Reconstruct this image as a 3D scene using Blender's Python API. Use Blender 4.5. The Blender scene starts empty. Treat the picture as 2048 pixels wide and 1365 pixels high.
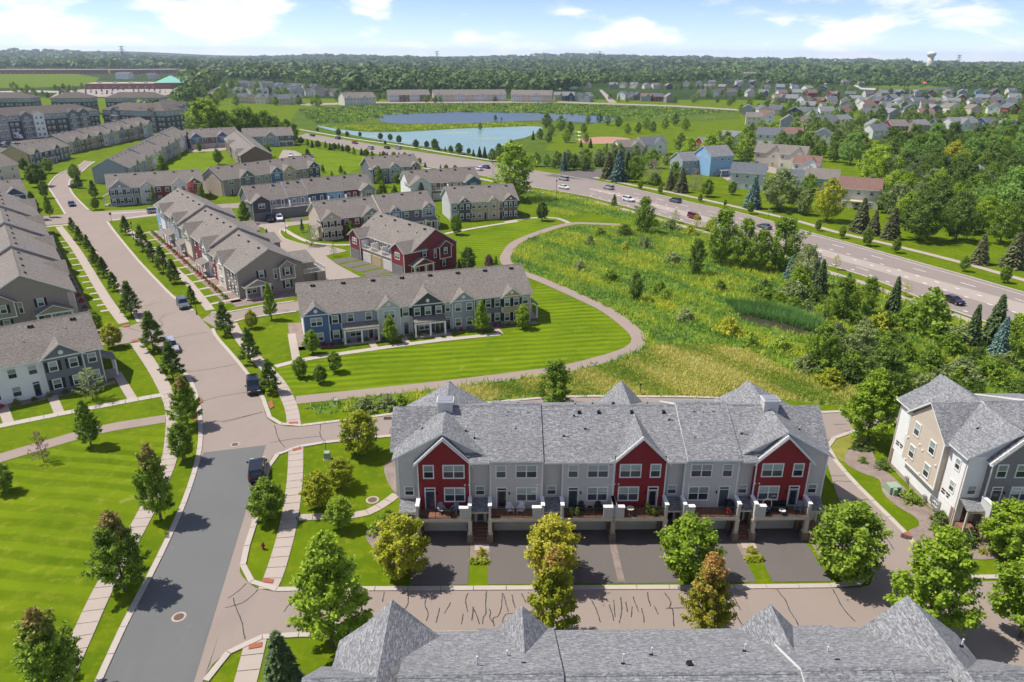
# Aerial view over a townhouse neighbourhood: camera 45 m up, looking north and down.
import bpy, math, random
import numpy as np
from mathutils import Vector, Matrix
S = bpy.context.scene
COL = S.collection
rad = math.radians
# ------------------------------------------------------------------ camera
F_PX = 1430.0; CAM_H = 45.0
PITCH = math.atan(570 / F_PX); ROLL = rad(0.38)
cam_d = bpy.data.cameras.new('camera'); cam_d.sensor_width = 36.0; cam_d.lens = 36.0 * F_PX / 2048
cam_d.clip_start = 0.5; cam_d.clip_end = 60000
cam = bpy.data.objects.new('camera', cam_d); COL.objects.link(cam); S.camera = cam
cam.matrix_world = Matrix.Translation((0, 0, CAM_H)) @ Matrix.Rotation(math.pi / 2 - PITCH, 4, 'X') @ Matrix.Rotation(ROLL, 4, 'Z')
# ------------------------------------------------------------------ sun, sky, exposure
SUN_DIR = Vector((-0.505, 0.103, 0.857)).normalized()
sun_d = bpy.data.lights.new('sun', 'SUN'); sun_d.energy = 3.2; sun_d.angle = rad(0.53); sun_d.color = (1.0, 0.95, 0.87)
sun = bpy.data.objects.new('sun', sun_d); COL.objects.link(sun)
sun.rotation_euler = SUN_DIR.to_track_quat('Z', 'Y').to_euler(); sun.location = (-60, 20, 120)
W = bpy.data.worlds.new('World'); S.world = W; W.use_nodes = True
wn = W.node_tree.nodes; wl = W.node_tree.links; wn.clear()
wo = wn.new('ShaderNodeOutputWorld'); wb = wn.new('ShaderNodeBackground'); wl.new(wb.outputs[0], wo.inputs[0])
sky = wn.new('ShaderNodeTexSky'); sky.sky_type = 'NISHITA'; sky.sun_disc = False
sky.sun_elevation = math.asin(SUN_DIR.z); sky.sun_rotation = math.atan2(SUN_DIR.x, SUN_DIR.y)
sky.altitude = 300; sky.air_density = 0.5; sky.dust_density = 0.0; sky.ozone_density = 3.5
wb.inputs['Strength'].default_value = 0.118
tc = wn.new('ShaderNodeTexCoord')
def wmath(op, a, b=None, c=None):
    n = wn.new('ShaderNodeMath'); n.operation = op
    for i, v in enumerate((a, b, c)):
        if v is None: continue
        if isinstance(v, (int, float)): n.inputs[i].default_value = v
        else: wl.new(v, n.inputs[i])
    return n.outputs[0]
sep = wn.new('ShaderNodeSeparateXYZ'); wl.new(tc.outputs['Generated'], sep.inputs[0])
# cumulus: noise on the direction, flattened vertically; the same field covers the whole sky
zc = wmath('MAXIMUM', sep.outputs['Z'], 0.0)
mapv = wn.new('ShaderNodeCombineXYZ'); wl.new(sep.outputs['X'], mapv.inputs[0]); wl.new(sep.outputs['Y'], mapv.inputs[1]); wl.new(wmath('MULTIPLY', zc, 3.1), mapv.inputs[2])
nz = wn.new('ShaderNodeTexNoise'); nz.inputs['Scale'].default_value = 10.5; nz.inputs['Detail'].default_value = 9; nz.inputs['Roughness'].default_value = 0.58; nz.inputs['Distortion'].default_value = 0.25
wl.new(mapv.outputs[0], nz.inputs['Vector'])
nz2 = wn.new('ShaderNodeTexNoise'); nz2.inputs['Scale'].default_value = 2.6; nz2.inputs['Detail'].default_value = 3
wl.new(mapv.outputs[0], nz2.inputs['Vector'])
dens = wmath('ADD', nz.outputs['Fac'], wmath('MULTIPLY', wmath('SUBTRACT', nz2.outputs['Fac'], 0.5), 0.75))
rampw = wn.new('ShaderNodeMapRange'); rampw.interpolation_type = 'SMOOTHSTEP'
rampw.inputs['From Min'].default_value = 0.49; rampw.inputs['From Max'].default_value = 0.72
wl.new(dens, rampw.inputs['Value'])
mask = wmath('MULTIPLY', rampw.outputs[0], 0.85)
mixw = wn.new('ShaderNodeMix'); mixw.data_type = 'RGBA'
wl.new(mask, mixw.inputs['Factor']); wl.new(sky.outputs[0], mixw.inputs[6]); mixw.inputs[7].default_value = (7.4, 8.0, 8.3, 1)
tintw = wn.new('ShaderNodeMix'); tintw.data_type = 'RGBA'; tintw.blend_type = 'MULTIPLY'; tintw.inputs[0].default_value = 1.0; tintw.inputs[7].default_value = (0.90, 0.80, 0.84, 1)
wl.new(mixw.outputs[2], tintw.inputs[6]); wl.new(tintw.outputs[2], wb.inputs['Color'])
S.view_settings.view_transform = 'Standard'; S.view_settings.look = 'None'; S.view_settings.gamma = 1
S.view_settings.use_curve_mapping = False
S.view_settings.exposure = 0.84
S.cycles.max_bounces = 4; S.cycles.diffuse_bounces = 3; S.cycles.glossy_bounces = 2; S.cycles.transmission_bounces = 3
S.cycles.volume_bounces = 0; S.cycles.transparent_max_bounces = 6; S.cycles.caustics_reflective = False; S.cycles.caustics_refractive = False
S.cycles.use_denoising = True; S.cycles.use_light_tree = False; S.cycles.use_adaptive_sampling = True; S.cycles.adaptive_threshold = 0.02
S.cycles.sample_clamp_indirect = 6
# ------------------------------------------------------------------ measuring: photograph pixel (2048 wide) -> point on the ground
_cp, _sp, _cr, _sr = math.cos(PITCH), math.sin(PITCH), math.cos(ROLL), math.sin(ROLL)
def G(px, py, z=0.0):
    x = (px - 1024) / F_PX; y = -(py - 682.5) / F_PX
    x, y = _cr * x - _sr * y, _sr * x + _cr * y
    t = (z - CAM_H) / (-_sp + y * _cp)
    return (x * t, (_cp + y * _sp) * t)
# ------------------------------------------------------------------ object helpers
def tag(o, label=None, cat=None, group=None, kind=None):
    if label: o['label'] = label
    if cat: o['category'] = cat
    if group: o['group'] = group
    if kind: o['kind'] = kind
    return o
def empty(name, loc=(0, 0, 0), rz=0.0, parent=None):
    o = bpy.data.objects.new(name, None); COL.objects.link(o)
    o.location = loc; o.rotation_euler = (0, 0, rz); o.empty_display_size = 0.3
    if parent: o.parent = parent
    return o
def thing(name, label, cat, loc=(0, 0, 0), rz=0.0, group=None):
    return tag(empty(name, loc, rz), label, cat, group)
def put(name, mesh, parent=None, loc=None, rz=None, sc=None):
    o = bpy.data.objects.new(name, mesh); COL.objects.link(o)
    if parent: o.parent = parent
    if loc is not None: o.location = loc
    if rz is not None: o.rotation_euler = (0, 0, rz)
    if sc is not None: o.scale = sc if hasattr(sc, '__len__') else (sc, sc, sc)
    return o
def set_uv(me):
    n = len(me.loops)
    if n == 0: return
    co = np.empty(len(me.vertices) * 3, np.float32); me.vertices.foreach_get('co', co); co = co.reshape(-1, 3)
    vi = np.empty(n, np.int32); me.loops.foreach_get('vertex_index', vi)
    nf = len(me.polygons); nor = np.empty(nf * 3, np.float32); me.polygons.foreach_get('normal', nor); nor = nor.reshape(-1, 3)
    tot = np.empty(nf, np.int32); me.polygons.foreach_get('loop_total', tot)
    N = np.repeat(nor, tot, axis=0)
    U = np.stack([-N[:, 1], N[:, 0], np.zeros(len(N), np.float32)], 1)
    L = np.linalg.norm(U, axis=1); flat = L < 1e-4
    U[flat] = (1, 0, 0); L[flat] = 1; U /= L[:, None]
    V = np.cross(N, U)
    P = co[vi]
    uv = np.stack([(P * U).sum(1), (P * V).sum(1)], 1).astype(np.float32)
    lay = me.uv_layers.new(name='UVMap'); lay.data.foreach_set('uv', uv.ravel())
class MB:
    def __init__(s): s.v = []; s.f = []; s.m = []
    def face(s, pts, m=0):
        b = len(s.v); s.v.extend([tuple(p) for p in pts]); s.f.append(tuple(range(b, b + len(pts)))); s.m.append(m)
    def box(s, x0, x1, y0, y1, z0, z1, m=0, top=None, bottom=True):
        b = len(s.v)
        s.v += [(x0, y0, z0), (x1, y0, z0), (x1, y1, z0), (x0, y1, z0), (x0, y0, z1), (x1, y0, z1), (x1, y1, z1), (x0, y1, z1)]
        fs = [(0, 1, 5, 4), (1, 2, 6, 5), (2, 3, 7, 6), (3, 0, 4, 7), (4, 5, 6, 7)]
        ms = [m, m, m, m, m if top is None else top]
        if bottom: fs.append((3, 2, 1, 0)); ms.append(m)
        s.f += [tuple(b + i for i in q) for q in fs]; s.m += ms
    def hexa(s, p, m=0):      # 8 points: bottom ring then top ring
        b = len(s.v); s.v += [tuple(q) for q in p]
        for q in ((0, 1, 5, 4), (1, 2, 6, 5), (2, 3, 7, 6), (3, 0, 4, 7), (4, 5, 6, 7), (3, 2, 1, 0)):
            s.f.append(tuple(b + i for i in q)); s.m.append(m)
    def prism(s, poly, z0, z1, m=0, top=None):
        n = len(poly); b = len(s.v)
        s.v += [(x, y, z0) for x, y in poly] + [(x, y, z1) for x, y in poly]
        for i in range(n):
            j = (i + 1) % n; s.f.append((b + i, b + j, b + n + j, b + n + i)); s.m.append(m)
        s.f.append(tuple(b + n + i for i in range(n))); s.m.append(m if top is None else top)
    def extr_y(s, poly, y0, y1, m=0):   # polygon in x,z swept along y
        n = len(poly); b = len(s.v)
        s.v += [(x, y0, z) for x, z in poly] + [(x, y1, z) for x, z in poly]
        for i in range(n):
            j = (i + 1) % n; s.f.append((b + j, b + i, b + n + i, b + n + j)); s.m.append(m)
        s.f.append(tuple(b + i for i in range(n))); s.m.append(m)
        s.f.append(tuple(b + n + i for i in reversed(range(n)))); s.m.append(m)
    def tube(s, p0, p1, r0, r1=None, n=8, m=0, cap=True):
        r1 = r0 if r1 is None else r1
        p0, p1 = Vector(p0), Vector(p1); d = (p1 - p0)
        if d.length < 1e-6: return
        q = d.normalized().to_track_quat('Z', 'Y'); b = len(s.v)
        for p, r in ((p0, r0), (p1, r1)):
            for i in range(n):
                a = 2 * math.pi * i / n; s.v.append(tuple(p + q @ Vector((math.cos(a) * r, math.sin(a) * r, 0))))
        for i in range(n):
            j = (i + 1) % n; s.f.append((b + i, b + j, b + n + j, b + n + i)); s.m.append(m)
        if cap:
            s.f.append(tuple(b + n + i for i in range(n))); s.m.append(m)
            s.f.append(tuple(b + i for i in reversed(range(n)))); s.m.append(m)
    def lathe(s, prof, n=12, m=0, c=(0, 0)):
        b = len(s.v)
        for r, z in prof:
            for i in range(n):
                a = 2 * math.pi * i / n; s.v.append((c[0] + math.cos(a) * r, c[1] + math.sin(a) * r, z))
        for k in range(len(prof) - 1):
            for i in range(n):
                j = (i + 1) % n; s.f.append((b + k * n + i, b + k * n + j, b + (k + 1) * n + j, b + (k + 1) * n + i)); s.m.append(m)
        s.f.append(tuple(b + (len(prof) - 1) * n + i for i in range(n))); s.m.append(m)
    def mesh(s, name, mats, uv=True, smooth=False):
        me = bpy.data.meshes.new(name); me.from_pydata(s.v, [], s.f)
        if not isinstance(mats, (list, tuple)): mats = [mats]
        for x in mats: me.materials.append(x)
        if len(mats) > 1: me.polygons.foreach_set('material_index', np.array(s.m, np.int32))
        if smooth: me.polygons.foreach_set('use_smooth', np.ones(len(me.polygons), bool))
        if uv: set_uv(me)
        return me
    def build(s, name, mats, parent=None, uv=True, loc=None, rz=None, smooth=False):
        return put(name, s.mesh(name, mats, uv, smooth), parent, loc, rz)
ORD = ('first second third fourth fifth sixth seventh eighth ninth tenth eleventh twelfth thirteenth fourteenth fifteenth sixteenth seventeenth '
       'eighteenth nineteenth twentieth').split()
ORD += ['twenty-' + w for w in ORD[:9]] + ['thirtieth'] + ['thirty-' + w for w in ORD[:9]] + ['fortieth'] + ['forty-' + w for w in ORD[:9]]
# ------------------------------------------------------------------ materials
class NT:
    def __init__(s, name):
        s.mat = bpy.data.materials.new(name); s.mat.use_nodes = True; s.t = s.mat.node_tree; s.t.nodes.clear()
        s.out = s.n('ShaderNodeOutputMaterial'); s.b = s.n('ShaderNodeBsdfPrincipled'); s.l(s.b.outputs[0], s.out.inputs[0])
        s.b.inputs['Specular IOR Level'].default_value = 0.3
    def n(s, t, **k):
        x = s.t.nodes.new(t)
        for a, v in k.items():
            if hasattr(x, a): setattr(x, a, v)
            else: x.inputs[a.replace('_', ' ')].default_value = v
        return x
    def l(s, a, b): s.t.links.new(a, b)
    def math(s, op, a, b=0.0):
        n = s.n('ShaderNodeMath', operation=op)
        for i, v in enumerate((a, b)):
            if isinstance(v, (int, float)): n.inputs[i].default_value = v
            else: s.l(v, n.inputs[i])
        return n.outputs[0]
    def mix(s, f, a, b, blend='MIX'):
        n = s.n('ShaderNodeMix', data_type='RGBA', blend_type=blend)
        for i, v in ((0, f), (6, a), (7, b)):
            if isinstance(v, (int, float)): n.inputs[i].default_value = v
            elif isinstance(v, tuple): n.inputs[i].default_value = v if len(v) == 4 else v + (1,)
            else: s.l(v, n.inputs[i])
        return n.outputs[2]
    def coord(s, kind='Object'): return s.n('ShaderNodeTexCoord').outputs[kind]
    def noise(s, vec, scale, detail=4, rough=0.55, dist=0.0):
        x = s.n('ShaderNodeTexNoise'); x.inputs['Scale'].default_value = scale; x.inputs['Detail'].default_value = detail
        x.inputs['Roughness'].default_value = rough; x.inputs['Distortion'].default_value = dist; s.l(vec, x.inputs['Vector']); return x.outputs['Fac']
    def ramp(s, f, a, b, lo=0.0, hi=1.0):
        n = s.n('ShaderNodeMapRange', interpolation_type='SMOOTHSTEP'); s.l(f, n.inputs['Value'])
        for k, v in (('From Min', a), ('From Max', b), ('To Min', lo), ('To Max', hi)): n.inputs[k].default_value = v
        return n.outputs[0]
    def scalev(s, vec, sc):
        n = s.n('ShaderNodeVectorMath', operation='MULTIPLY'); s.l(vec, n.inputs[0]); n.inputs[1].default_value = sc; return n.outputs[0]
    def bump(s, h, strength=0.3, dist=0.02):
        n = s.n('ShaderNodeBump'); n.inputs['Strength'].default_value = strength; n.inputs['Distance'].default_value = dist
        s.l(h, n.inputs['Height']); s.l(n.outputs[0], s.b.inputs['Normal'])
    def base(s, c):
        if isinstance(c, tuple): s.b.inputs['Base Color'].default_value = c + (1,) if len(c) == 3 else c
        else: s.l(c, s.b.inputs['Base Color'])
    def rough(s, v): s.b.inputs['Roughness'].default_value = v
def srgb(r, g, b):
    f = lambda c: (c / 255 / 12.92) if c <= 10.31 else (((c / 255) + 0.055) / 1.055) ** 2.4
    return (f(r), f(g), f(b))
def dim(c, k): return tuple(x * k for x in c[:3])
def m_plain(name, c, rough=0.7, var=0.12, scale=1.5, bump=0.0, fine=18, metal=0.0, spec=None):
    t = NT(name); co = t.coord()
    f = t.noise(co, scale, 5); g = t.noise(co, fine, 3)
    col = t.mix(f, dim(c, 1 - var), dim(c, 1 + var)); col = t.mix(t.math('MULTIPLY', g, 0.35), col, dim(c, 1 - var * 1.6))
    t.base(col); t.rough(rough); t.b.inputs['Metallic'].default_value = metal
    if spec is not None: t.b.inputs['Specular IOR Level'].default_value = spec
    if bump: t.bump(g, bump)
    return t.mat
def m_siding(name, c, period=0.13):
    t = NT(name); uv = t.coord('UV'); sx = t.n('ShaderNodeSeparateXYZ'); t.l(uv, sx.inputs[0])
    saw = t.math('FRACT', t.math('DIVIDE', sx.outputs[1], period))
    f = t.noise(t.coord(), 0.8, 5); g = t.noise(t.scalev(uv, (0.5, 7, 1)), 3, 3)
    col = t.mix(f, dim(c, 0.92), dim(c, 1.08)); col = t.mix(t.math('MULTIPLY', g, 0.15), col, dim(c, 0.7))
    line = t.ramp(saw, 0.0, 0.10, 0.22, 0.0); col = t.mix(line, col, dim(c, 0.5))
    t.base(col); t.rough(0.62); t.bump(t.math('MULTIPLY', saw, -1.0), 0.5, 0.012); return t.mat
def m_shingle(name, c1, c2, c3, row=0.145, wid=0.34):
    t = NT(name); uv = t.coord('UV')
    br = t.n('ShaderNodeTexBrick'); t.l(uv, br.inputs['Vector'])
    br.inputs['Color1'].default_value = c1 + (1,); br.inputs['Color2'].default_value = c2 + (1,); br.inputs['Mortar'].default_value = dim(c2, 0.45) + (1,)
    br.inputs['Scale'].default_value = 1; br.inputs['Brick Width'].default_value = wid; br.inputs['Row Height'].default_value = row
    br.inputs['Mortar Size'].default_value = 0.008; br.inputs['Mortar Smooth'].default_value = 0.3; br.inputs['Bias'].default_value = -0.1
    br.offset = 0.37; br.offset_frequency = 3
    n2 = t.noise(t.scalev(uv, (1.6, 5.5, 1)), 1.0, 2, 0.8); n3 = t.noise(t.coord(), 0.35, 4)
    n4 = t.noise(t.scalev(uv, (3.2, 7.0, 1)), 1.3, 0)
    col = t.mix(t.ramp(n2, 0.52, 0.68, 0, 0.8), br.outputs['Color'], c3)
    col = t.mix(t.ramp(n4, 0.56, 0.64, 0, 0.7), col, dim(c2, 0.62))
    col = t.mix(t.ramp(n3, 0.35, 0.75, 0, 0.3), col, dim(c2, 0.85))
    t.base(col); t.rough(0.9); t.bump(br.outputs['Fac'], -0.5, 0.012); return t.mat
def m_glass(name, a, b, tint):
    t = NT(name); oi = t.n('ShaderNodeObjectInfo')
    uv = t.coord('Object')
    f = t.noise(uv, 0.9, 2); st = t.math('ADD', oi.outputs['Random'], t.math('MULTIPLY', f, 0.35))
    col = t.mix(t.ramp(st, 0.35, 0.95), a, b); t.base(col); t.rough(0.05); t.b.inputs['Specular IOR Level'].default_value = 0.5
    return t.mat
M = {}
M['roof_grey'] = m_shingle('shingles_grey', (0.29, 0.292, 0.295), (0.15, 0.152, 0.156), (0.38, 0.382, 0.385))
M['roof_tan'] = m_shingle('shingles_tan', (0.26, 0.228, 0.197), (0.165, 0.145, 0.125), (0.32, 0.28, 0.243))
M['roof_brown'] = m_shingle('shingles_brown', (0.145, 0.12, 0.105), (0.10, 0.085, 0.075), (0.175, 0.15, 0.135))
M['roof_red'] = m_shingle('shingles_red', (0.26, 0.15, 0.12), (0.19, 0.11, 0.09), (0.3, 0.19, 0.15))
M['roof_slate'] = m_shingle('shingles_slate', (0.15, 0.165, 0.185), (0.11, 0.12, 0.135), (0.2, 0.21, 0.23))
M['roof_green'] = m_plain('metal_roof_green', (0.2, 0.48, 0.38), 0.5, 0.06)
M['trim'] = m_plain('white_trim', (0.78, 0.77, 0.73), 0.5, 0.04, 2)
M['cream'] = m_plain('cream_trim', (0.62, 0.56, 0.45), 0.55, 0.05, 2)
SID = dict(grey=(0.57, 0.545, 0.51), lgrey=(0.50, 0.50, 0.485), red=(0.26, 0.022, 0.026), white=(0.80, 0.79, 0.76), blue=(0.085, 0.145, 0.26), dblue=(0.05, 0.075, 0.135),
           slate=(0.15, 0.155, 0.17), charcoal=(0.075, 0.075, 0.08), bgrey=(0.275, 0.30, 0.335), taupe=(0.28, 0.235, 0.195), beige=(0.50, 0.42, 0.335),
           tan=(0.42, 0.33, 0.19), maroon=(0.19, 0.034, 0.042), sage=(0.29, 0.285, 0.255), brown=(0.17, 0.115, 0.085), cream=(0.6, 0.55, 0.45), dgreen=(0.05, 0.085, 0.075), sky=(0.22, 0.38, 0.56), dgrey=(0.19, 0.18, 0.18))
for k, c in SID.items(): M['s_' + k] = m_siding('siding_' + k, c if k in ('white', 'grey', 'red') else dim(c, 1.15))
def m_stone(name, c1, c2, sc=2.6):
    t = NT(name); co = t.scalev(t.coord(), (1, 1, 2.0))
    v = t.n('ShaderNodeTexVoronoi'); v.inputs['Scale'].default_value = sc; t.l(co, v.inputs['Vector'])
    col = t.mix(v.outputs['Color'], c1, c2); col = t.mix(t.noise(t.coord(), 9, 4), col, dim(c1, 0.6)); t.base(col); t.rough(0.85)
    t.bump(v.outputs['Distance'], -0.6, 0.04); return t.mat
M['stone'] = m_stone('stone_veneer', (0.36, 0.24, 0.17), (0.22, 0.18, 0.15))
M['glass'] = m_glass('window_glass', (0.02, 0.026, 0.038), (0.075, 0.085, 0.095), 1)
M['blind'] = m_glass('window_glass_with_blinds', (0.22, 0.27, 0.25), (0.40, 0.46, 0.42), 1)
M['shutter'] = m_plain('shutter_paint', (0.022, 0.026, 0.036), 0.5, 0.1)
M['iron'] = m_plain('black_metal', (0.02, 0.02, 0.022), 0.45, 0.1, metal=0.3)
M['steel'] = m_plain('galvanised_metal', (0.5, 0.5, 0.5), 0.4, 0.08, metal=0.7)
M['pvc'] = m_plain('white_pipe', (0.66, 0.66, 0.66), 0.5, 0.05)
M['deck'] = m_plain('deck_boards', (0.27, 0.13, 0.075), 0.7, 0.2, 6)
M['brickstep'] = m_plain('brick_step', (0.25, 0.13, 0.09), 0.8, 0.2, 6)
M['garage'] = m_siding('garage_door_grey', (0.62, 0.60, 0.56), 0.5)
def m_ground(name, stops, scale=0.15, fine=3.0, rough=0.95, bump=0.4, stripe=None, fleck=None):
    """stops: three colours blended by broad noise; stripe = (angle, period, strength)"""
    t = NT(name); co = t.coord()
    a = t.noise(co, scale, 5, 0.6); b = t.noise(co, fine, 4, 0.7); c = t.noise(co, scale * 6, 4, 0.65)
    col = t.mix(t.ramp(a, 0.32, 0.68), stops[0], stops[1]); col = t.mix(t.ramp(c, 0.45, 0.78), col, stops[2])
    col = t.mix(t.math('MULTIPLY', b, 0.5), col, dim(stops[0], 0.55))
    if stripe:
        ang, per, st = stripe; sx = t.n('ShaderNodeSeparateXYZ'); t.l(co, sx.inputs[0])
        u = t.math('ADD', t.math('MULTIPLY', sx.outputs[0], math.cos(ang)), t.math('MULTIPLY', sx.outputs[1], math.sin(ang)))
        u = t.math('ADD', u, t.math('MULTIPLY', t.noise(co, 0.12, 2), 1.5))
        w = t.math('SINE', t.math('MULTIPLY', u, 2 * math.pi / per))
        w2 = t.ramp(w, -0.5, 0.5, 0.0, st); w2 = t.math('MULTIPLY', w2, t.ramp(t.noise(co, 0.09, 3), 0.3, 0.6, 0.25, 1))
        col = t.mix(w2, col, dim(stops[1], 1.55))
    if fleck: col = t.mix(t.ramp(t.noise(co, fleck[1], 3, 0.7), 0.62, 0.75, 0, fleck[2]), col, fleck[0])
    t.base(col); t.rough(rough); t.b.inputs['Specular IOR Level'].default_value = 0.04
    if bump: t.bump(b, bump, 0.05)
    return t.mat
GA, GB, GC = (0.088, 0.148, 0.004), (0.138, 0.20, 0.005), (0.21, 0.235, 0.012)
M['lawn'] = m_ground('lawn_grass', (GA, GB, GC), 0.13, 6, fleck=((0.27, 0.25, 0.06), 0.45, 0.4))
M['lawn_mown'] = m_ground('lawn_mown_in_stripes', (GA, GB, (0.15, 0.21, 0.02)), 0.12, 6, stripe=(rad(100), 1.9, 0.42), fleck=((0.28, 0.27, 0.07), 0.3, 0.4))
M['lawn_left'] = m_ground('lawn_mown_big', ((0.085, 0.143, 0.004), (0.142, 0.2, 0.005), (0.22, 0.245, 0.02)), 0.1, 7, stripe=(rad(82), 2.4, 0.3), fleck=((0.29, 0.29, 0.09), 0.3, 0.35))
M['lawn_diag'] = m_ground('lawn_mown_diagonal', (GA, GB, (0.19, 0.21, 0.035)), 0.12, 6, stripe=(rad(118), 3.6, 0.5))
M['field'] = m_ground('rough_field_grass', ((0.065, 0.125, 0.014), (0.11, 0.16, 0.018), (0.16, 0.17, 0.03)), 0.03, 0.7)
M['meadow'] = m_ground('marsh_meadow', ((0.11, 0.185, 0.022), (0.17, 0.25, 0.026), (0.24, 0.28, 0.035)), 0.07, 1.6, bump=1.0, fleck=((0.22, 0.20, 0.07), 0.5, 0.35))
M['drygrass'] = m_ground('dry_meadow_grass', ((0.22, 0.225, 0.04), (0.28, 0.26, 0.06), (0.15, 0.2, 0.03)), 0.1, 2.2, bump=1.0, fleck=((0.30, 0.24, 0.11), 0.35, 0.6))
M['forest_floor'] = m_ground('woodland_ground', ((0.03, 0.06, 0.012), (0.045, 0.08, 0.015), (0.09, 0.12, 0.03)), 0.004, 0.05, bump=0)
M['rock'] = m_ground('river_rock_mulch', ((0.26, 0.20, 0.17), (0.36, 0.29, 0.25), (0.2, 0.16, 0.14)), 0.8, 14, bump=1.0)
M['mud'] = m_ground('marsh_mud', ((0.10, 0.075, 0.045), (0.15, 0.10, 0.06), (0.06, 0.055, 0.035)), 0.4, 3, rough=0.6)
M['infield'] = m_ground('ballfield_dirt', ((0.42, 0.24, 0.17), (0.46, 0.27, 0.19), (0.38, 0.22, 0.16)), 0.1, 1)
def m_asphalt(name, c, marks=0.0):
    t = NT(name); co = t.coord()
    a = t.noise(co, 0.12, 5); g = t.noise(co, 22, 3, 0.8); s = t.noise(co, 1.1, 5, 0.7)
    col = t.mix(a, dim(c, 0.9), dim(c, 1.1)); col = t.mix(t.ramp(s, 0.55, 0.8, 0, 0.3), col, dim(c, 1.2)); col = t.mix(t.math('MULTIPLY', g, 0.4), col, dim(c, 0.75))
    st = t.noise(t.scalev(co, (1.6, 0.10, 1)), 1.0, 4, 0.7); col = t.mix(t.ramp(st, 0.58, 0.75, 0, 0.18), col, dim(c, 1.35))
    big = t.noise(t.scalev(co, (0.35, 0.09, 1)), 1.0, 5, 0.65); col = t.mix(t.ramp(big, 0.5, 0.7, 0, 0.22), col, dim(c, 0.72))
    if marks: col = t.mix(t.ramp(t.noise(t.scalev(co, (1.3, 0.5, 1)), 1.0, 6, 0.75, 0.6), 0.66, 0.72, 0, marks), col, dim(c, 2.1))
    t.base(col); t.rough(0.9); t.bump(g, 0.25, 0.01); t.b.inputs['Specular IOR Level'].default_value = 0.2; return t.mat
M['asphalt_tan'] = m_asphalt('asphalt_tan', (0.295, 0.24, 0.205))
M['asphalt_art'] = m_asphalt('asphalt_arterial', (0.27, 0.225, 0.20))
M['asphalt_new'] = m_asphalt('asphalt_grey_patch', (0.15, 0.152, 0.148), 0.5)
M['asphalt_lot'] = m_asphalt('asphalt_lot', (0.34, 0.285, 0.245))
M['asphalt_drive'] = m_asphalt('asphalt_driveway', (0.145, 0.128, 0.118), 0.3)
M['concrete'] = m_plain('concrete', (0.40, 0.335, 0.285), 0.85, 0.1, 0.6, 0.2, 25)
M['concrete_lt'] = m_plain('concrete_pale', (0.44, 0.385, 0.335), 0.85, 0.08, 0.6, 0.2, 25)
M['median'] = m_plain('median_concrete', (0.37, 0.315, 0.27), 0.85, 0.1, 0.3, 0.2, 12)
M['path'] = m_asphalt('path_asphalt', (0.31, 0.245, 0.205))
M['tar'] = m_plain('tar_crack_seal', (0.045, 0.043, 0.042), 0.6, 0.2, 3)
M['paint'] = m_plain('road_paint_white', (0.74, 0.72, 0.68), 0.7, 0.12, 4)
M['tactile'] = m_plain('tactile_pad_red', (0.32, 0.105, 0.06), 0.8, 0.1, 6)
M['rust'] = m_plain('cast_iron', (0.13, 0.08, 0.06), 0.7, 0.2, 6)
def m_water(name, c, rough, scum=0.0):
    t = NT(name); co = t.coord(); col = t.mix(t.noise(co, 0.02, 4), dim(c, 0.85), dim(c, 1.15))
    if scum: col = t.mix(t.ramp(t.noise(t.scalev(co, (1, 2.2, 1)), 0.022, 6, 0.6), 0.56, 0.66, 0, scum), col, (0.30, 0.33, 0.13))
    t.base(col); t.rough(rough); t.b.inputs['Specular IOR Level'].default_value = 0.5; t.b.inputs['IOR'].default_value = 1.33
    t.bump(t.noise(t.scalev(co, (1, 2.5, 1)), 0.5, 4), 0.12, 0.03); return t.mat
M['water_near'] = m_water('pond_water_milky', (0.17, 0.28, 0.255), 0.25, 0.85)
M['water_far'] = m_water('pond_water_deep', (0.045, 0.075, 0.095), 0.3)
M['water_marsh'] = m_water('marsh_water', (0.05, 0.045, 0.03), 0.15)
def m_leaf(name, cols, trans=0.42, aut=None):
    """cols dark..light; face attribute t picks the shade, attribute a (height in crown) carries autumn tips"""
    t = NT(name); at = t.n('ShaderNodeAttribute', attribute_name='t'); oi = t.n('ShaderNodeObjectInfo')
    f = t.math('ADD', t.math('MULTIPLY', at.outputs['Fac'], 0.8), t.math('MULTIPLY', oi.outputs['Random'], 0.25))
    cr = t.n('ShaderNodeValToRGB'); t.l(f, cr.inputs[0]); e = cr.color_ramp.elements
    while len(e) < len(cols): e.new(0.5)
    for i, c in enumerate(cols): e[i].position = i / (len(cols) - 1); e[i].color = c + (1,)
    col = cr.outputs[0]
    if aut:
        aa = t.n('ShaderNodeAttribute', attribute_name='a'); col = t.mix(t.ramp(aa.outputs['Fac'], aut[1], aut[2], 0, aut[3]), col, aut[0])
    t.base(col); t.rough(0.6); t.b.inputs['Specular IOR Level'].default_value = 0.25
    tr = t.n('ShaderNodeBsdfTranslucent'); t.l(col, tr.inputs[0]); ms = t.n('ShaderNodeMixShader'); ms.inputs[0].default_value = trans
    t.l(t.b.outputs[0], ms.inputs[1]); t.l(tr.outputs[0], ms.inputs[2]); t.l(ms.outputs[0], t.out.inputs[0]); return t.mat
LG = [(0.078, 0.13, 0.0182), (0.163, 0.26, 0.026), (0.28, 0.403, 0.039), (0.403, 0.533, 0.065)]
L = {}
L['green'] = m_leaf('leaves_green', LG)
L['dark'] = m_leaf('leaves_dark_green', [(0.0455, 0.0845, 0.0156), (0.0975, 0.169, 0.026), (0.163, 0.247, 0.039), (0.247, 0.345, 0.0585)])
L['bright'] = m_leaf('leaves_bright_green', [(0.111, 0.182, 0.0182), (0.221, 0.338, 0.026), (0.364, 0.501, 0.039), (0.507, 0.637, 0.0715)])
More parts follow.
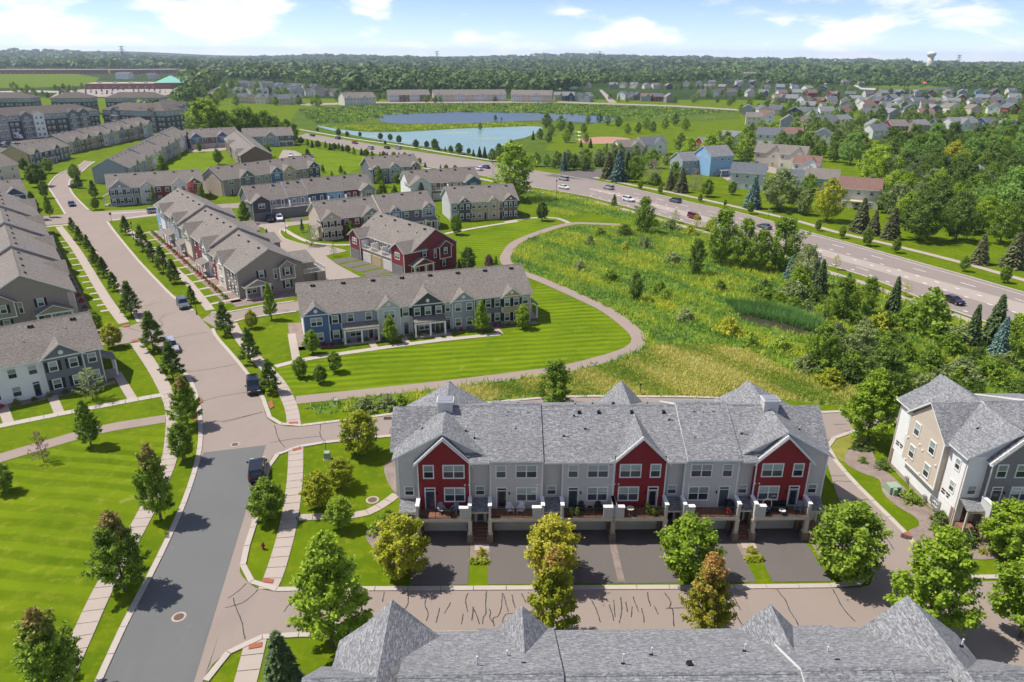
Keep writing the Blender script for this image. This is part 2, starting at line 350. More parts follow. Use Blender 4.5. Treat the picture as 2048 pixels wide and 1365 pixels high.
L['redtip'] = m_leaf('leaves_green_red_tips', LG, 0.35, ((0.468, 0.221, 0.117), 0.72, 1.0, 0.55))
L['yellowgreen'] = m_leaf('leaves_yellow_green', [(0.117, 0.169, 0.0156), (0.286, 0.351, 0.026), (0.52, 0.533, 0.039), (0.728, 0.676, 0.091)])
L['yellow'] = m_leaf('leaves_yellow', [(0.17, 0.20, 0.018), (0.36, 0.38, 0.03), (0.55, 0.52, 0.05), (0.68, 0.61, 0.10)])
L['yellowtop'] = m_leaf('leaves_yellow_tops', [(0.112, 0.168, 0.0157), (0.269, 0.336, 0.0246), (0.47, 0.47, 0.0336), (0.616, 0.538, 0.056)], 0.35, ((0.65, 0.37, 0.123), 0.75, 1.0, 0.6))
L['orange'] = m_leaf('leaves_orange', [(0.12, 0.17, 0.016), (0.27, 0.31, 0.03), (0.45, 0.42, 0.05), (0.60, 0.46, 0.10)], 0.42, ((0.66, 0.32, 0.12), 0.62, 1.0, 0.65))
L['purple'] = m_leaf('leaves_purple', [(0.091, 0.0455, 0.0569), (0.182, 0.091, 0.102), (0.296, 0.16, 0.16), (0.41, 0.227, 0.227)])
L['olive'] = m_leaf('leaves_olive', [(0.114, 0.16, 0.0569), (0.205, 0.273, 0.091), (0.342, 0.41, 0.137), (0.455, 0.501, 0.205)])
L['greybare'] = m_leaf('twigs_grey', [(0.168, 0.14, 0.119), (0.28, 0.231, 0.196), (0.392, 0.329, 0.28), (0.463, 0.405, 0.349)])
L['willow'] = m_leaf('leaves_willow', [(0.117, 0.208, 0.039), (0.195, 0.338, 0.0585), (0.299, 0.468, 0.091), (0.39, 0.559, 0.13)])
L['spruce'] = m_leaf('needles_green', [(0.05, 0.08, 0.03), (0.085, 0.135, 0.045), (0.135, 0.2, 0.065), (0.2, 0.28, 0.1)], 0.12)
L['bluespruce'] = m_leaf('needles_blue', [(0.0457, 0.102, 0.0761), (0.102, 0.19, 0.152), (0.203, 0.331, 0.28), (0.355, 0.507, 0.457)], 0.08)
L['brownspruce'] = m_leaf('needles_brownish', [(0.0725, 0.087, 0.0319), (0.131, 0.152, 0.058), (0.217, 0.232, 0.0943), (0.304, 0.29, 0.138)], 0.08)
L['grassy'] = m_leaf('tall_grass_blades', [(0.156, 0.265, 0.0312), (0.265, 0.398, 0.0437), (0.39, 0.515, 0.0624), (0.546, 0.624, 0.101)], 0.35)
L['straw'] = m_leaf('dry_grass_blades', [(0.306, 0.332, 0.0638), (0.511, 0.485, 0.102), (0.7, 0.638, 0.179), (0.7, 0.7, 0.306)], 0.3)
L['goldenrod'] = m_leaf('goldenrod', [(0.218, 0.296, 0.0281), (0.343, 0.437, 0.039), (0.515, 0.562, 0.0546), (0.7, 0.686, 0.078)], 0.35)
L['cattail'] = m_leaf('cattail_blades', [(0.0936, 0.203, 0.0468), (0.156, 0.312, 0.0702), (0.242, 0.421, 0.109), (0.343, 0.53, 0.172)], 0.35)
L['redshrub'] = m_leaf('red_shrub_leaves', [(0.137, 0.0228, 0.0273), (0.319, 0.041, 0.0455), (0.546, 0.0683, 0.0683), (0.683, 0.114, 0.114)])
L['forest'] = m_leaf('forest_leaves', [(0.0358, 0.0728, 0.0157), (0.0728, 0.134, 0.0224), (0.123, 0.196, 0.0336), (0.19, 0.263, 0.0504)], 0.15)
M['bark'] = m_plain('bark', (0.13, 0.10, 0.08), 0.9, 0.3, 3, 0.5)
M['bark_pale'] = m_plain('bark_pale', (0.3, 0.26, 0.22), 0.9, 0.25, 3, 0.5)
# ------------------------------------------------------------------ ground, roads, paths
def P(pts, z=0.0): return [G(x, y, z) for x, y in pts]
def smooth(pts, step=1.0, closed=False):
    p = [np.array(q, float) for q in pts]; n = len(p); out = []
    rng = range(n) if closed else range(n - 1)
    for i in rng:
        a, b, c, d = (p[(i - 1) % n], p[i], p[(i + 1) % n], p[(i + 2) % n]) if closed else (p[max(i - 1, 0)], p[i], p[i + 1], p[min(i + 2, n - 1)])
        k = max(2, int(np.linalg.norm(c - b) / step) + 1)
        for j in range(k):
            t = j / k; out.append(0.5 * ((2 * b) + (-a + c) * t + (2 * a - 5 * b + 4 * c - d) * t * t + (-a + 3 * b - 3 * c + d) * t ** 3))
    if not closed: out.append(p[-1])
    return [tuple(q) for q in out]
def resample(pts, step):
    p = np.array(pts, float); d = np.r_[0, np.cumsum(np.linalg.norm(np.diff(p, axis=0), axis=1))]
    n = max(1, int(round(d[-1] / step))); s = np.linspace(0, d[-1], n + 1)
    return np.stack([np.interp(s, d, p[:, 0]), np.interp(s, d, p[:, 1])], 1)
def offset(p, o):
    p = np.array(p, float); t = np.gradient(p, axis=0); t /= np.maximum(np.linalg.norm(t, axis=1), 1e-9)[:, None]
    return p + np.stack([-t[:, 1], t[:, 0]], 1) * (o[:, None] if hasattr(o, '__len__') else o)
def sheet(name, poly, z, mat, parent=None, kind='structure'):
    mb = MB(); mb.face([(x, y, z) for x, y in poly])
    me = mb.mesh(name, mat, uv=False)
    if me.polygons[0].normal.z < 0: me.flip_normals()
    o = put(name, me, parent)
    if kind and not parent: o['kind'] = kind
    return o
def band(name, line, width, z, mat, parent=None, off=0.0, h=0.0, kind='structure'):
    p = resample(line, 1.5); a = offset(p, off - width / 2); b = offset(p, off + width / 2); mb = MB()
    for i in range(len(p) - 1):
        mb.face([(*a[i], z), (*a[i + 1], z), (*b[i + 1], z), (*b[i], z)])
        if h:
            mb.face([(*a[i], z - h), (*a[i + 1], z - h), (*a[i + 1], z), (*a[i], z)]); mb.face([(*b[i + 1], z - h), (*b[i], z - h), (*b[i], z), (*b[i + 1], z)])
    o = mb.build(name, mat, parent)
    if not parent: o['kind'] = kind
    return o
def slabs(name, piece, line, width, step, z, mat, off=0.0, near=105.0, thick=0.10, gap=0.03, label=None):
    """a walk or kerb laid in separate pieces as far as they can be told apart, then one continuous strip"""
    root = empty(name); root['kind'] = 'structure'
    if label: root['label'] = label
    p = resample(line, step); a = offset(p, off - width / 2); b = offset(p, off + width / 2); far = MB(); rnd = random.Random(len(p) * 7 + int(abs(p[0][0])))
    for i in range(len(p) - 1):
        d = math.hypot(p[i][0], p[i][1])
        e = gap / step if d < near else 0
        q = [a[i] + (a[i + 1] - a[i]) * e, a[i + 1] - (a[i + 1] - a[i]) * e, b[i + 1] - (b[i + 1] - b[i]) * e, b[i] + (b[i + 1] - b[i]) * e]
        zt = z + (rnd.uniform(-0.006, 0.006) if d < near else 0)
        mb = MB() if d < near else far
        mb.prism([tuple(k) for k in q], z - thick, zt)
        if d < near: mb.build(piece, mat, root)
    if far.f: far.build(name + '_far_stretch', mat, root)
    return root
g = sheet('ground', [(-9000, -300), (9000, -300), (9000, 9000), (-9000, 9000)], -0.06, M['forest_floor'])
sheet('neighbourhood_ground', [(-330, 5), (300, 5), (760, 560), (900, 900), (-700, 800), (-620, 330)], 0.0, M['lawn'])
def fan(name, px, z, mat, sm=None): return sheet(name, smooth(P(px), sm, True) if sm else P(px), z, mat)
fan('lawn_big', [(-200, 1500), (80, 1500), (150, 1310), (205, 1180), (280, 1045), (332, 935), (338, 850), (205, 870), (88, 903), (-10, 930), (-300, 1000)], 0.008, M['lawn_left'])
fan('lawn_mown', [(590, 795), (552, 737), (740, 703), (1005, 672), (1070, 640), (1060, 590), (1078, 568), (1134, 590), (1205, 625), (1250, 658), (1268, 680), (1255, 696), (1222, 708), (1134, 730), (1022, 746), (874, 763), (726, 780)], 0.008, M['lawn_mown'])
fan('lawn_hill', [(905, 470), (1045, 440), (1090, 436), (1130, 446), (1085, 458), (1025, 484), (1003, 505), (1005, 525), (1030, 550), (1060, 562), (1060, 590), (1000, 560), (930, 530)], 0.008, M['lawn_mown'])
fan('lawn_diagonal', [(622, 292), (700, 300), (745, 315), (720, 335), (690, 350), (640, 345), (600, 338), (615, 315)], 0.008, M['lawn_diag'])
fan('lawn_court', [(300, 345), (330, 320), (400, 303), (455, 303), (462, 325), (445, 345), (420, 362), (360, 355)], 0.008, M['lawn_diag'])
fan('pond_banks', [(575, 250), (600, 215), (760, 206), (1100, 206), (1350, 214), (1480, 222), (1480, 262), (1330, 305), (1250, 318), (1200, 350), (1060, 335), (990, 325), (795, 293), (610, 262)], 0.02, M['field'])
fan('park_lawn', [(1090, 300), (1110, 270), (1150, 252), (1230, 244), (1400, 244), (1500, 236), (1520, 252), (1440, 290), (1330, 300), (1240, 312), (1160, 312)], 0.03, M['lawn'])
fan('infield', [(1155, 281), (1175, 276), (1215, 274), (1250, 276), (1262, 281), (1245, 286), (1205, 288), (1170, 287)], 0.045, M['infield'], 4)
fan('pond_near', [(636, 252), (700, 262), (760, 265), (817, 264), (919, 258), (1000, 255), (1075, 253), (1082, 261), (1052, 275), (1026, 281), (1005, 292), (985, 306), (960, 311), (898, 300), (795, 286), (713, 272), (651, 258)], 0.04, M['water_near'], 6)
fan('pond_far', [(757, 236), (775, 229), (817, 226), (919, 224), (1056, 226), (1193, 231), (1230, 238), (1193, 246), (1090, 241), (988, 245), (885, 247.5), (782, 246.5)], 0.04, M['water_far'], 8)
fan('far_meadow', [(-60, 147), (60, 146), (150, 148), (200, 156), (180, 172), (60, 176), (-60, 178)], 0.03, M['lawn'])
MEADOW = [(1040, 383), (1110, 384), (1180, 402), (1268, 428), (1420, 470), (1580, 520), (1657, 547), (1829, 607), (1960, 652), (2150, 720), (2250, 800), (1760, 815), (1690, 815), (1560, 800), (1300, 792), (1100, 792), (900, 810), (760, 818), (640, 828), (606, 815), (726, 795), (874, 779), (1022, 760), (1134, 744), (1235, 718), (1283, 695), (1290, 672), (1262, 645), (1215, 615), (1140, 580), (1085, 556), (1040, 537), (1021, 518), (1030, 500), (1060, 478), (1150, 453), (1235, 455), (1280, 448), (1180, 425), (1130, 436), (1060, 405)]
fan('meadow', MEADOW, 0.012, M['meadow'])
DRY = [(1245, 722), (1292, 702), (1310, 692), (1400, 690), (1500, 702), (1570, 740), (1640, 752), (1725, 778), (1690, 812), (1560, 798), (1300, 790), (1100, 790), (900, 806), (876, 783), (1022, 764), (1134, 748)]
fan('dry_grass', DRY, 0.018, M['drygrass'], 2)
fan('marsh_pool', [(1466, 622), (1500, 628), (1560, 642), (1615, 655), (1650, 668), (1630, 674), (1560, 662), (1500, 646)], 0.02, M['water_marsh'], 2)
fan('mud_patch', [(1650, 680), (1700, 684), (1760, 702), (1790, 718), (1760, 724), (1700, 712), (1660, 698)], 0.022, M['mud'], 2)
# --- streets
Ledge = [(140, 1510), (204, 1365), (262, 1237), (303, 1159), (341, 1081), (375, 1002), (398, 930), (406, 880), (405, 840), (400, 803), (387, 765), (369, 742), (345, 716), (322, 692)]
Ledge2 = [(281, 645), (262, 610), (234, 567), (205, 522), (176, 479), (141, 447)]
Ledge3 = [(133, 429), (112, 395), (100, 376), (102, 366), (117, 350), (140, 339), (160, 331), (172, 322)]
Redge3 = [(192, 324), (179, 332), (164, 345), (147, 355), (140, 366), (142, 378), (149, 390), (162, 404), (180, 421)]
Redge2 = [(217, 444), (234, 467), (278, 520), (322, 567), (352, 596), (390, 622)]
Redge1 = [(422, 659), (431, 677), (469, 721), (498, 759), (518, 790), (527, 812), (531, 830)]
RedgeP = [(540, 917), (533, 928), (520, 975), (507, 1036), (491, 1084), (481, 1125), (480, 1140)]
street = Ledge + Ledge2 + Ledge3 + Redge3 + Redge2 + [(404, 640)] + Redge1 + [(540, 850), (542, 885)] + RedgeP + [(470, 1165), (450, 1230), (425, 1310), (405, 1365), (350, 1500)]
sheet('street', P(street), 0.03, M['asphalt_tan'])
sheet('street_grey_patch', P([(140, 1508), (204, 1363), (262, 1236), (303, 1158), (341, 1080), (375, 1001), (398, 929), (407, 906), (532, 891), (388, 1365), (345, 1508)]), 0.036, M['asphalt_new'])
Bn = [(531, 826), (535, 838), (549, 848), (575, 854), (604, 854), (678, 845), (763, 834), (900, 816), (1050, 802), (1137, 796), (1290, 796), (1440, 799), (1560, 814), (1634, 827), (1690, 826), (2100, 812)]
Bs = [(2100, 838), (1760, 850), (1701, 862), (1640, 864), (1500, 850), (1300, 838), (1137, 838), (900, 858), (790, 870), (749, 874), (657, 883), (604, 891), (565, 902), (545, 914), (538, 925)]
sheet('side_street', P(Bn + Bs), 0.034, M['asphalt_tan'])
Dn = [(479, 1142), (484, 1153), (494, 1164), (511, 1177), (545, 1184), (600, 1184), (1000, 1182), (1677, 1177)]
Ds = [(560, 1267), (511, 1278), (460, 1298), (425, 1330), (405, 1362)]
sheet('alley', P(Dn + [(1720, 1176), (1760, 1165), (1960, 1164), (2250, 1160), (2400, 1290), (2300, 1500), (1990, 1420), (1900, 1280), (1880, 1262), (1300, 1263)] + Ds + [(420, 1330), (470, 1160)]), 0.0325, M['asphalt_tan'])
Ee = [(1700, 864), (1661, 877), (1651, 889), (1657, 909), (1701, 963), (1802, 1064), (1822, 1090), (1850, 1122), (1900, 1152), (1960, 1160)]
sheet('connecting_lane', P([(1640, 858)] + Ee + [(1960, 1190), (1730, 1185), (1745, 1160), (1756, 1136), (1757, 1122), (1748, 1108), (1710, 1075), (1690, 1030), (1672, 985), (1655, 930)]), 0.0345, M['asphalt_tan'])
sheet('court_lane', P([(404, 640), (422, 627), (457, 626), (527, 613), (589, 604), (640, 598), (720, 582), (760, 572), (800, 590), (700, 600), (640, 612), (592, 623), (498, 636), (466, 643), (430, 655)]), 0.0315, M['asphalt_tan'])
sheet('court', P([(500, 451), (560, 446), (600, 443), (660, 437), (640, 446), (603, 449), (575, 453), (562, 460), (560, 468), (571, 479), (600, 488), (622, 493), (655, 494), (692, 503), (651, 512), (673, 529), (737, 563), (745, 580), (700, 594), (660, 590), (673, 569), (622, 545), (597, 529), (552, 491), (527, 456)]), 0.0305, M['asphalt_lot'])
sheet('cross_street_near', P([(322, 692), (281, 645), (262, 652), (225, 657), (150, 664), (120, 680), (205, 691), (235, 690), (270, 684), (300, 687)]), 0.0338, M['asphalt_tan'])
sheet('cross_street_far', P([(133, 429), (75, 434), (0, 440), (0, 456), (80, 452), (141, 447), (217, 443), (319, 432), (460, 418), (560, 408), (560, 399), (457, 408), (319, 417), (187, 424)]), 0.0342, M['asphalt_tan'])
sheet('upper_court', P([(566, 300), (590, 302), (610, 312), (630, 318), (622, 326), (600, 330), (575, 338), (545, 345), (530, 335), (556, 318)]), 0.03, M['asphalt_lot'])
sheet('courtyard_lot', P([(370, 297), (470, 290), (480, 297), (440, 302), (380, 305)]), 0.03, M['asphalt_lot'])
sheet('apartment_lot', P([(-40, 290), (30, 276), (95, 272), (120, 282), (60, 298), (30, 312), (-40, 312)]), 0.03, M['asphalt_drive'])
sheet('school_lot', P([(120, 183), (180, 178), (340, 177), (352, 184), (330, 192), (100, 196)]), 0.05, M['asphalt_lot'])
sheet('far_road', P([(-100, 186), (60, 181), (130, 183), (130, 186), (60, 185), (-100, 191)]), 0.05, M['concrete'])
# arterial
An = [(610, 268), (713, 285), (795, 299), (898, 314), (992, 328), (1056, 340), (1180, 361), (1239, 372), (1326, 393), (1400, 410), (1480, 427), (1599, 461), (1702, 488.5), (1813, 520), (1924, 551), (2048, 587), (2300, 662)]
As = [(2300, 750), (2048, 668), (1935, 631), (1854, 601), (1730, 552), (1624, 522), (1520, 488), (1422, 460), (1341, 437), (1271, 418), (1180, 394), (1130, 385), (1051, 372), (980, 355), (939, 347), (846, 332), (740, 304), (640, 283), (590, 274)]
sheet('arterial_road', smooth(P(An), 8) + smooth(P(As), 8), 0.035, M['asphalt_art'])
Mt = [(1180, 377), (1240, 388), (1312, 408), (1420, 436), (1599, 486), (1785, 537), (2048, 608), (2300, 682)]; Mb = [(2300, 712), (2048, 632), (1896, 584), (1757, 543), (1599, 499), (1420, 448), (1312, 416), (1240, 394), (1180, 380)]
sheet('median_strip', smooth(P(Mt), 8) + smooth(P(Mb), 8), 0.041, M['median'])
sheet('arterial_far', P([(452, 168), (462, 168), (452, 178), (425, 198), (398, 222), (372, 225), (378, 208), (412, 185)]), 0.05, M['asphalt_art'])
sheet('park_street', P([(1090, 352), (1130, 344), (1180, 338), (1230, 340), (1215, 346), (1200, 352), (1192, 361), (1130, 358)]), 0.0365, M['asphalt_drive'])
sheet('shore_street', P([(600, 208), (760, 204), (1100, 203), (1350, 211), (1480, 219), (1480, 222), (1350, 214), (1100, 205.5), (760, 207), (600, 212)]), 0.05, M['asphalt_lot'])
sheet('hill_street', P([(1198, 180), (1204, 180), (1234, 206), (1218, 206)]), 0.055, M['asphalt_lot'])
sheet('subdivision_street', P([(1440, 352), (1520, 330), (1640, 352), (1760, 372), (2048, 350), (2048, 365), (1760, 390), (1640, 366), (1520, 342), (1455, 362)]), 0.03, M['asphalt_lot'])
# painted lines: edge lines, dashes and dots between the lane lines
_n = np.array(resample(smooth(P(An[6:]), 4), 3.0)); _s = np.array(resample(smooth(P(As[:11][::-1]), 4), 3.0))
def between(f, k=400):
    a = np.array(resample(_n, 1e9 if 0 else 3)); i = np.linspace(0, len(_n) - 1, k); j = np.linspace(0, len(_s) - 1, k)
    A = np.stack([np.interp(i, range(len(_n)), _n[:, c]) for c in (0, 1)], 1); B = np.stack([np.interp(j, range(len(_s)), _s[:, c]) for c in (0, 1)], 1)
    return A + (B - A) * f
road_marks = empty('road_markings'); road_marks['kind'] = 'structure'
def dashes(line, dash, period, width, z=0.046, name='lane_dash'):
    p = resample(line, 0.5); i = 0; step = int(period / 0.5); ln = max(1, int(dash / 0.5))
    while i + ln < len(p):
        q = p[i:i + ln + 1]
        if 0 < q[0][1] < 260: band(name, q, width, z, M['paint'], road_marks)
        i += step
for f in (0.23, 0.80): dashes(between(f), 3.5, 12.0, 0.22)
for f in (0.06, 0.40): dashes(between(f), 90, 90.5, 0.16, name='edge_line')
for f in (0.43, 0.58, 0.93): dashes(between(f), 1.0, 5.0, 0.35, name='lane_dot')
# --- kerbs (gutter and kerb cast together), laid in 3 m lengths
KM = M['concrete_lt']
def kerb(px, side, near=95): slabs('kerb', 'kerb_length', smooth(P(px), 1.0), 0.55, 3.0, 0.12, KM, off=side * 0.28, near=near)
kerb(Ledge, 1); kerb(Ledge2, 1); kerb(Redge2, -1); kerb(Redge1 + [(535, 838), (549, 848), (575, 854), (604, 854), (678, 845), (763, 834), (900, 816)], 1 if 0 else -1) if 0 else None
kerb(Ledge3, 1); kerb(Redge3, -1)
kerb([(422, 659), (431, 677), (469, 721), (498, 759), (518, 790), (527, 812), (531, 826), (536, 838), (549, 848), (575, 854), (604, 854), (678, 845), (763, 834), (900, 816), (1050, 802), (1137, 796), (1290, 796), (1440, 799), (1560, 814), (1634, 827), (1690, 826)], 1)
kerb([(790, 870), (749, 874), (657, 883), (604, 891), (565, 902), (545, 914), (535, 928), (520, 975), (507, 1036), (491, 1084), (481, 1125), (480, 1140), (484, 1153), (494, 1164), (511, 1177), (545, 1184), (600, 1184), (1000, 1182), (1400, 1180), (1677, 1177), (1715, 1173), (1742, 1160), (1755, 1140), (1757, 1122), (1746, 1107)], 1)
kerb([(405, 1362), (425, 1330), (460, 1298), (511, 1278), (560, 1267), (900, 1264), (1300, 1263), (1880, 1261), (1905, 1285), (1990, 1420)], -1)
kerb([(1760, 848), (1701, 863), (1661, 877), (1651, 889), (1657, 909), (1701, 963), (1802, 1064), (1822, 1090), (1850, 1122), (1900, 1152), (1960, 1160), (2200, 1154)], 1)
kerb([(422, 627), (457, 626), (527, 613), (589, 604)], 1); kerb([(430, 657), (466, 643), (498, 636), (592, 623)], -1)
band('arterial_kerb', smooth(P(An), 6), 0.5, 0.14, KM, h=0.1, off=0.3); band('arterial_kerb', smooth(P(As), 6), 0.5, 0.14, KM, h=0.1, off=0.3)
band('court_kerb', smooth(P([(560, 446), (575, 453), (562, 460), (560, 468), (571, 479), (600, 488), (622, 493), (655, 494), (692, 503)]), 1), 0.4, 0.12, KM, h=0.1)
# --- sidewalks in slabs
CW = M['concrete']
slabs('sidewalk', 'slab', smooth(P([(110, 1390), (163, 1275), (211, 1172), (283, 1043), (318, 972), (337, 925), (344, 885), (346, 832), (337, 794), (310, 742), (272, 686)]), 1), 1.75, 1.5, 0.07, CW)
slabs('sidewalk', 'slab', smooth(P([(248, 647), (217, 605), (188, 558), (158, 508), (138, 480), (118, 454)]), 1), 1.75, 1.5, 0.07, CW)
slabs('sidewalk', 'slab', smooth(P([(252, 457), (300, 497), (363, 552), (395, 588), (421, 621)]), 1), 1.6, 1.5, 0.07, CW)
slabs('sidewalk', 'slab', smooth(P([(464, 648), (480, 677), (510, 715), (542, 747), (565, 777), (583, 818), (588, 851)]), 1), 1.75, 1.5, 0.07, CW)
slabs('sidewalk', 'slab', smooth(P([(592, 897), (591, 939), (588, 978), (578, 1044), (565, 1097), (548, 1152), (535, 1180)]), 1), 1.75, 1.5, 0.07, CW)
slabs('sidewalk', 'slab', smooth(P([(512, 1281), (497, 1343), (478, 1410)]), 1), 1.75, 1.5, 0.07, CW)
slabs('garden_walk', 'slab', smooth(P([(598, 1036), (625, 1035), (660, 1033), (715, 1031), (745, 1022), (775, 1004), (793, 990)]), 1), 1.1, 1.5, 0.07, CW)
WL = M['concrete_lt']
slabs('row_walk', 'slab', smooth(P([(-60, 866), (0, 853), (120, 829), (240, 806), (327, 790)]), 1), 1.25, 1.6, 0.07, WL)
for a in ([(18, 848), (5, 812)], [(120, 829), (104, 792)], [(266, 800), (233, 746)]): slabs('door_walk', 'slab', P(a), 1.2, 1.6, 0.066, CW)
slabs('row_walk', 'slab', smooth(P([(551, 734), (614, 719), (740, 700), (874, 682), (1000, 669)]), 1), 1.3, 1.6, 0.07, WL)
slabs('door_walk', 'slab', smooth(P([(583, 668), (587, 690), (593, 722)]), 1), 1.3, 1.6, 0.066, CW)
for a in ([(752, 698), (741, 684)], [(817, 690), (805, 672)], [(880, 681), (870, 668)], [(902, 678), (890, 664)], [(1001, 669), (987, 652)]): slabs('door_walk', 'slab', P(a), 1.1, 1.4, 0.066, CW)
band('park_path', smooth(P([(-60, 935), (0, 917), (88, 891), (205, 859), (331, 838)]), 1), 2.4, 0.04, M['path'])
band('park_path', smooth(P([(592, 801), (726, 787), (874, 771), (1022, 753), (1134, 737), (1226, 713), (1266, 697), (1278, 678), (1256, 652), (1208, 618), (1134, 583), (1078, 559), (1032, 541), (1011, 522), (1016, 504), (1035, 484), (1092, 461), (1143, 448), (1190, 448), (1240, 450)]), 1), 2.6, 0.044, M['path'])
band('park_path', smooth(P([(1143, 449), (1112, 437), (1060, 437), (1010, 445)]), 1), 1.6, 0.042, M['concrete'])
band('verge_walk', smooth(P([(846, 336), (980, 362), (1051, 380), (1130, 392), (1180, 402), (1268, 425), (1340, 446), (1420, 468), (1500, 493), (1580, 518), (1657, 545), (1718, 564), (1829, 605), (1896, 627), (1960, 650), (2100, 703)]), 2), 2.2, 0.05, M['concrete'])
band('verge_walk', smooth(P([(598, 259), (700, 277), (800, 291), (900, 308), (995, 323)]), 3), 2.2, 0.06, M['concrete_lt'])
band('verge_walk', smooth(P([(1189, 355), (1221, 362), (1297, 377), (1363, 390), (1480, 416), (1585, 440), (1674, 465), (1785, 491), (1924, 526), (2048, 561), (2200, 604)]), 2), 2.2, 0.05, M['concrete'])
for a in ([(217, 428), (330, 421), (405, 412)], [(225, 441), (322, 428)], [(80, 455), (138, 450)]): band('cross_walk', smooth(P(a), 2), 1.5, 0.05, M['concrete_lt'])
band('row_walk', smooth(P([(890, 468), (960, 455), (1035, 443)]), 2), 1.4, 0.05, WL); band('row_walk', smooth(P([(565, 458), (620, 485), (700, 490), (780, 478)]), 2), 1.4, 0.05, WL)
# short door walks off the street walks: (street side, house side)
for i in range(13):
    f = i / 12; a = (141 + f * 92 , 482 + f * 137); q = (100 + f * 72, 494 + f * 145 - 12)
    A = G(*a); Bq = G(a[0] - 26 - 6 * f, a[1] + 3 + 1.5 * f); band('door_walk', [A, Bq], 0.9, 0.05, WL)
for i in range(11):
    f = i / 10; A = G(268 + f * 148, 470 + f * 140); Bq = G(268 + f * 148 + 46 + 22 * f, 470 + f * 140 - 7 - 7 * f); band('door_walk', [A, Bq], 0.9, 0.05, WL)
# --- red tactile pads at the ramps
for px in ([(392, 800), (404, 798), (406, 806), (396, 808)], [(536, 806), (544, 803), (548, 815), (541, 819)], [(577, 846), (595, 845), (596, 849), (578, 850)], [(584, 900), (602, 895), (604, 899), (586, 904)], [(528, 1158), (548, 1161), (545, 1169), (523, 1166)], [(499, 1291), (525, 1286), (524, 1296), (497, 1301)], [(388, 839), (396, 836), (396, 842), (388, 844)], [(245, 652), (258, 650), (260, 654), (246, 656)], [(262, 682), (276, 680), (278, 684), (264, 686)], [(1802, 1069), (1816, 1065), (1824, 1075), (1808, 1079)]):
    sheet('tactile_pad', P(px), 0.135, M['tactile'])
# --- sealed cracks
cracks = empty('sealed_cracks'); cracks['kind'] = 'structure'
C4 = lambda pts: [(560 + x / 2.768, 1120 + y / 2.768) for x, y in pts]; C5 = lambda pts: [(1300 + x / 2.738, 1120 + y / 2.738) for x, y in pts]; C7 = lambda pts: [(x / 3.413, 560 + y / 3.413) for x, y in pts]; C8 = lambda pts: [(380 + x / 3.79, 820 + y / 3.79) for x, y in pts]; C6 = lambda pts: [(x / 2.936, 900 + y / 2.936) for x, y in pts]; C3 = lambda pts: [(1600 + x / 2.967, 720 + y / 2.967) for x, y in pts]
CR = [C4(p) for p in ([(710, 190), (712, 235), (690, 275)], [(832, 185), (800, 240), (818, 300), (805, 340)], [(880, 270), (876, 310), (862, 350)], [(945, 237), (912, 297)], [(1040, 185), (1028, 225), (1042, 290)], [(1014, 300), (1006, 360)], [(1068, 262), (1062, 338)], [(1070, 265), (1090, 310), (1106, 360)], [(1146, 175), (1140, 240), (1142, 300), (1125, 320), (1122, 358)], [(1158, 275), (1172, 295), (1160, 320), (1178, 350)], [(1232, 185), (1228, 250), (1205, 318), (1180, 322), (1188, 372)], [(1236, 190), (1262, 290)], [(1284, 195), (1300, 270)], [(1232, 352), (1240, 315), (1265, 300), (1320, 302), (1360, 290)], [(1338, 185), (1362, 240)], [(1724, 228), (1745, 270), (1776, 348)], [(1822, 250), (1850, 340)], [(1845, 225), (1860, 318)], [(1884, 208), (1896, 270), (1882, 350)], [(1916, 235), (1920, 290)], [(1956, 205), (1984, 290)], [(2002, 270), (2018, 350)], [(1950, 262), (1942, 318)], [(2034, 180), (2050, 260)], [(578, 178), (570, 235)], [(60, 235), (20, 290)])]
CR += [C5(p) for p in ([(82, 182), (115, 240), (105, 262), (125, 268), (130, 368)], [(85, 267), (200, 266)], [(24, 255), (46, 300)], [(440, 180), (498, 278)], [(445, 255), (515, 382)], [(694, 162), (745, 230), (770, 290), (805, 340), (820, 380)], [(1000, 162), (1050, 250), (1085, 300), (1125, 340)], [(1755, 275), (1790, 320), (1805, 366)])]
CR += [C7(p) for p in ([(1280, 630), (1450, 608), (1612, 577)], [(1378, 830), (1520, 795), (1690, 768)], [(1480, 975), (1600, 950), (1790, 905)], [(930, 190), (1030, 170), (1110, 150)], [(1100, 330), (1110, 300), (1090, 275), (1130, 240), (1200, 225)], [(1120, 415), (1280, 380), (1430, 358)], [(880, 330), (910, 340), (975, 358)])]
CR += [C8(p) for p in ([(640, 118), (655, 180), (680, 240), (720, 292)], [(990, 115), (985, 180), (1000, 220), (1030, 240)], [(605, 252), (780, 225), (985, 202)], [(1540, 68), (1535, 130), (1518, 150), (1516, 190)], [(250, 97), (400, 60), (550, 18)])]
CR += [C6(p) for p in ([(1372, 870), (1380, 920), (1415, 1000), (1442, 1115)], [(1325, 928), (1390, 912), (1450, 885), (1515, 822)], [(1340, 872), (1390, 840), (1450, 785)])]
CR += [C3(p) for p in ([(170, 688), (230, 692), (270, 690)], [(205, 735), (210, 722), (320, 725)], [(180, 822), (300, 830), (420, 833)], [(380, 968), (430, 962), (510, 955)], [(430, 975), (480, 1020), (520, 1070), (560, 1130)], [(200, 385), (280, 384)])]
rcr = random.Random(3)
def wobble(p):
    p = resample(p, 0.22); ox = oy = 0; out = []
    for q in p: ox = ox * 0.8 + rcr.uniform(-.03, .03); oy = oy * 0.8 + rcr.uniform(-.025, .025); out.append((q[0] + ox, q[1] + oy))
    return out
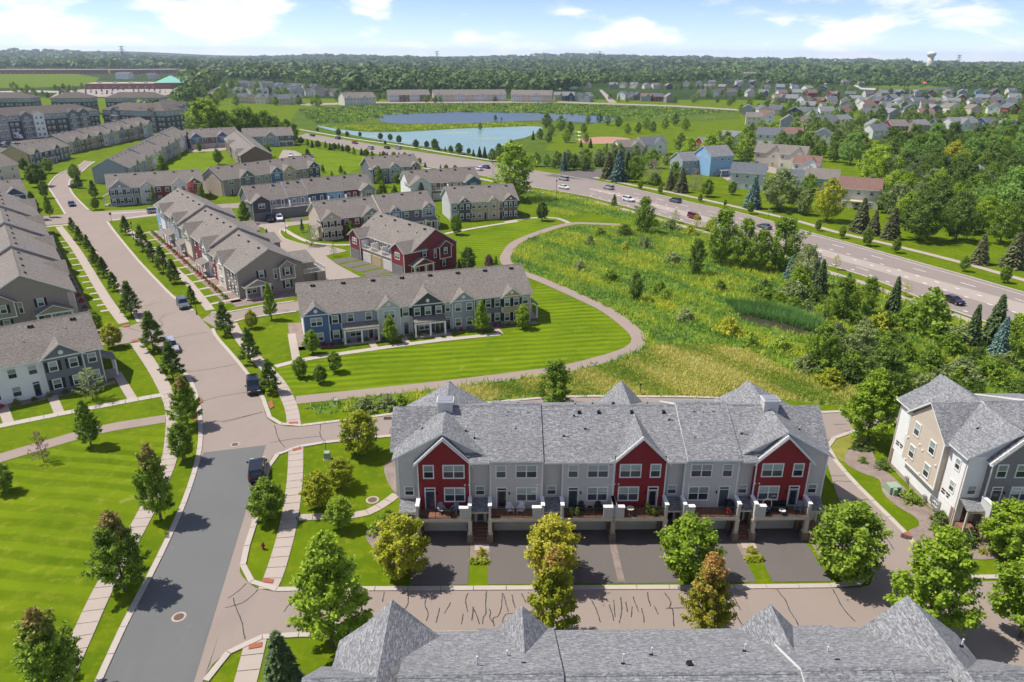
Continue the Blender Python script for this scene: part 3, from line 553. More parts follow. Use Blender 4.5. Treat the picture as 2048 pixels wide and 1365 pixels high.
def thin(name, line, width, z, mat, parent):
    p = np.array(line); mb = MB(); w = [width * rcr.uniform(0.35, 0.65) for _ in p]; a = offset(p, -np.array(w)); b = offset(p, np.array(w))
    for i in range(len(p) - 1): mb.face([(*a[i], z), (*a[i + 1], z), (*b[i + 1], z), (*b[i], z)])
    return mb.build(name, mat, parent, uv=False)
for c in CR: thin('crack_seal', wobble(smooth(P(c), 0.6)), 0.085, 0.0415, M['tar'], cracks)
# ------------------------------------------------------------------ building kit
_wc = {}
def win_mesh(w, h, style):
    """white frame ring with sash bars; style: 1 = single hung, 2 = double (mulled) hung, 3 = triple"""
    k = ('w', round(w, 2), round(h, 2), style)
    if k in _wc: return _wc[k]
    fr = MB(); t = 0.11; d = 0.07
    def bar(x0, x1, z0, z1, dd=d): fr.box(x0, x1, -dd, 0, z0, z1)
    bar(-w / 2, w / 2, h - t, h, d + 0.02); bar(-w / 2, w / 2, 0, t, d + 0.02); bar(-w / 2, -w / 2 + t, t, h - t); bar(w / 2 - t, w / 2, t, h - t)
    n = style if style in (1, 2, 3) else 1; iw = (w - 2 * t)
    for i in range(1, n): x = -w / 2 + t + iw * i / n; bar(x - 0.05, x + 0.05, t, h - t)
    bar(-w / 2 + t, w / 2 - t, h * 0.5 - 0.03, h * 0.5 + 0.03, 0.05)
    pn = MB(); pn.face([(-w / 2 + t, -0.02, t), (w / 2 - t, -0.02, t), (w / 2 - t, -0.02, h * 0.5), (-w / 2 + t, -0.02, h * 0.5)], 0)
    pn.face([(-w / 2 + t, -0.026, h * 0.5), (w / 2 - t, -0.026, h * 0.5), (w / 2 - t, -0.026, h - t), (-w / 2 + t, -0.026, h - t)], 1)
    _wc[k] = (fr.mesh('window', M['trim'], uv=False), pn.mesh('pane', [M['glass'], M['blind']], uv=False)); return _wc[k]
def shut_mesh(h):
    k = ('s', round(h, 2))
    if k not in _wc:
        mb = MB(); mb.box(-0.2, 0.2, -0.05, 0, 0, h)
        for i in range(6): z = 0.08 + (h - 0.16) * i / 6; mb.box(-0.15, 0.15, -0.062, -0.05, z, z + (h - 0.16) / 6 * 0.6)
        _wc[k] = mb.mesh('shutter', M['shutter'], uv=False)
    return _wc[k]
def window(root, x, y, z, w, h, style=1, shutters=False, rz=0.0):
    fr, pn = win_mesh(w, h, style); o = put('window', fr, root, (x, y, z), rz); put('pane', pn, o)
    if shutters:
        for s in (-1, 1): put('shutter', shut_mesh(h), o, (s * (w / 2 + 0.22), 0, 0))
    return o
def door(root, x, y, z, w, h, col, rz=0.0, transom=True, glass=True):
    k = ('d', round(w, 2), round(h, 2), col, transom, glass)
    if k not in _wc:
        f = MB(); t = 0.1; f.box(-w / 2, -w / 2 + t, -0.07, 0, 0, h); f.box(w / 2 - t, w / 2, -0.07, 0, 0, h); f.box(-w / 2, w / 2, -0.08, 0, h, h + t)
        hh = h - (0.32 if transom else 0)
        if transom: f.box(-w / 2 + t, w / 2 - t, -0.07, 0, hh, hh + 0.07)
        p = MB(); p.box(-w / 2 + t, w / 2 - t, -0.035, 0, 0, hh, 0)
        if glass: p.box(-w / 2 + t + 0.13, w / 2 - t - 0.13, -0.042, -0.034, 0.25, hh - 0.16, 1)
        if transom: p.face([(-w / 2 + t, -0.02, hh + 0.07), (w / 2 - t, -0.02, hh + 0.07), (w / 2 - t, -0.02, h), (-w / 2 + t, -0.02, h)], 1)
        p.box(w / 2 - t - 0.12, w / 2 - t - 0.06, -0.09, -0.035, 1.0, 1.06, 2)
        _wc[k] = (f.mesh('door', M['trim'], uv=False), p.mesh('door_leaf', [M[col], M['glass'], M['steel']], uv=False))
    f, p = _wc[k]; o = put('door', f, root, (x, y, z), rz); put('door_leaf', p, o); return o
def gable(mb, axis, a0, a1, c, zr, hl, zl, hr, zr2, th=0.16, ms=0, mt=1):
    """gable roof shell: ridge along axis ('x' or 'y') from a0 to a1 at cross position c, height zr; left eave hl away at zl, right eave hr away at zr2"""
    def pt(a, q, z): return (a, q, z) if axis == 'x' else (q, a, z)
    for s, hw, ze in ((-1, hl, zl), (1, hr, zr2)):
        if hw <= 0: continue
        e = c + s * hw; T = [pt(a0, c, zr), pt(a1, c, zr), pt(a1, e, ze), pt(a0, e, ze)]; B = [(x, y, z - th) for x, y, z in T]
        b = len(mb.v); mb.v += T + B
        flip = (s == 1) == (axis == 'x')
        top = (0, 1, 2, 3); 
        n = (Vector(T[1]) - Vector(T[0])).cross(Vector(T[2]) - Vector(T[1]))
        if n.z < 0: top = (3, 2, 1, 0)
        mb.f.append(tuple(b + i for i in top)); mb.m.append(ms)
        mb.f.append(tuple(b + 4 + i for i in reversed(top))); mb.m.append(mt)
        for i, j in ((1, 2), (2, 3), (3, 0)):
            mb.f.append((b + i, b + j, b + 4 + j, b + 4 + i)); mb.m.append(mt)
def gable_wall(mb, axis, a, c, half_l, half_r, z0, zr, m=0, zl=None, th=0.12):
    """triangular wall under a gable at position a along the axis"""
    zl = z0 if zl is None else zl
    tri = [(c - half_l, z0), (c + half_r, zl), (c, zr)]
    b = len(mb.v)
    for d in (0, th):
        for q, z in tri: mb.v.append((a + d, q, z) if axis == 'x' else (q, a + d, z))
    for f in ((0, 1, 2), (5, 4, 3), (0, 3, 4, 1), (1, 4, 5, 2), (2, 5, 3, 0)): mb.f.append(tuple(b + i for i in f)); mb.m.append(m)
def vents(root, spots, mat='pvc'):
    for (x, y, z, h) in spots:
        k = ('v', round(h, 2))
        if k not in _wc:
            mb = MB(); mb.tube((0, 0, -0.25), (0, 0, h), 0.055, n=8); mb.tube((0, 0, -0.1), (0, 0, 0.06), 0.14, 0.07, n=8, m=1); _wc[k] = mb.mesh('vent_pipe', [M[mat], M['iron']], uv=False)
        put('vent_pipe', _wc[k], root, (x, y, z))
def boxvents(root, spots):
    if 'bv' not in _wc:
        mb = MB(); mb.hexa([(-.2, -.2, -.12), (.2, -.2, -.12), (.2, .2, -.1), (-.2, .2, -.1), (-.14, -.2, .12), (.14, -.2, .12), (.14, .14, .16), (-.14, .14, .16)]); _wc['bv'] = mb.mesh('roof_vent', M['iron'], uv=False)
    for p in spots: put('roof_vent', _wc['bv'], root, p)
def railing(name, p0, p1, h, mat, root, step=0.13):
    mb = MB(); a, b = Vector(p0), Vector(p1); L_ = (b - a).length; n = max(2, int(L_ / step)); up = Vector((0, 0, 1)); nrm = (b - a).normalized().cross(up) * 0.02
    def beam(z0, z1, t):
        o = nrm * (t / 0.02); mb.hexa([a - o + up * z0, b - o + up * z0, b + o + up * z0, a + o + up * z0, a - o + up * z1, b - o + up * z1, b + o + up * z1, a + o + up * z1])
    beam(h - 0.05, h, 0.035); beam(0.08, 0.12, 0.02)
    for i in range(n + 1):
        q = a + (b - a) * (i / n); r = 0.03 if i % 12 in (0,) else 0.011
        mb.tube(q + up * (0 if r > .02 else .1), q + up * (h - 0.02), r, n=4, cap=False)
    return mb.build(name, M[mat], root, uv=False)
def ridge_caps(R, x0, x1, y, z, mat='roof_grey'):
    mb = MB(); n = int((x1 - x0) / 0.22)
    for i in range(n):
        a = x0 + (x1 - x0) * i / n; b = a + (x1 - x0) / n * 1.02
        mb.hexa([(a, y - 0.17, z - 0.04), (b, y - 0.17, z - 0.06), (b, y + 0.17, z - 0.06), (a, y + 0.17, z - 0.04), (a, y - 0.02, z + 0.055), (b, y - 0.02, z + 0.03), (b, y + 0.02, z + 0.03), (a, y + 0.02, z + 0.055)])
    o = mb.build('ridge_cap', M[mat], R); o['kind'] = 'stuff'; return o
# ------------------------------------------------------------------ three-storey condo block (6 units)
BAYS = [(1.98, 7.08, 'red', 0), (9.04, 14.22, 'grey', 0), (16.14, 21.22, 'grey', 0), (21.24, 26.38, 'red', 1), (28.18, 33.56, 'grey', 1), (35.22, 40.55, 'red', 1)]
REC = [(7.08, 9.04), (14.22, 16.14), (26.38, 28.18), (33.56, 35.22)]
def condo(label, loc, rz, scheme, south=True, west=False, north_small=False, L_=42.45, ec=4.45, ew=4.95, D=12.0):
    R = thing('condo_building', label, 'building', (*loc, 0), rz, 'grey-roofed condo blocks')
    ZE = 8.5; HD = D / 2; wall = M['s_' + scheme['wall']]
    mb = MB(); mb.box(0, L_, 0.6, D - 0.6, 0, ZE); mb.build('wall', M['s_' + scheme['end']] if west else wall, R)
    base = MB(); base.box(-0.03, L_ + 0.03, 0.55, D - 0.55, 0, 0.45); base.build('foundation', M['concrete'], R)
    # roofs
    cov = [(4.6, 7.08), (21.24, 26.38), (35.22, L_ - 4.6)] if south else []
    secs = [(4.6, 9.0, 0.0), (9.0, 14.25, 0.22), (14.25, 28.25, 0.0), (28.25, 33.6, 0.22), (33.6, L_ - 4.6, 0.0)]
    for a, b, dz in secs:
        cuts = sorted({a, b} | {x for c in cov for x in c if a < x < b})
        for x0, x1 in zip(cuts[:-1], cuts[1:]):
            rf = MB(); hl = HD + 0.5; zs = ZE + dz * 0.9; zr = 11.45 + dz
            hs = HD - 0.3 if any(c[0] <= (x0 + x1) / 2 <= c[1] for c in cov) else hl
            gable(rf, 'x', x0, x1, HD, zr, hs, zr - (zr - zs) * hs / hl, hl, zs); rf.build('main_roof', [M['roof_grey'], M['trim']], R)
        ridge_caps(R, a, b, HD, 11.45 + dz)
    for a, b, dz in secs:
        if dz:
            for x in (a, b - 0.1): mbs = MB(); gable_wall(mbs, 'x', x, HD, HD + 0.35, HD + 0.35, ZE + dz - 0.3, 11.45 + dz - 0.1); mbs.build('party_wall', M['trim'], R)
    for cx, sgn in ((ec, -1), (L_ - ec, 1)):
        e = MB()
        gable(e, 'y', 0.25, D - 0.25, cx, 11.35, ew, ZE - 0.02, ew, ZE - 0.02)
        x_end = -0.95 if sgn < 0 else L_ + 0.95
        gable(e, 'x', min(cx, x_end), max(cx, x_end), HD, 11.36, 3.75, 8.3, 3.75, 8.3)
        e.build('end_roof', [M['roof_grey'], M['trim']], R)
        [(lambda w: (gable_wall(w, 'y', yy, cx, ec - .03, ec - .03, ZE, 11.15), w.build('gable_wall', wall, R)))(MB()) for yy in (0.62, D - 0.74)]
        # projecting bay on the end wall
        b = MB(); x0, x1 = (-0.6, 0.4) if sgn < 0 else (L_ - 0.4, L_ + 0.6)
        b.box(x0, x1, HD - 3.25, HD + 3.25, 2.6, 8.3); gable_wall(b, 'x', x0 if sgn < 0 else x1 - 0.12, HD, 3.25, 3.25, 8.3, 11.0); b.build('end_bay', M['s_' + scheme['bay']], R)
        xs = x0 - 0.03 if sgn < 0 else x1 - 0.03
        for yy in (HD - 3.28, HD + 3.1): tr = MB(); tr.box(xs, xs + 0.06, yy, yy + 0.18, 2.76, 8.3); tr.build('corner_board', M['trim'], R)
        tr = MB(); tr.box(xs, xs + 0.06, HD - 3.28, HD + 3.28, 2.55, 2.75); tr.build('skirt_board', M['trim'], R)
    # front gables over the coloured bays, steep
    for i, (a, b, c, mir) in enumerate(BAYS):
        if c != 'red': continue
        cx = (a + b) / 2; hw = (b - a) / 2; gb = MB()
        gable(gb, 'y', -0.45, HD - 0.1, cx, ZE + hw + 0.0, hw + 0.35, ZE - 0.35, hw + 0.35, ZE - 0.35); gb.build('front_gable_roof', [M['roof_grey'], M['trim']], R)
    for cx, hw in (((ec, 2.6), (12.1, 2.0), (28.9, 2.0), (L_ - ec, 2.6)) if north_small else ((4.45, 2.6), (23.7, 2.6), (L_ - 4.45, 2.6))):
        nb = MB(); nw = MB(); gable(nb, 'y', HD + 0.1, D + 0.5, cx, ZE + hw * 1.06, hw + 0.35, ZE - 0.35, hw + 0.35, ZE - 0.35); nw.box(cx - hw, cx + hw, D - 0.7, D - 0.05, 2.6, ZE); gable_wall(nw, 'y', D - 0.2, cx, hw, hw, ZE, ZE + hw * 1.04)
        nb.build('rear_gable_roof', [M['roof_grey'], M['trim']], R); nw.build('rear_bay', wall, R)
    for cx in ((4.45, L_ - 4.45) if south and not west else ()):
        ch = MB(); ch.box(cx - 0.75, cx + 0.75, 5.1, 6.3, 10.6, 12.2, 0); ch.box(cx - 0.85, cx + 0.85, 5.0, 6.4, 12.2, 12.32, 1); ch.hexa([(cx - 0.8, 5.05, 12.32), (cx + 0.8, 5.05, 12.32), (cx + 0.8, 6.35, 12.32), (cx - 0.8, 6.35, 12.32), (cx - 0.7, 5.15, 12.45), (cx + 0.7, 5.15, 12.45), (cx + 0.7, 6.25, 12.45), (cx - 0.7, 6.25, 12.45)], 2)
        ch.build('chimney', [wall, M['trim'], M['steel']], R)
    vents(R, [(x, y, 8.5 + (min(y, D - y, HD) + 0.5) * 0.453 + 0.1, h) for x, y, h in ((7.5, 2.2, 0.7), (10.6, 4.6, 0.5), (11.5, 3.1, 0.45), (16.4, 2.4, 0.75), (17.6, 4.7, 0.6), (18.6, 3.2, 0.55), (29.3, 2.0, 0.6), (27.3, 4.2, 0.5), (30.8, 4.9, 0.5), (30.2, 3.5, 0.5), (34.3, 2.6, 0.8), (11.0, 8.2, 0.5), (20.0, 8.4, 0.5), (31.0, 8.3, 0.5), (9.2, 6.9, 0.8), (18.0, 7.2, 0.7), (26, 8.8, 0.5))] + [(2.2, 3.6, 10.15, 0.35), (6.6, 3.0, 10.2, 0.4), (40.4, 3.2, 10.1, 0.4), (37, 4, 10.5, 0.4), (2.5, 9.5, 10.2, 0.5), (40, 9.0, 10.3, 0.5)])
    boxvents(R, [(x, HD - .9, 11.08) for x in (10.9, 13.0, 18.2, 20.2, 23.6, 26.9, 30.0, 32.0)] + [(x, HD + 1.0, 11.06) for x in (12.0, 22.0, 31.0)])
    if not south: return R
    # south front
    for i, (a, b, c, mir) in enumerate(BAYS):
        col = scheme['bays'][i]; bm = MB(); bm.box(a, b, 0, 0.62, 2.62, ZE - 0.02)
        cx = (a + b) / 2; hw = (b - a) / 2
        if c == 'red': gable_wall(bm, 'y', 0.0, cx, hw, hw, ZE - 0.02, ZE + hw - 0.15)
        bm.build('bay_wall', M['s_' + col], R)
        for x in (a + 0.03, b - 0.03): tr = MB(); tr.box(x - 0.06, x + 0.06, -0.05, 0.05, 2.95, ZE - 0.35); tr.build('corner_board', M['trim'], R)
        if c == 'red':
            for s in (-1, 1):   # rake boards
                p0 = Vector((cx, -0.05, ZE + hw + 0.05)); p1 = Vector((cx + s * (hw + 0.33), -0.05, ZE - 0.3)); o = Vector((0, 0, -0.3)); y = Vector((0, -0.1, 0))
                tr = MB(); tr.hexa([p0 + o, p1 + o, p1 + o + y, p0 + o + y, p0, p1, p1 + y, p0 + y]); tr.build('rake_board', M['trim'], R)
        f = (lambda t: a + (b - a) * t) if not mir else (lambda t: b - (b - a) * t)
        window(R, f(0.21), 0, 6.5, 1.08, 1.55, 1); window(R, f(0.69), 0, 6.5, 2.16, 1.55, 2); window(R, f(0.70), 0, 3.8, 2.1, 1.68, 2)
        door(R, f(0.225), 0, 3.02, 1.08, 2.35, scheme['doors'][i])
        for q in (0.9, 0.98):
            v = MB(); v.box(-0.07, 0.07, -0.08, 0, -0.07, 0.07); v.build('wall_vent', M['trim'], R, uv=False, loc=(f(q), 0, 5.75))
        lamp = MB(); lamp.box(-0.06, 0.06, -0.16, 0, 0, 0.05); lamp.lathe([(0.05, -0.2), (0.08, -0.05), (0.03, 0.02)], 6, c=(0, -0.11)); lamp.build('wall_lamp', M['iron'], R, uv=False, loc=(f(0.37), 0, 4.85))
        # balcony
        y0 = -1.5; dk = empty('balcony', (0, 0, 0), 0, R)
        boards = MB(); nb_ = int((b - a - 0.1) / 0.14)
        for j in range(nb_): x = a + 0.05 + j * (b - a - 0.1) / nb_; boards.box(x, x + (b - a - 0.1) / nb_ - 0.012, y0, 0, 2.86, 2.93)
        boards.build('deck_floor', M['deck'], dk)
        bw = MB(); bw.box(a - 0.12, b + 0.12, y0 - 0.1, 0, 2.5, 2.85); bw.build('deck_beam', M['cream'], dk)
        g0, g1 = (a + 0.15, b - 1.0) if not mir else (a + 1.0, b - 0.15)
        railing('railing', (g0, y0 + 0.03, 2.93), (g1, y0 + 0.03, 2.93), 1.02, 'iron', dk)
        hwall = MB(); hx = (b - 1.0, b - 0.14) if not mir else (a + 0.14, a + 1.0); hwall.box(hx[0], hx[1], y0 - 0.02, y0 + 0.3, 2.86, 4.0, 0); hwall.box(hx[0] - 0.06, hx[1] + 0.02, y0 - 0.1, y0 + 0.38, 4.0, 4.1, 1); hwall.build('half_wall', [wall, M['trim']], dk)
        for x in (a, b):
            sw = MB(); sw.box(x - 0.13, x + 0.13, y0 - 0.05, -0.002, 2.86, 4.3, 0); sw.box(x - 0.19, x + 0.19, y0 - 0.12, -0.003, 4.3, 4.4, 1); sw.build('side_wall', [wall, M['trim']], dk)
            pc = MB(); pc.box(x - 0.19, x + 0.19, y0 + 0.0, y0 + 0.38, 0.95, 2.5, 0); pc.box(x - 0.27, x + 0.27, y0 - 0.08, y0 + 0.46, 0.93, 1.03, 0); pc.box(x - 0.23, x + 0.23, y0 - 0.04, y0 + 0.42, 2.35, 2.5, 0); pc.box(x - 0.31, x + 0.31, y0 - 0.12, y0 + 0.5, 0, 0.93, 1); pc.build('post', [M['cream'], M['stone']], dk)
        gd = MB(); gd.box(a + 0.35, b - 0.35, 0.42, 0.5, 0, 2.25)
        for j in range(4): gd.box(a + 0.4, b - 0.4, 0.40, 0.425, 0.06 + j * 0.55, 0.56 + j * 0.55)
        gd.build('garage_door', M['garage'], R)
        gs = MB(); gs.box(a, a + 0.35, 0.05, 0.55, 0, 2.6); gs.box(b - 0.35, b, 0.05, 0.55, 0, 2.6); gs.build('garage_jamb', M['stone'], R)
        gt = MB(); gt.box(a + 0.35, b - 0.35, 0.3, 0.55, 2.25, 2.6); gt.build('garage_header', M['cream'], R)
    for x in (-0.06, L_ - 0.08): tr = MB(); tr.box(x, x + 0.14, 0.53, 0.67, 0.4, ZE); tr.build('corner_board', M['trim'], R)
    for i, (a, b) in enumerate(REC):
        cx = (a + b) / 2
        window(R, cx, 0.6, 4.15, 1.0, 1.15, 1)
        ent = empty('entry', (0, 0, 0), 0, R)
        pr = MB(); pr.hexa([(a + 0.12, -0.95, 3.2), (b - 0.12, -0.95, 3.2), (b - 0.12, 0.6, 3.75), (a + 0.12, 0.6, 3.75), (a + 0.12, -0.95, 3.3), (b - 0.12, -0.95, 3.3), (b - 0.12, 0.6, 3.85), (a + 0.12, 0.6, 3.85)]); pr.build('porch_roof', M['roof_grey'], ent)
        pt = MB(); pt.box(a + 0.12, b - 0.12, -0.96, -0.9, 3.05, 3.2); pt.build('porch_beam', M['cream'], ent)
        door(R, cx, 0.58, 0.95, 1.0, 2.2, scheme['entry'][i], transom=False)
        stn = MB(); stn.box(a, cx - 0.62, 0.5, 0.59, 0.4, 3.2); stn.box(cx + 0.62, b, 0.5, 0.59, 0.4, 3.2); stn.build('stone_facing', M['stone'], ent)
        ld = MB(); ld.box(a + 0.15, b - 0.15, -0.3, 0.58, 0, 0.95); ld.build('landing', M['brickstep'], ent)
        for j in range(5):
            st = MB(); st.box(a + 0.25, b - 0.25, -0.3 - 0.3 * (j + 1), -0.3 - 0.3 * j, 0, 0.95 - 0.19 * j - 0.19 + 0.03); st.build('step', M['brickstep'], ent)
        for x in (a + 0.2, b - 0.2):
            hr = MB(); hr.tube((x, 0.4, 1.85), (x, -0.3, 1.85), 0.03, n=6); hr.tube((x, -0.3, 1.85), (x, -1.8, 0.95), 0.03, n=6)
            for k in range(7): yy = -0.3 - 1.5 * k / 6; zz = 0.95 - 0.95 * k / 6; hr.tube((x, yy, zz - 0.02), (x, yy, zz + 0.9), 0.018, n=4)
            hr.build('handrail', M['iron'], ent, uv=False)
    for x in (1.0, L_ - 1.0):
        window(R, x, 0.6, 4.15, 1.0, 1.15, 1); sgn = -1 if x < 5 else 1
        ent = empty('end_entry', (0, 0, 0), 0, R); a, b = x - 0.95, x + 0.95
        pr = MB(); pr.hexa([(a, -0.95, 3.1), (b, -0.95, 3.1), (b, 0.6, 3.7), (a, 0.6, 3.7), (a, -0.95, 3.2), (b, -0.95, 3.2), (b, 0.6, 3.8), (a, 0.6, 3.8)]); pr.build('porch_roof', M['roof_grey'], ent)
        pb = MB(); pb.box(a, b, -0.96, -0.88, 2.95, 3.12); pb.box(a + 0.05, a + 0.22, -0.93, -0.78, 0, 2.95); pb.box(b - 0.22, b - 0.05, -0.93, -0.78, 0, 2.95); pb.build('porch_frame', M['cream'], ent)
        door(R, x, 0.58, 0.95, 1.0, 2.1, scheme['entry'][0], transom=False)
        ld = MB(); ld.box(a + 0.1, b - 0.1, -0.6, 0.58, 0, 0.95)
        for j in range(5): ld.box(x - 0.6, x + 0.6, -0.6 - 0.28 * (j + 1), -0.6 - 0.28 * j, 0, 0.95 - 0.19 * (j + 1) + 0.02)
        ld.build('steps', M['brickstep'], ent)
        for s in (-0.58, 0.58):
            hr = MB(); hr.tube((x + s, -0.6, 1.85), (x + s, -2.0, 0.95), 0.03, n=6); hr.tube((x + s, -0.6, 0.9), (x + s, -0.6, 1.85), 0.03, n=6); hr.tube((x + s, -2.0, 0), (x + s, -2.0, 0.95), 0.03, n=6); hr.build('handrail', M['steel'], ent, uv=False)
    if west:   # windows and fittings of the end wall (faces -x)
        q = -math.pi / 2
        for y, z in ((HD - 1.5, 5.9), (HD - 1.5, 3.1), (HD + 1.6, 6.4), (HD + 1.6, 3.6)): window(R, -0.6, y, z, 1.1, 1.6, 1, rz=q)
        for y, z in ((2.0, 6.2), (2.0, 3.6)): window(R, 0, y, z, 0.9, 1.3, 1, rz=q)
        for y, z in ((D - 3.0, 6.4), (D - 3.0, 4.0)): window(R, 0, y, z, 0.6, 1.3, 1, rz=q)
        for y, z in ((HD - 2.7, 5.3), (HD - .1, 5.6), (HD + .6, 5.9), (HD + 2.8, 5.6), (HD - .5, 2.9), (HD + 2.4, 3.0)):
            v = MB(); v.box(-0.12, 0, -0.1, 0.1, -0.08, 0.08); v.build('wall_vent', M['trim'], R, uv=False, loc=(-0.6, y, z))
        [(lambda bt: (bt.box(-0.035, 0.02, ya, yb, 2.35, 2.42), bt.build('belt_trim', M['trim'], R)))(MB()) for ya, yb in ((1.35, HD - 3.3), (HD + 3.3, D - 1.25))]
        [(lambda st: (st.box(-0.06, 0.02, ya, yb, 0, 2.3), st.build('stone_facing', M['stone'], R)))(MB()) for ya, yb in ((0.6, 1.3), (D - 1.2, D - 0.6))]
        for y in (0.75, D - 0.8):
            ds = MB(); ds.tube((-0.09, y, 0.3), (-0.09, y, 8.4), 0.05, n=6); ds.tube((-0.09, y, 0.3), (-1.3, y - 0.5, 0.1), 0.06, n=6); ds.build('downspout', M['cream'], R, uv=False)
        mt = MB(); mt.box(-0.3, 0, 2.9, 3.9, 0.5, 1.7); mt.box(-0.2, 0, 4.1, 4.5, 0.8, 1.5)
        for j in range(4):
            for k in range(2): mt.tube((-0.3, 3.05 + j * 0.23, 0.85 + k * 0.45), (-0.4, 3.05 + j * 0.23, 0.85 + k * 0.45), 0.08, n=8)
        mt.build('meter_bank', M['steel'], R, uv=False)
        for y in (5.0, 8.7):
            gm = MB(); gm.tube((-0.25, y, 0), (-0.25, y, 0.9), 0.04, n=6); gm.tube((-0.25, y, 0.6), (-0.25, y + 0.7, 0.6), 0.04, n=6); gm.box(-0.4, -0.1, y + 0.15, y + 0.45, 0.65, 0.95); gm.build('gas_meter', M['steel'], R, uv=False)
        # address lettering, too small to read in the photograph: five figures, dash, five figures over a long and a short word
        rl = random.Random(2)
        for y0, z0 in ((D - 1.3, 3.4), (3.35, 3.02)):
            for r_, pat in enumerate(('xxxxx-xxxxx', 'xxxxx  xxx')):
                mb = MB(); w = 0.13
                for k, ch in enumerate(pat):
                    if ch == ' ': continue
                    ya = y0 - k * w; h = 0.2 if ch == 'x' else 0.04; zb = z0 - r_ * 0.3 + (0 if ch == 'x' else 0.08)
                    mb.box(-0.035, -0.01, ya - 0.035, ya, zb, zb + h)
                    if ch == 'x': zz = zb + rl.choice([0.0, 0.08, 0.16]); mb.box(-0.036, -0.01, ya - 0.085, ya - 0.035, zz, zz + 0.035); mb.box(-0.034, -0.01, ya - 0.1, ya - 0.07, zb + rl.choice([0, 0.09]), zb + rl.choice([0.14, 0.2]))
                o = mb.build('lettering', M['iron'], R, uv=False); o['kind'] = 'stuff'
    return R
SCH_M = dict(wall='grey', end='grey', bay='grey', bays=['red', 'grey', 'grey', 'red', 'grey', 'red'], doors=['s_dblue', 's_brown', 's_dgreen', 's_beige', 's_dblue', 's_bgrey'], entry=['s_bgrey', 's_cream', 's_dgreen', 's_dgreen'])
SCH_B = dict(wall='lgrey', end='white', bay='beige', bays=['dgrey'] * 6, doors=['s_charcoal'] * 6, entry=['s_red'] * 4)
MAIN_O, MAIN_R = (-11.12, 60.0), rad(1.25)
def loc_m(x, y, o=MAIN_O, r=MAIN_R): c, s = math.cos(r), math.sin(r); return (o[0] + c * x - s * y, o[1] + s * x + c * y)
condo('long grey and dark red three-storey townhouse block with balconies over garages', MAIN_O, MAIN_R, SCH_M)
condo('townhouse block in the bottom foreground of which only the grey shingled roof shows', (-11.0, 25.35), MAIN_R, SCH_M, south=False, north_small=True, L_=41.6, ec=3.4, ew=3.6)
condo('white-walled townhouse block with beige bay at the frame edge, across the lane', (45.35, 60.8), MAIN_R, SCH_B, west=True, D=14.0)
# driveways, rock strips and walks in front of the main block
for i, (a, b, c, m_) in enumerate(BAYS):
    sheet('driveway', [loc_m(a + 0.05, 0.4), loc_m(a - (0.2 if i < 3 else 0), -7.6), loc_m(b + (0.15 if i > 2 else 0), -7.6), loc_m(b - 0.05, 0.4)], 0.026 + 0.001 * i, M['asphalt_drive'])
def patch(name, x0, x1, y0, y1, z, mat): return sheet(name, [loc_m(x0, y0), loc_m(x1, y0), loc_m(x1, y1), loc_m(x0, y1)], z, mat)
for a, b in REC:
    patch('rock_bed', a + 0.02, b - 0.02, -4.6, -0.2, 0.034, M['rock'])
    for k in range(2): mb = MB(); q = [loc_m(a + 0.45 + k * 0.72, -2.8), loc_m(a + 1.13 + k * 0.72, -2.8), loc_m(a + 1.13 + k * 0.72, -1.85), loc_m(a + 0.45 + k * 0.72, -1.85)]; mb.prism(q, 0.0, 0.075); o = mb.build('entry_slab', M['concrete']); o['kind'] = 'structure'
patch('rock_strip', 20.9, 21.55, -7.4, -1.0, 0.0365, M['rock'])
sheet('rock_bed', smooth(P([(775, 925), (768, 940), (778, 970), (795, 985), (795, 925)]), 0.8, True), 0.03, M['rock'])
sheet('rock_bed', smooth(P([(735, 1060), (733, 1080), (745, 1095), (748, 1115), (765, 1128), (800, 1132), (838, 1120), (845, 1075), (800, 1040), (765, 1045)]), 0.8, True), 0.03, M['rock'])
sheet('rock_bed', smooth(P([(1622, 1080), (1640, 1115), (1655, 1110), (1690, 1105), (1715, 1085), (1690, 1050), (1640, 1050)]), 0.8, True), 0.03, M['rock'])
sheet('rock_bed', smooth(P([(1700, 900), (1690, 925), (1720, 945), (1758, 960), (1765, 985), (1790, 1010), (1830, 1035), (1838, 1052), (1815, 1065), (1840, 1095), (1900, 1110), (1960, 1120), (2000, 1110), (1960, 1060), (1900, 1050), (1760, 930), (1740, 890)]), 1.0, True), 0.03, M['rock'])
sheet('dry_verge', smooth(P([(1664, 885), (1662, 905), (1690, 925), (1705, 900), (1740, 885), (1720, 868), (1690, 870)]), 0.8, True), 0.027, M['drygrass'])
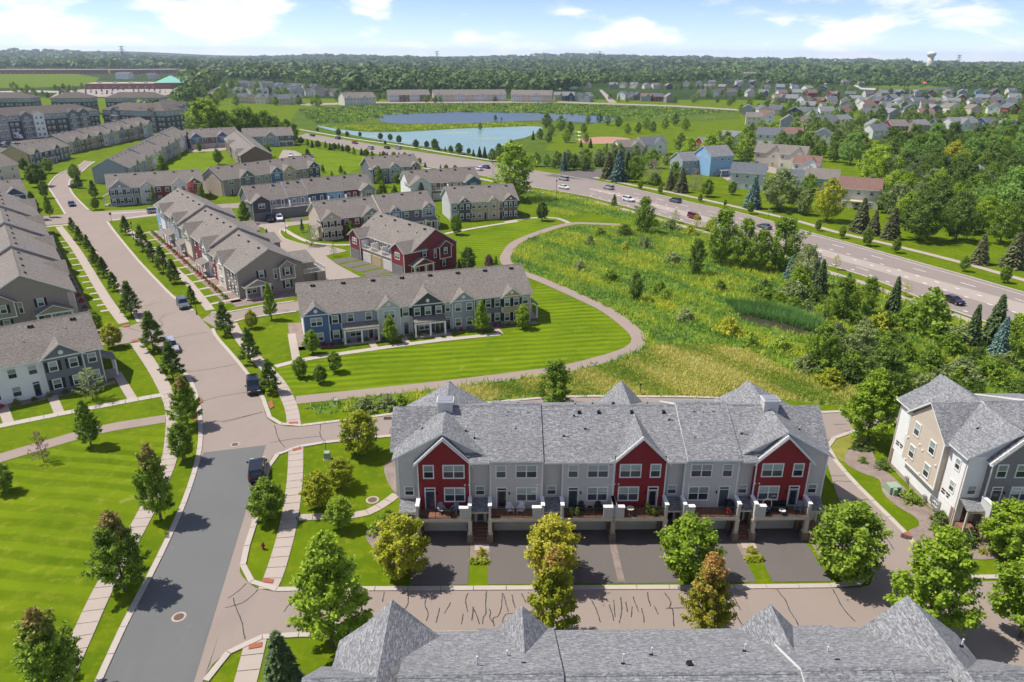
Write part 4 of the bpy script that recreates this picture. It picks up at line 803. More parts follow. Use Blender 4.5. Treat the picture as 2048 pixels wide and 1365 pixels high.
# ------------------------------------------------------------------ two-storey townhouse rows
def ridge_z(D, ze, k=0.56): return ze + (D / 2 + 0.4) * k
def white_rail(root, p0, p1, h=1.0, name='railing'):
    mb = MB(); a, b = Vector(p0), Vector(p1); d = (b - a); n = max(2, int(d.length / 0.16)); up = Vector((0, 0, 1)); o = d.normalized().cross(up) * 0.03
    for z0, z1 in ((h - 0.08, h), (0.06, 0.13)): mb.hexa([a - o + up * z0, b - o + up * z0, b + o + up * z0, a + o + up * z0, a - o + up * z1, b - o + up * z1, b + o + up * z1, a + o + up * z1])
    for i in range(n + 1): q = a + d * (i / n); mb.tube(q + up * 0.1, q + up * (h - 0.04), 0.05 if i % 10 == 0 else 0.02, n=4, cap=False)
    return mb.build(name, M['trim'], root, uv=False)
def porch(root, x0, x1, y, depth=1.7, z=2.75, gab=False, side=None):
    pr = empty('porch', (0, 0, 0), 0, root); mb = MB()
    mb.hexa([(x0, y - depth, z - 0.1), (x1, y - depth, z - 0.1), (x1, y, z + 0.45), (x0, y, z + 0.45), (x0, y - depth, z + 0.03), (x1, y - depth, z + 0.03), (x1, y, z + 0.58), (x0, y, z + 0.58)])
    mb.build('porch_roof', M['roof_tan'], pr)
    t = MB(); t.box(x0 + 0.05, x1 - 0.05, y - depth + 0.02, y - depth + 0.2, z - 0.38, z - 0.11); t.build('porch_beam', M['trim'], pr)
    n = 2 if x1 - x0 < 3.2 else 3
    for i in range(n):
        x = x0 + 0.2 + (x1 - x0 - 0.4) * i / (n - 1); p = MB(); p.box(x - 0.13, x + 0.13, y - depth + 0.02, y - depth + 0.26, 0.2, z - 0.38); p.box(x - 0.18, x + 0.18, y - depth - 0.03, y - depth + 0.31, 0.2, 0.42); p.build('porch_post', M['trim'], pr)
    f = MB(); f.box(x0 + 0.05, x1 - 0.05, y - depth - 0.1, y, 0, 0.22); f.build('porch_floor', M['concrete'], pr)
    if gab:
        gm = MB(); cx = (x0 + x1) / 2; hw = (x1 - x0) / 2; gable(gm, 'y', y - depth - 0.1, y, cx, z + hw * 0.55, hw + 0.1, z - 0.02, hw + 0.1, z - 0.02, 0.12); gm.build('porch_gable', [M['roof_tan'], M['trim']], pr)
        gw = MB(); gable_wall(gw, 'y', y - depth + 0.05, cx, hw * 0.93, hw * 0.93, z - 0.02, z + hw * 0.5); gw.build('porch_pediment', M['s_' + (side or 'dgrey')], pr)
def garage(root, x0, x1, y, col, h=2.3):
    mb = MB(); mb.box(x0, x1, y - 0.05, y, 0, h)
    for j in range(4): mb.box(x0 + 0.05, x1 - 0.05, y - 0.075, y - 0.05, 0.05 + j * h / 4, (j + 1) * h / 4 - 0.03)
    return mb.build('garage_door', M[col], root)
def row(label, p0, p1, D, segs, ze=5.5, roof='roof_tan', steps=None, wall='taupe', ends=(None, None), detail=2, group='tan-roofed townhouse rows', bottom=None, world=False, hip=False):
    """segs: (width, colour, kind, windows, shutters, ground floor); kinds G gabled front bay, F flat, X box bay over garage, K deck over garage"""
    A = p0 if world else G(*p0); B = p1 if world else G(*p1); Lw = math.dist(A, B); rz = math.atan2(B[1] - A[1], B[0] - A[0])
    R = thing('townhouse_row', label, 'building', (*A, 0), rz, group)
    tot = sum(s[0] for s in segs); steps = steps or [(0, 1, 0)]; ex = []
    for q in segs:      # wide gabled bays become a gable of ordinary width between flat stretches
        wm = q[0] * Lw / tot
        if q[2] == 'G' and wm > 6.6: r_ = (wm - 5.2) / 2 * tot / Lw; ex += [(r_, q[1], 'F', 1, q[4], 'w'), (5.2 * tot / Lw, *q[1:]), (r_, q[1], 'F', 1, q[4], 'w')]
        else: ex.append(q)
    cum = [0.0]
    for q in ex: cum.append(cum[-1] + q[0] / tot)
    snap = lambda f: 0 if f <= 0 else 1 if f >= 1 else min(cum, key=lambda c: abs(c - f))
    steps = [(snap(a), snap(b), d) for a, b, d in steps]
    segs = ex; yo = 1.9 if any(q[2] == 'K' for q in segs) else 0.0; RC = (D + yo) / 2; RH = (D - yo) / 2
    def dz(x):
        for a, b, d in steps:
            if a * Lw - 0.01 <= x <= b * Lw + 0.01: return d
        return 0
    for a, b, d in steps:
        rf = MB(); x0, x1 = a * Lw - (0.45 if a == 0 else 0), b * Lw + (0.45 if b == 1 else 0)
        gable(rf, 'x', x0, x1, RC, ridge_z(D, ze) + d, RH + 0.45, ze + d - 0.02, RH + 0.45, ze + d - 0.02, 0.18); rf.build('roof', [M[roof], M['trim']], R)
        rc = MB(); rc.hexa([(x0 + .05, RC - 0.16, ridge_z(D, ze) + d - 0.06), (x1 - .05, RC - 0.16, ridge_z(D, ze) + d - 0.06), (x1 - .05, RC + 0.16, ridge_z(D, ze) + d - 0.06), (x0 + .05, RC + 0.16, ridge_z(D, ze) + d - 0.06), (x0 + .05, RC - 0.03, ridge_z(D, ze) + d + 0.05), (x1 - .05, RC - 0.03, ridge_z(D, ze) + d + 0.05), (x1 - .05, RC + 0.03, ridge_z(D, ze) + d + 0.05), (x0 + .05, RC + 0.03, ridge_z(D, ze) + d + 0.05)]); rc.build('ridge_cap', M[roof], R)
        for x, cc, end in ((a * Lw, ends[0], a == 0), (b * Lw, ends[1], b == 1)):
            gw = MB(); gable_wall(gw, 'x', x - (0.06 if not end else (0 if x < 1 else 0.12)), RC, RH, RH, ze + d - 0.1, ridge_z(D, ze) + d - 0.2); gw.build('gable_wall', M['s_' + (cc or wall)], R)
        if detail > 0:
            n = max(2, int((x1 - x0) / 5)); boxvents(R, [(x0 + (x1 - x0) * (i + 0.5) / n + 0.4 * k, RC - 0.9, ridge_z(D, ze) + d - 0.42) for i in range(n) for k in ((0, 1) if detail > 1 else (0,))])
            if detail > 1: vents(R, [(x0 + (x1 - x0) * (i + 0.3) / n, RC - 2.2 - (i % 3) * 0.5, ridge_z(D, ze) + d - 1.25 - (i % 3) * 0.28, 0.3) for i in range(n)])
    x = 0.0; big = Lw / tot
    for a, b, d in steps: core = MB(); core.box(a * Lw + 0.02, b * Lw - 0.02, max(1.0, yo + 0.1), D, 0, ze + d); core.build('wall', M['s_' + (ends[1] or wall)], R)
    if ends[0] and ends[0] != ends[1]: c2 = MB(); c2.box(0.0, 0.2, yo + 0.02, D - 0.02, 0, ze + dz(0)); c2.build('end_wall', M['s_' + ends[0]], R)
    for (w, col, kind, nw, sh, gr) in segs:
        w *= big; x0, x1 = x, x + w; x = x1; cx = (x0 + x1) / 2; d = dz(cx); z2 = ze + d; yf = -0.4 if kind in 'GX' else 0.0
        wt = M['s_' + col]
        if kind == 'K':     # balcony over garage
            b = MB(); b.box(x0, x1, 0, 2.05, 0, 2.9); b.build('garage_wall', M['s_' + (bottom or col)], R)
            u = MB(); u.box(x0 + .01, x1 - .01, 1.9, 2.1, 2.9, z2); u.build('wall', wt, R)
            dk = MB(); dk.box(x0, x1, -0.15, 1.9, 2.9, 3.02); dk.build('deck_floor', M['concrete_lt'], R); white_rail(R, (x0 + 0.1, -0.1, 3.02), (x1 - 0.1, -0.1, 3.02))
            sd = MB(); sd.box(x0 - 0.1, x0 + 0.1, -0.1, 1.9, 3.02, 4.9); sd.build('divider', M['trim'], R)
            window(R, x0 + w * 0.3, 1.88, 3.9, 1.1, 1.2, 1); door(R, x0 + w * 0.72, 1.88, 3.02, 1.0, 2.1, 's_white', transom=False)
            garage(R, x0 + 0.4, x1 - 0.4, -0.01, {'tan': 's_tan', 'red': 's_red', 'maroon': 's_maroon'}.get(col, 'garage') if bottom is None else bottom and ('s_' + bottom)); continue
        b = MB(); b.box(x0, x1, yf, 1.02 if not yo else 2.1, 0, z2)
        rg = None
        if kind in 'GX':
            hw = w / 2; pk = 0.72 if kind == 'G' else 0.62
            zr = min(z2 + hw * pk + 0.15, ridge_z(D, ze) + d - 0.05); gable_wall(b, 'y', yf, cx, hw, hw, z2, zr - 0.18)
            g = MB(); gable(g, 'y', yf - 0.4, min(RC, (zr - ze - d) / 0.5 + 0.3 + yo), cx, zr, hw + 0.4, z2 - 0.22, hw + 0.4, z2 - 0.22, 0.16); rg = g.build('gable_roof', [M[roof], M['trim']], R)
        b.build('wall', wt, R)
        if detail > 1 and kind == 'G':
            t = MB(); t.lathe([(0.32, 0), (0.32, 0.06)], 16); o = t.build('gable_vent', M['trim'], R, uv=False, loc=(cx, yf, z2 + 0.55)); o.rotation_euler = (math.pi / 2, 0, 0)
        if detail > 0:
            for xx in (x0 + 0.05, x1 - 0.05): t = MB(); t.box(xx - 0.06, xx + 0.06, yf - 0.04, yf + 0.05, 0.1, z2 - 0.2); t.build('corner_board', M['trim'], R)
        for i in range(nw):
            fx = x0 + w * (i + 0.5) / nw; ww = min(1.15, w / nw * 0.62)
            window(R, fx, yf, z2 - 2.05, ww if nw > 1 or w < 3.2 else 1.9, 1.5, 1 if nw > 1 or w < 3.2 else 2, sh)
            if gr in ('w', 'd') and not (gr == 'd' and i == nw - 1): window(R, fx, yf, 0.75, ww if nw > 1 or w < 3.2 else 1.9, 1.55, 1 if nw > 1 or w < 3.2 else 2, sh)
        if gr == 'd': door(R, x0 + w * (nw - 0.5) / nw if nw else cx, yf, 0.15, 1.0, 2.2, 's_dblue' if col not in ('dblue', 'blue') else 's_white', transom=True)
        if gr == 'p':
            porch(R, x0 + 0.05, x1 - 0.05, yf); window(R, x0 + w * 0.36, yf, 0.8, min(2.0, w * 0.4), 1.4, 2); door(R, x0 + w * 0.78, yf, 0.22, 0.95, 2.1, 's_charcoal', transom=False)
        if gr == 'g': garage(R, x0 + 0.35, x1 - 0.35, yf - 0.005, 's_' + (bottom or 'dgrey'))
        if gr == 'b': st = MB(); st.box(x0 + .02, x1 - .02, yf - 0.05, yf, 0, 0.9); st.build('brick_base', M['brickstep'], R)
    return R, A, rz, Lw
def end_porch(R, x, side, y0=1.2, y1=4.2, z=2.8):
    """small hipped porch on an end wall; side +1 faces +x"""
    pr = empty('end_porch', (0, 0, 0), 0, R); s = side; x2 = x + s * 2.0; mb = MB()
    mb.v += [(x, y0 - 0.3, z + 0.9), (x, y1 + 0.3, z + 0.9), (x2, y1 + 0.3, z), (x2, y0 - 0.3, z), (x, y0 - 0.3, z + 0.75), (x, y1 + 0.3, z + 0.75), (x2, y1 + 0.3, z - 0.12), (x2, y0 - 0.3, z - 0.12)]
    for f in ((0, 1, 2, 3), (7, 6, 5, 4), (0, 3, 7, 4), (3, 2, 6, 7), (2, 1, 5, 6)): mb.f.append(f if s < 0 else tuple(reversed(f))); mb.m.append(0)
    mb.build('porch_roof', M['roof_tan'], pr)
    for y in (y0, y1): p = MB(); xx = x2 - s * 0.25; p.box(xx - 0.13, xx + 0.13, y - 0.13, y + 0.13, 0.1, z - 0.05); p.build('porch_post', M['trim'], pr)
    f = MB(); f.box(min(x, x2), max(x, x2), y0 - 0.2, y1 + 0.2, 0, 0.2); f.build('porch_floor', M['concrete'], pr)
    door(R, x, (y0 + y1) / 2, 0.2, 1.0, 2.1, 's_charcoal', rz=s * math.pi / 2, transom=False)
def end_wall_kit(R, Lx, side, D, col, ze):
    """windows, projecting bay and porch on an end wall facing the camera (side +1: at x = Lx; -1: at x = 0)"""
    q = side * math.pi / 2; x = Lx if side > 0 else 0.0; Y = lambda f: D * f
    bay = MB(); a, b = (x, x + 0.7) if side > 0 else (x - 0.7, x)
    f0, f1 = 0.62, 0.86; bay.box(a, b, Y(f0), Y(f1), 2.75, ze); 
    bay.build('end_bay', M['s_' + col], R)
    rf = MB(); cy = Y((f0 + f1) / 2); hw = Y(f1 - f0) / 2; gable(rf, 'x', min(a, b) - (0.35 if side < 0 else 3), max(a, b) + (0.35 if side > 0 else 3), cy, ze + hw * 0.75, hw + 0.35, ze - 0.2, hw + 0.35, ze - 0.2, 0.14); rf.build('end_bay_roof', [M['roof_tan'], M['trim']], R)
    gw = MB(); gable_wall(gw, 'x', b - 0.12 if side > 0 else a, cy, hw, hw, ze - 0.02, ze + hw * 0.7); gw.build('end_bay_gable', M['s_' + col], R)
    t = MB(); xx = (b if side > 0 else a)
    t.box(xx - 0.03, xx + 0.03, Y(f0) - 0.03, Y(f1) + 0.03, 2.62, 2.82); t.build('skirt_board', M['trim'], R)
    for y in (Y(f0) + .06, Y(f1) - .06): t = MB(); t.box(xx - 0.04, xx + 0.04, y - 0.08, y + 0.08, 2.83, ze - 0.2); t.build('corner_board', M['trim'], R)
    window(R, xx, cy, ze - 1.95, 1.05, 1.5, 1, True, q); window(R, x, cy, 0.7, 1.05, 1.5, 1, True, q); window(R, x, Y(0.36), ze - 1.9, 1.05, 1.5, 1, True, q)
    window(R, x, Y(0.57), ze - 2.6, 0.75, 2.1, 1, False, q)
    pr = empty('end_porch', (0, 0, 0), 0, R); y0, y1 = Y(0.06), Y(0.44); xo = x + side * 1.9; z = 2.75; hw = (y1 - y0) / 2; cy = (y0 + y1) / 2
    g = MB(); gable(g, 'x', min(x, xo + side * 0.25), max(x, xo + side * 0.25), cy, z + hw * 0.5, hw + 0.25, z - 0.05, hw + 0.25, z - 0.05, 0.13); g.build('porch_roof', [M['roof_tan'], M['trim']], pr)
    gw = MB(); gable_wall(gw, 'x', xo - 0.06, cy, hw, hw, z - 0.02, z + hw * 0.45); gw.build('porch_pediment', M['s_' + col], pr)
    bm = MB(); bm.box(min(xo - .08, xo + .08), xo + .08, y0, y1, z - 0.3, z - 0.03); bm.build('porch_beam', M['trim'], pr)
    for y in (y0 + 0.15, cy + 0.5, y1 - 0.15): p = MB(); p.box(xo - 0.13, xo + 0.13, y - 0.13, y + 0.13, 0.2, z - 0.3); p.build('porch_post', M['trim'], pr)
    f = MB(); f.box(min(x, xo), max(x, xo) , y0 - 0.1, y1 + 0.1, 0, 0.22); f.build('porch_floor', M['concrete'], pr)
    window(R, x, y0 + 1.0, 0.75, 1.0, 1.4, 1, False, q); window(R, x, y0 + 2.2, 0.75, 1.0, 1.4, 1, False, q); door(R, x, y1 - 0.75, 0.22, 0.95, 2.1, 's_charcoal', rz=q, transom=False)
# segment shorthands
r4, A4, rz4, L4 = row('townhouse row with a navy blue end unit facing the striped lawn', (612, 693), (1060, 643), 12.4, [(125, 'blue', 'G', 1, 0, 'w'), (60, 'blue', 'F', 1, 1, 'w'), (185, 'bgrey', 'F', 2, 0, 'p'), (115, 'lgrey', 'G', 1, 0, 'w'), (60, 'lgrey', 'F', 1, 1, 'd'), (172, 'charcoal', 'G', 3, 1, 'p'), (45, 'bgrey', 'F', 1, 0, 'd'), (125, 'bgrey', 'G', 2, 0, 'w'), (155, 'slate', 'F', 3, 1, 'w'), (105, 'tan', 'G', 2, 1, 'w'), (60, 'tan', 'F', 1, 0, 'w')], wall='white', ends=('white', 'tan'))
end_porch(r4, L4, 1)
G1 = G(32, 805); G2 = G(209, 765); d1 = (np.array(G2) - G1) / math.dist(G1, G2); p1a = tuple(np.array(G1) - d1 * 9.0); p1b = tuple(np.array(G2) + d1 * 0.3)
r1, A1, rz1, L1 = row('white and dark grey townhouse row beside the big lawn at the frame edge', p1a, p1b, 12.4, [(60, 'sage', 'G', 2, 0, 'd'), (22, 'sage', 'F', 1, 0, 'd'), (100, 'white', 'F', 3, 0, 'd'), (70, 'slate', 'G', 2, 1, 'w'), (32, 'slate', 'F', 1, 0, 'w')], wall='slate', ends=('slate', 'slate'), world=True)
end_porch(r1, L1, 1)
r3, A3, rz3, L3 = row('stepped townhouse row beside the street, its taupe end wall with gabled porch towards the camera', (319, 461), (480, 599), 13.2, [(50, 'sky', 'F', 1, 0, 'w'), (60, 'white', 'G', 2, 1, 'w'), (60, 'bgrey', 'F', 2, 1, 'p'), (55, 'bgrey', 'G', 2, 1, 'w'), (40, 'sage', 'F', 1, 0, 'p'), (50, 'cream', 'G', 2, 1, 'b'), (70, 'maroon', 'F', 2, 1, 'w'), (55, 'white', 'G', 2, 1, 'p'), (45, 'maroon', 'F', 2, 0, 'w'), (45, 'cream', 'G', 1, 0, 'w'), (60, 'taupe', 'F', 3, 1, 'w')], wall='taupe', ends=('sky', 'taupe'), steps=[(0, 0.40, 1.5), (0.40, 0.72, 0.75), (0.72, 1, 0)])
end_wall_kit(r3, L3, 1, 13.2, 'taupe', 5.5)
for a, b in ((0.1, 0.22), (0.36, 0.5), (0.58, 0.7), (0.85, 0.98)):
    rb = MB(); rb.box(L3 * a, L3 * b, 13.1, 16.2, 0, 4.9); gable(rb, 'y', 12.0, 16.5, L3 * (a + b) / 2, 6.4, L3 * (b - a) / 2 + 0.3, 5.0, L3 * (b - a) / 2 + 0.3, 5.0, ms=1, mt=2); rb.build('rear_wing', [M['s_taupe'], M['roof_tan'], M['trim']], r3)
dkb = MB(); dkb.box(L3 * 0.9, L3 * 1.0, 16.2, 18.0, 0, 2.9); dkb.build('garage_block', M['s_taupe'], r3); white_rail(r3, (L3, 13.4, 2.9), (L3, 18.0, 2.9)); white_rail(r3, (L3 * 0.9, 18.0, 2.9), (L3, 18.0, 2.9))
r2, A2, rz2, L2 = row('stepped townhouse row with beige end wall at the frame edge above the cross street', (160, 640), (76, 462), 14.5, [(60, 'beige', 'F', 3, 1, 'w'), (60, 'beige', 'G', 2, 1, 'w'), (60, 'bgrey', 'F', 3, 0, 'w'), (60, 'bgrey', 'G', 2, 0, 'w'), (60, 'taupe', 'F', 2, 1, 'w'), (60, 'cream', 'G', 2, 0, 'w'), (60, 'cream', 'F', 2, 0, 'w'), (60, 'slate', 'G', 2, 0, 'w')], wall='taupe', ends=('taupe', 'taupe'), steps=[(0, 0.28, 0), (0.28, 0.50, 0.7), (0.50, 0.72, 1.4), (0.72, 1, 2.1)])
end_wall_kit(r2, L2, -1, 14.5, 'taupe', 5.5)
r5, A5, rz5, L5 = row('short maroon and tan townhouse row with balconies over a line of garages', (705, 513), (813, 555), 13.8, [(52, 'maroon', 'X', 1, 0, 'g'), (48, 'taupe', 'K', 0, 0, ''), (48, 'tan', 'K', 0, 0, ''), (48, 'bgrey', 'K', 0, 0, ''), (56, 'maroon', 'X', 1, 0, 'g')], wall='maroon', ends=('maroon', 'maroon'), ze=5.6)
end_wall_kit(r5, L5, 1, 13.8, 'maroon', 5.6)
r6, A6, rz6, L6 = row('townhouse row with beige gable and green-grey bays in the middle of the block', (646, 482), (871, 456), 12.4, [(120, 'beige', 'G', 3, 1, 'w'), (125, 'maroon', 'F', 2, 0, 'd'), (120, 'sage', 'G', 3, 1, 'w'), (55, 'dblue', 'F', 1, 1, 'w'), (75, 'blue', 'G', 1, 0, 'w'), (135, 'slate', 'F', 2, 0, 'p'), (90, 'bgrey', 'G', 1, 0, 'p')], wall='bgrey', ends=('beige', 'bgrey'), steps=[(0, 0.44, 0.0), (0.44, 1, 0.35)])
end_porch(r6, L6, 1); end_porch(r6, 0, -1)
r7, *_ = row('townhouse row with brick-brown end unit above the curving path', (903, 444), (1035, 436), 12.4, [(40, 'bgrey', 'F', 1, 0, 'w'), (70, 'charcoal', 'G', 2, 1, 'w'), (100, 'tan', 'F', 3, 0, 'd'), (60, 'tan', 'G', 1, 0, 'w'), (25, 'brown', 'F', 1, 0, 'd'), (85, 'brown', 'G', 3, 1, 'w')], wall='lgrey', ends=('lgrey', 'brown'))
r8, *_ = row('white and blue townhouse row with a balcony side in front of the arterial road', (822, 404), (962, 394), 12.4, [(70, 'white', 'X', 1, 0, 'w'), (60, 'brown', 'K', 0, 0, ''), (60, 'beige', 'K', 0, 0, ''), (55, 'blue', 'X', 1, 0, 'g')], wall='white', ends=('white', 'blue'))
r9, *_ = row('grey townhouse row beside the diagonally mown lawn', (746, 368), (841, 360), 12.4, [(45, 'charcoal', 'G', 1, 1, 'w'), (50, 'slate', 'F', 1, 0, 'd'), (60, 'bgrey', 'G', 2, 0, 'w'), (60, 'slate', 'F', 2, 0, 'p'), (55, 'maroon', 'G', 2, 1, 'w')], wall='slate', ends=('slate', 'slate'))
r10, A10, rz10, L10 = row('garage-sided townhouse row with white balcony rails and a charcoal end bay', (508, 443), (752, 415), 12.4, [(85, 'charcoal', 'X', 1, 0, 'g'), (95, 'slate', 'K', 0, 0, ''), (100, 'bgrey', 'K', 0, 0, ''), (95, 'dblue', 'K', 0, 0, ''), (90, 'sky', 'K', 0, 0, ''), (80, 'maroon', 'K', 0, 0, ''), (75, 'sage', 'X', 1, 0, 'g')], wall='slate', ends=('slate', 'sage'), steps=[(0, 0.31, 0.0), (0.31, 0.46, 0.3), (0.46, 1, 0.6)], bottom='dgrey')
r11, *_ = row('townhouse row with small blue and tan gables behind the garage-sided row', (449, 393), (641, 362), 12.4, [(90, 'taupe', 'F', 1, 0, 'd'), (85, 'slate', 'G', 1, 1, 'w'), (90, 'sage', 'F', 2, 0, 'd'), (75, 'blue', 'G', 1, 0, 'w'), (75, 'tan', 'G', 1, 0, 'w'), (80, 'taupe', 'F', 2, 0, 'd'), (80, 'charcoal', 'G', 2, 1, 'w')], wall='beige', ends=('beige', 'charcoal'))
r12, *_ = row('townhouse row with white and maroon units at the far street corner', (223, 413), (410, 399), 12.4, [(150, 'bgrey', 'G', 3, 1, 'w'), (55, 'sage', 'F', 1, 1, 'd'), (95, 'lgrey', 'G', 1, 0, 'w'), (115, 'maroon', 'F', 2, 0, 'd'), (110, 'white', 'G', 2, 0, 'd'), (110, 'brown', 'G', 2, 1, 'w')], wall='bgrey', ends=('bgrey', 'brown'))
end_porch(r12, 0, -1)
def mixseg(cols, n): return [(30, cols[i % len(cols)], 'G' if i % 2 else 'F', 2 if i % 2 else 1, 0, 'w') for i in range(n)]
UP4 = [(0, 0.25, 0.0), (0.25, 0.5, 0.5), (0.5, 0.75, 1.0), (0.75, 1, 1.5)]
r13, *_ = row('blue-grey townhouse row curving round the green courtyard lawn', (262, 366), (378, 296), 12.4, mixseg(['bgrey', 'slate', 'bgrey', 'bgrey', 'tan', 'white', 'white', 'tan'], 16), wall='bgrey', ends=('bgrey', 'tan'), detail=1, steps=UP4)
r14, *_ = row('townhouse row with tan garage doors at the top of the courtyard', (383, 299), (482, 292), 12.4, [(70, 'blue', 'G', 1, 0, 'g'), (80, 'brown', 'F', 2, 0, 'g'), (70, 'blue', 'G', 1, 0, 'g'), (70, 'tan', 'F', 1, 0, 'g')], wall='tan', ends=('bgrey', 'tan'), detail=1, bottom='beige')
row('small blue-grey townhouse row in front of the tall poplars', (492, 296), (588, 292), 12.4, [(70, 'bgrey', 'F', 2, 0, 'w'), (60, 'bgrey', 'G', 1, 0, 'w'), (60, 'slate', 'F', 2, 0, 'p')], wall='bgrey', ends=('bgrey', 'slate'), detail=1)
row('brown-ended townhouse row running away from the camera beside the court', (452, 300), (484, 339), 12.8, [(60, 'brown', 'F', 2, 0, 'w'), (60, 'brown', 'G', 1, 0, 'w'), (60, 'taupe', 'F', 2, 0, 'w'), (60, 'brown', 'G', 1, 0, 'w')], wall='brown', ends=('brown', 'brown'), detail=1)
row('brown-fronted townhouse row below the apartment blocks', (137, 309), (306, 272), 12.4, mixseg(['beige', 'slate', 'brown', 'brown', 'taupe', 'brown', 'lgrey', 'bgrey'], 16), wall='brown', ends=('brown', 'lgrey'), detail=1, steps=UP4)
row('townhouse row with tan end wall and navy front near the parked box truck', (66, 336), (142, 316), 12.4, [(60, 'dblue', 'G', 1, 0, 'w'), (60, 'dblue', 'F', 1, 0, 'p'), (60, 'dblue', 'G', 1, 0, 'w'), (50, 'slate', 'F', 1, 0, 'w')], wall='tan', ends=('tan', 'dblue'), detail=1)
row('plain-roofed townhouse row cut by the frame edge beside the far street bend', (-60, 378), (42, 357), 13, [(60, 'lgrey', 'F', 2, 0, 'w'), (60, 'cream', 'F', 2, 0, 'w')], wall='cream', ends=('lgrey', 'lgrey'), detail=1)
row('navy townhouse row with white arched window at the frame edge by the far crossing', (-50, 436), (60, 424), 12.4, [(60, 'slate', 'F', 1, 0, 'w'), (50, 'dblue', 'F', 1, 0, 'w'), (75, 'dblue', 'G', 1, 0, 'w')], wall='dblue', ends=('dblue', 'dblue'), detail=1)
# far townhouse rows beyond the ponds
for i, (a, b, n, c) in enumerate(((( 690, 212), (752, 210), 4, 'cream'), ((778, 204.5), (860, 203.5), 4, 'brown'), ((868, 204), (1012, 203), 7, 'beige'), ((1022, 204), (1103, 205), 4, 'beige'))):
    row(('pale far townhouse row nearest the dark-roofed houses', 'brown-gabled far townhouse row, shortest above the ponds', 'longest far townhouse row above the ponds', 'far townhouse row above the ponds nearest the white houses')[i], a, b, 16, [(10, c if k % 2 else 'lgrey', 'G' if k % 2 == 0 else 'F', 2, 0, 'w') for k in range(n)], ze=7.0, wall=c, ends=(c, c), detail=0, group='far townhouse rows above the ponds')
# dark court driveways in front of garages
for a, b, lab in (((705, 513), (813, 555), 5), ((505, 443), (640, 430), 10)):
    A, B = np.array(G(*a)), np.array(G(*b)); t = (B - A) / np.linalg.norm(B - A); nn = np.array([t[1], -t[0]]); Lq = np.linalg.norm(B - A); n = 5 if lab == 5 else 4
    for i in range(n): s0, s1 = Lq * (i + 0.05) / n, Lq * (i + 0.8) / n; sheet('driveway', [tuple(A + t * s0 - nn * .0), tuple(A + t * s1), tuple(A + t * s1 + nn * 6.0), tuple(A + t * s0 + nn * 6.0)], 0.027, M['asphalt_drive'])
# ------------------------------------------------------------------ apartment blocks (four storeys)
def apartments(label, p0, p1, D, cols, H=12.6, z=0):
    A, B = G(*p0), G(*p1); Lw = math.dist(A, B); rz = math.atan2(B[1] - A[1], B[0] - A[0]); R = thing('apartment_block', label, 'building', (*A, 0), rz, 'dark-roofed apartment blocks')
    w = MB(); w.box(0, Lw, 0, D, 0, H - 3); w.build('wall', M['s_charcoal'], R); w = MB(); w.box(0, Lw, 0.02, D - .02, H - 3, H); w.build('top_storey_wall', M['s_bgrey'], R)
    rf = MB(); zr = H + D * 0.22; o = 0.7
    V = [(-o, -o, H), (Lw + o, -o, H), (Lw + o, D + o, H), (-o, D + o, H), (D / 2, D / 2, zr), (Lw - D / 2, D / 2, zr)]; b = 0; rf.v += V
    for f in ((0, 1, 5, 4), (1, 2, 5), (2, 3, 4, 5), (3, 0, 4), (3, 2, 1, 0)): rf.f.append(f); rf.m.append(0 if f != (3, 2, 1, 0) else 1)
    rf.build('roof', [M['roof_brown'], M['trim']], R)
    n = int(Lw / 6.2)
    for i in range(n):
        x0 = Lw * i / n; x1 = Lw * (i + 1) / n; c = cols[i % len(cols)]
        if c:
            bb = MB(); bb.box(x0 + 0.3, x1 - 0.3, -0.9, 0.01, 0, H)
            if c != 'white' or True: gable_wall(bb, 'y', -0.9, (x0 + x1) / 2, (x1 - x0) / 2 - .3, (x1 - x0) / 2 - .3, H, H + 1.8)
            bb.build('bay', M['s_' + c], R)
            g = MB(); gable(g, 'y', -1.3, 4.5, (x0 + x1) / 2, H + 2.0, (x1 - x0) / 2, H - 0.15, (x1 - x0) / 2, H - 0.15, 0.2); g.build('bay_roof', [M['roof_brown'], M['trim']], R)
        yf = -0.9 if c else 0
        for s in range(4):
            if c == 'slate' :   # balconies
                dk = MB(); dk.box(x0 + 0.6, x1 - 0.6, yf - 1.0, yf, s * 3.05 + 0.05, s * 3.05 + 0.2); dk.build('balcony_floor', M['trim'], R)
                rl = MB(); rl.box(x0 + 0.6, x1 - 0.6, yf - 1.0, yf - 0.95, s * 3.05 + 1.0, s * 3.05 + 1.1)
                for k in range(9): xx = x0 + 0.65 + (x1 - x0 - 1.3) * k / 8; rl.box(xx - 0.03, xx + 0.03, yf - 1.0, yf - 0.95, s * 3.05 + 0.2, s * 3.05 + 1.0)
                rl.build('balcony_rail', M['trim'], R); window(R, (x0 + x1) / 2, yf, s * 3.05 + 0.4, 2.2, 2.1, 2)
            else:
                for fx in (0.3, 0.7): window(R, x0 + (x1 - x0) * fx, yf, s * 3.05 + 0.9, 1.5, 1.6, 2)
    q = math.pi / 2
    for s in range(4):
        for fy in (0.15, 0.38, 0.62, 0.85): window(R, Lw, D * fy, s * 3.05 + 0.9, 1.5, 1.6, 2, rz=q)
    return R
apartments('four-storey apartment block with white gabled bay nearest the frame edge', (-55, 287), (205, 264), 18, ['slate', None, 'sage', None, 'slate', 'white', None, None, 'slate'])
apartments('four-storey dark apartment block with lighter corner bays by the poplars', (212, 262), (336, 266), 18, [None, 'slate', None, None, 'slate', 'dgrey'])
apartments('apartment wing turning away towards the arterial at the block corner', (338, 265), (378, 247), 18, ['dgrey', 'slate', None, 'slate'])
apartments('rear apartment block of which mostly the dark hip roof shows, far left one', (-40, 232), (70, 231), 18, [None])
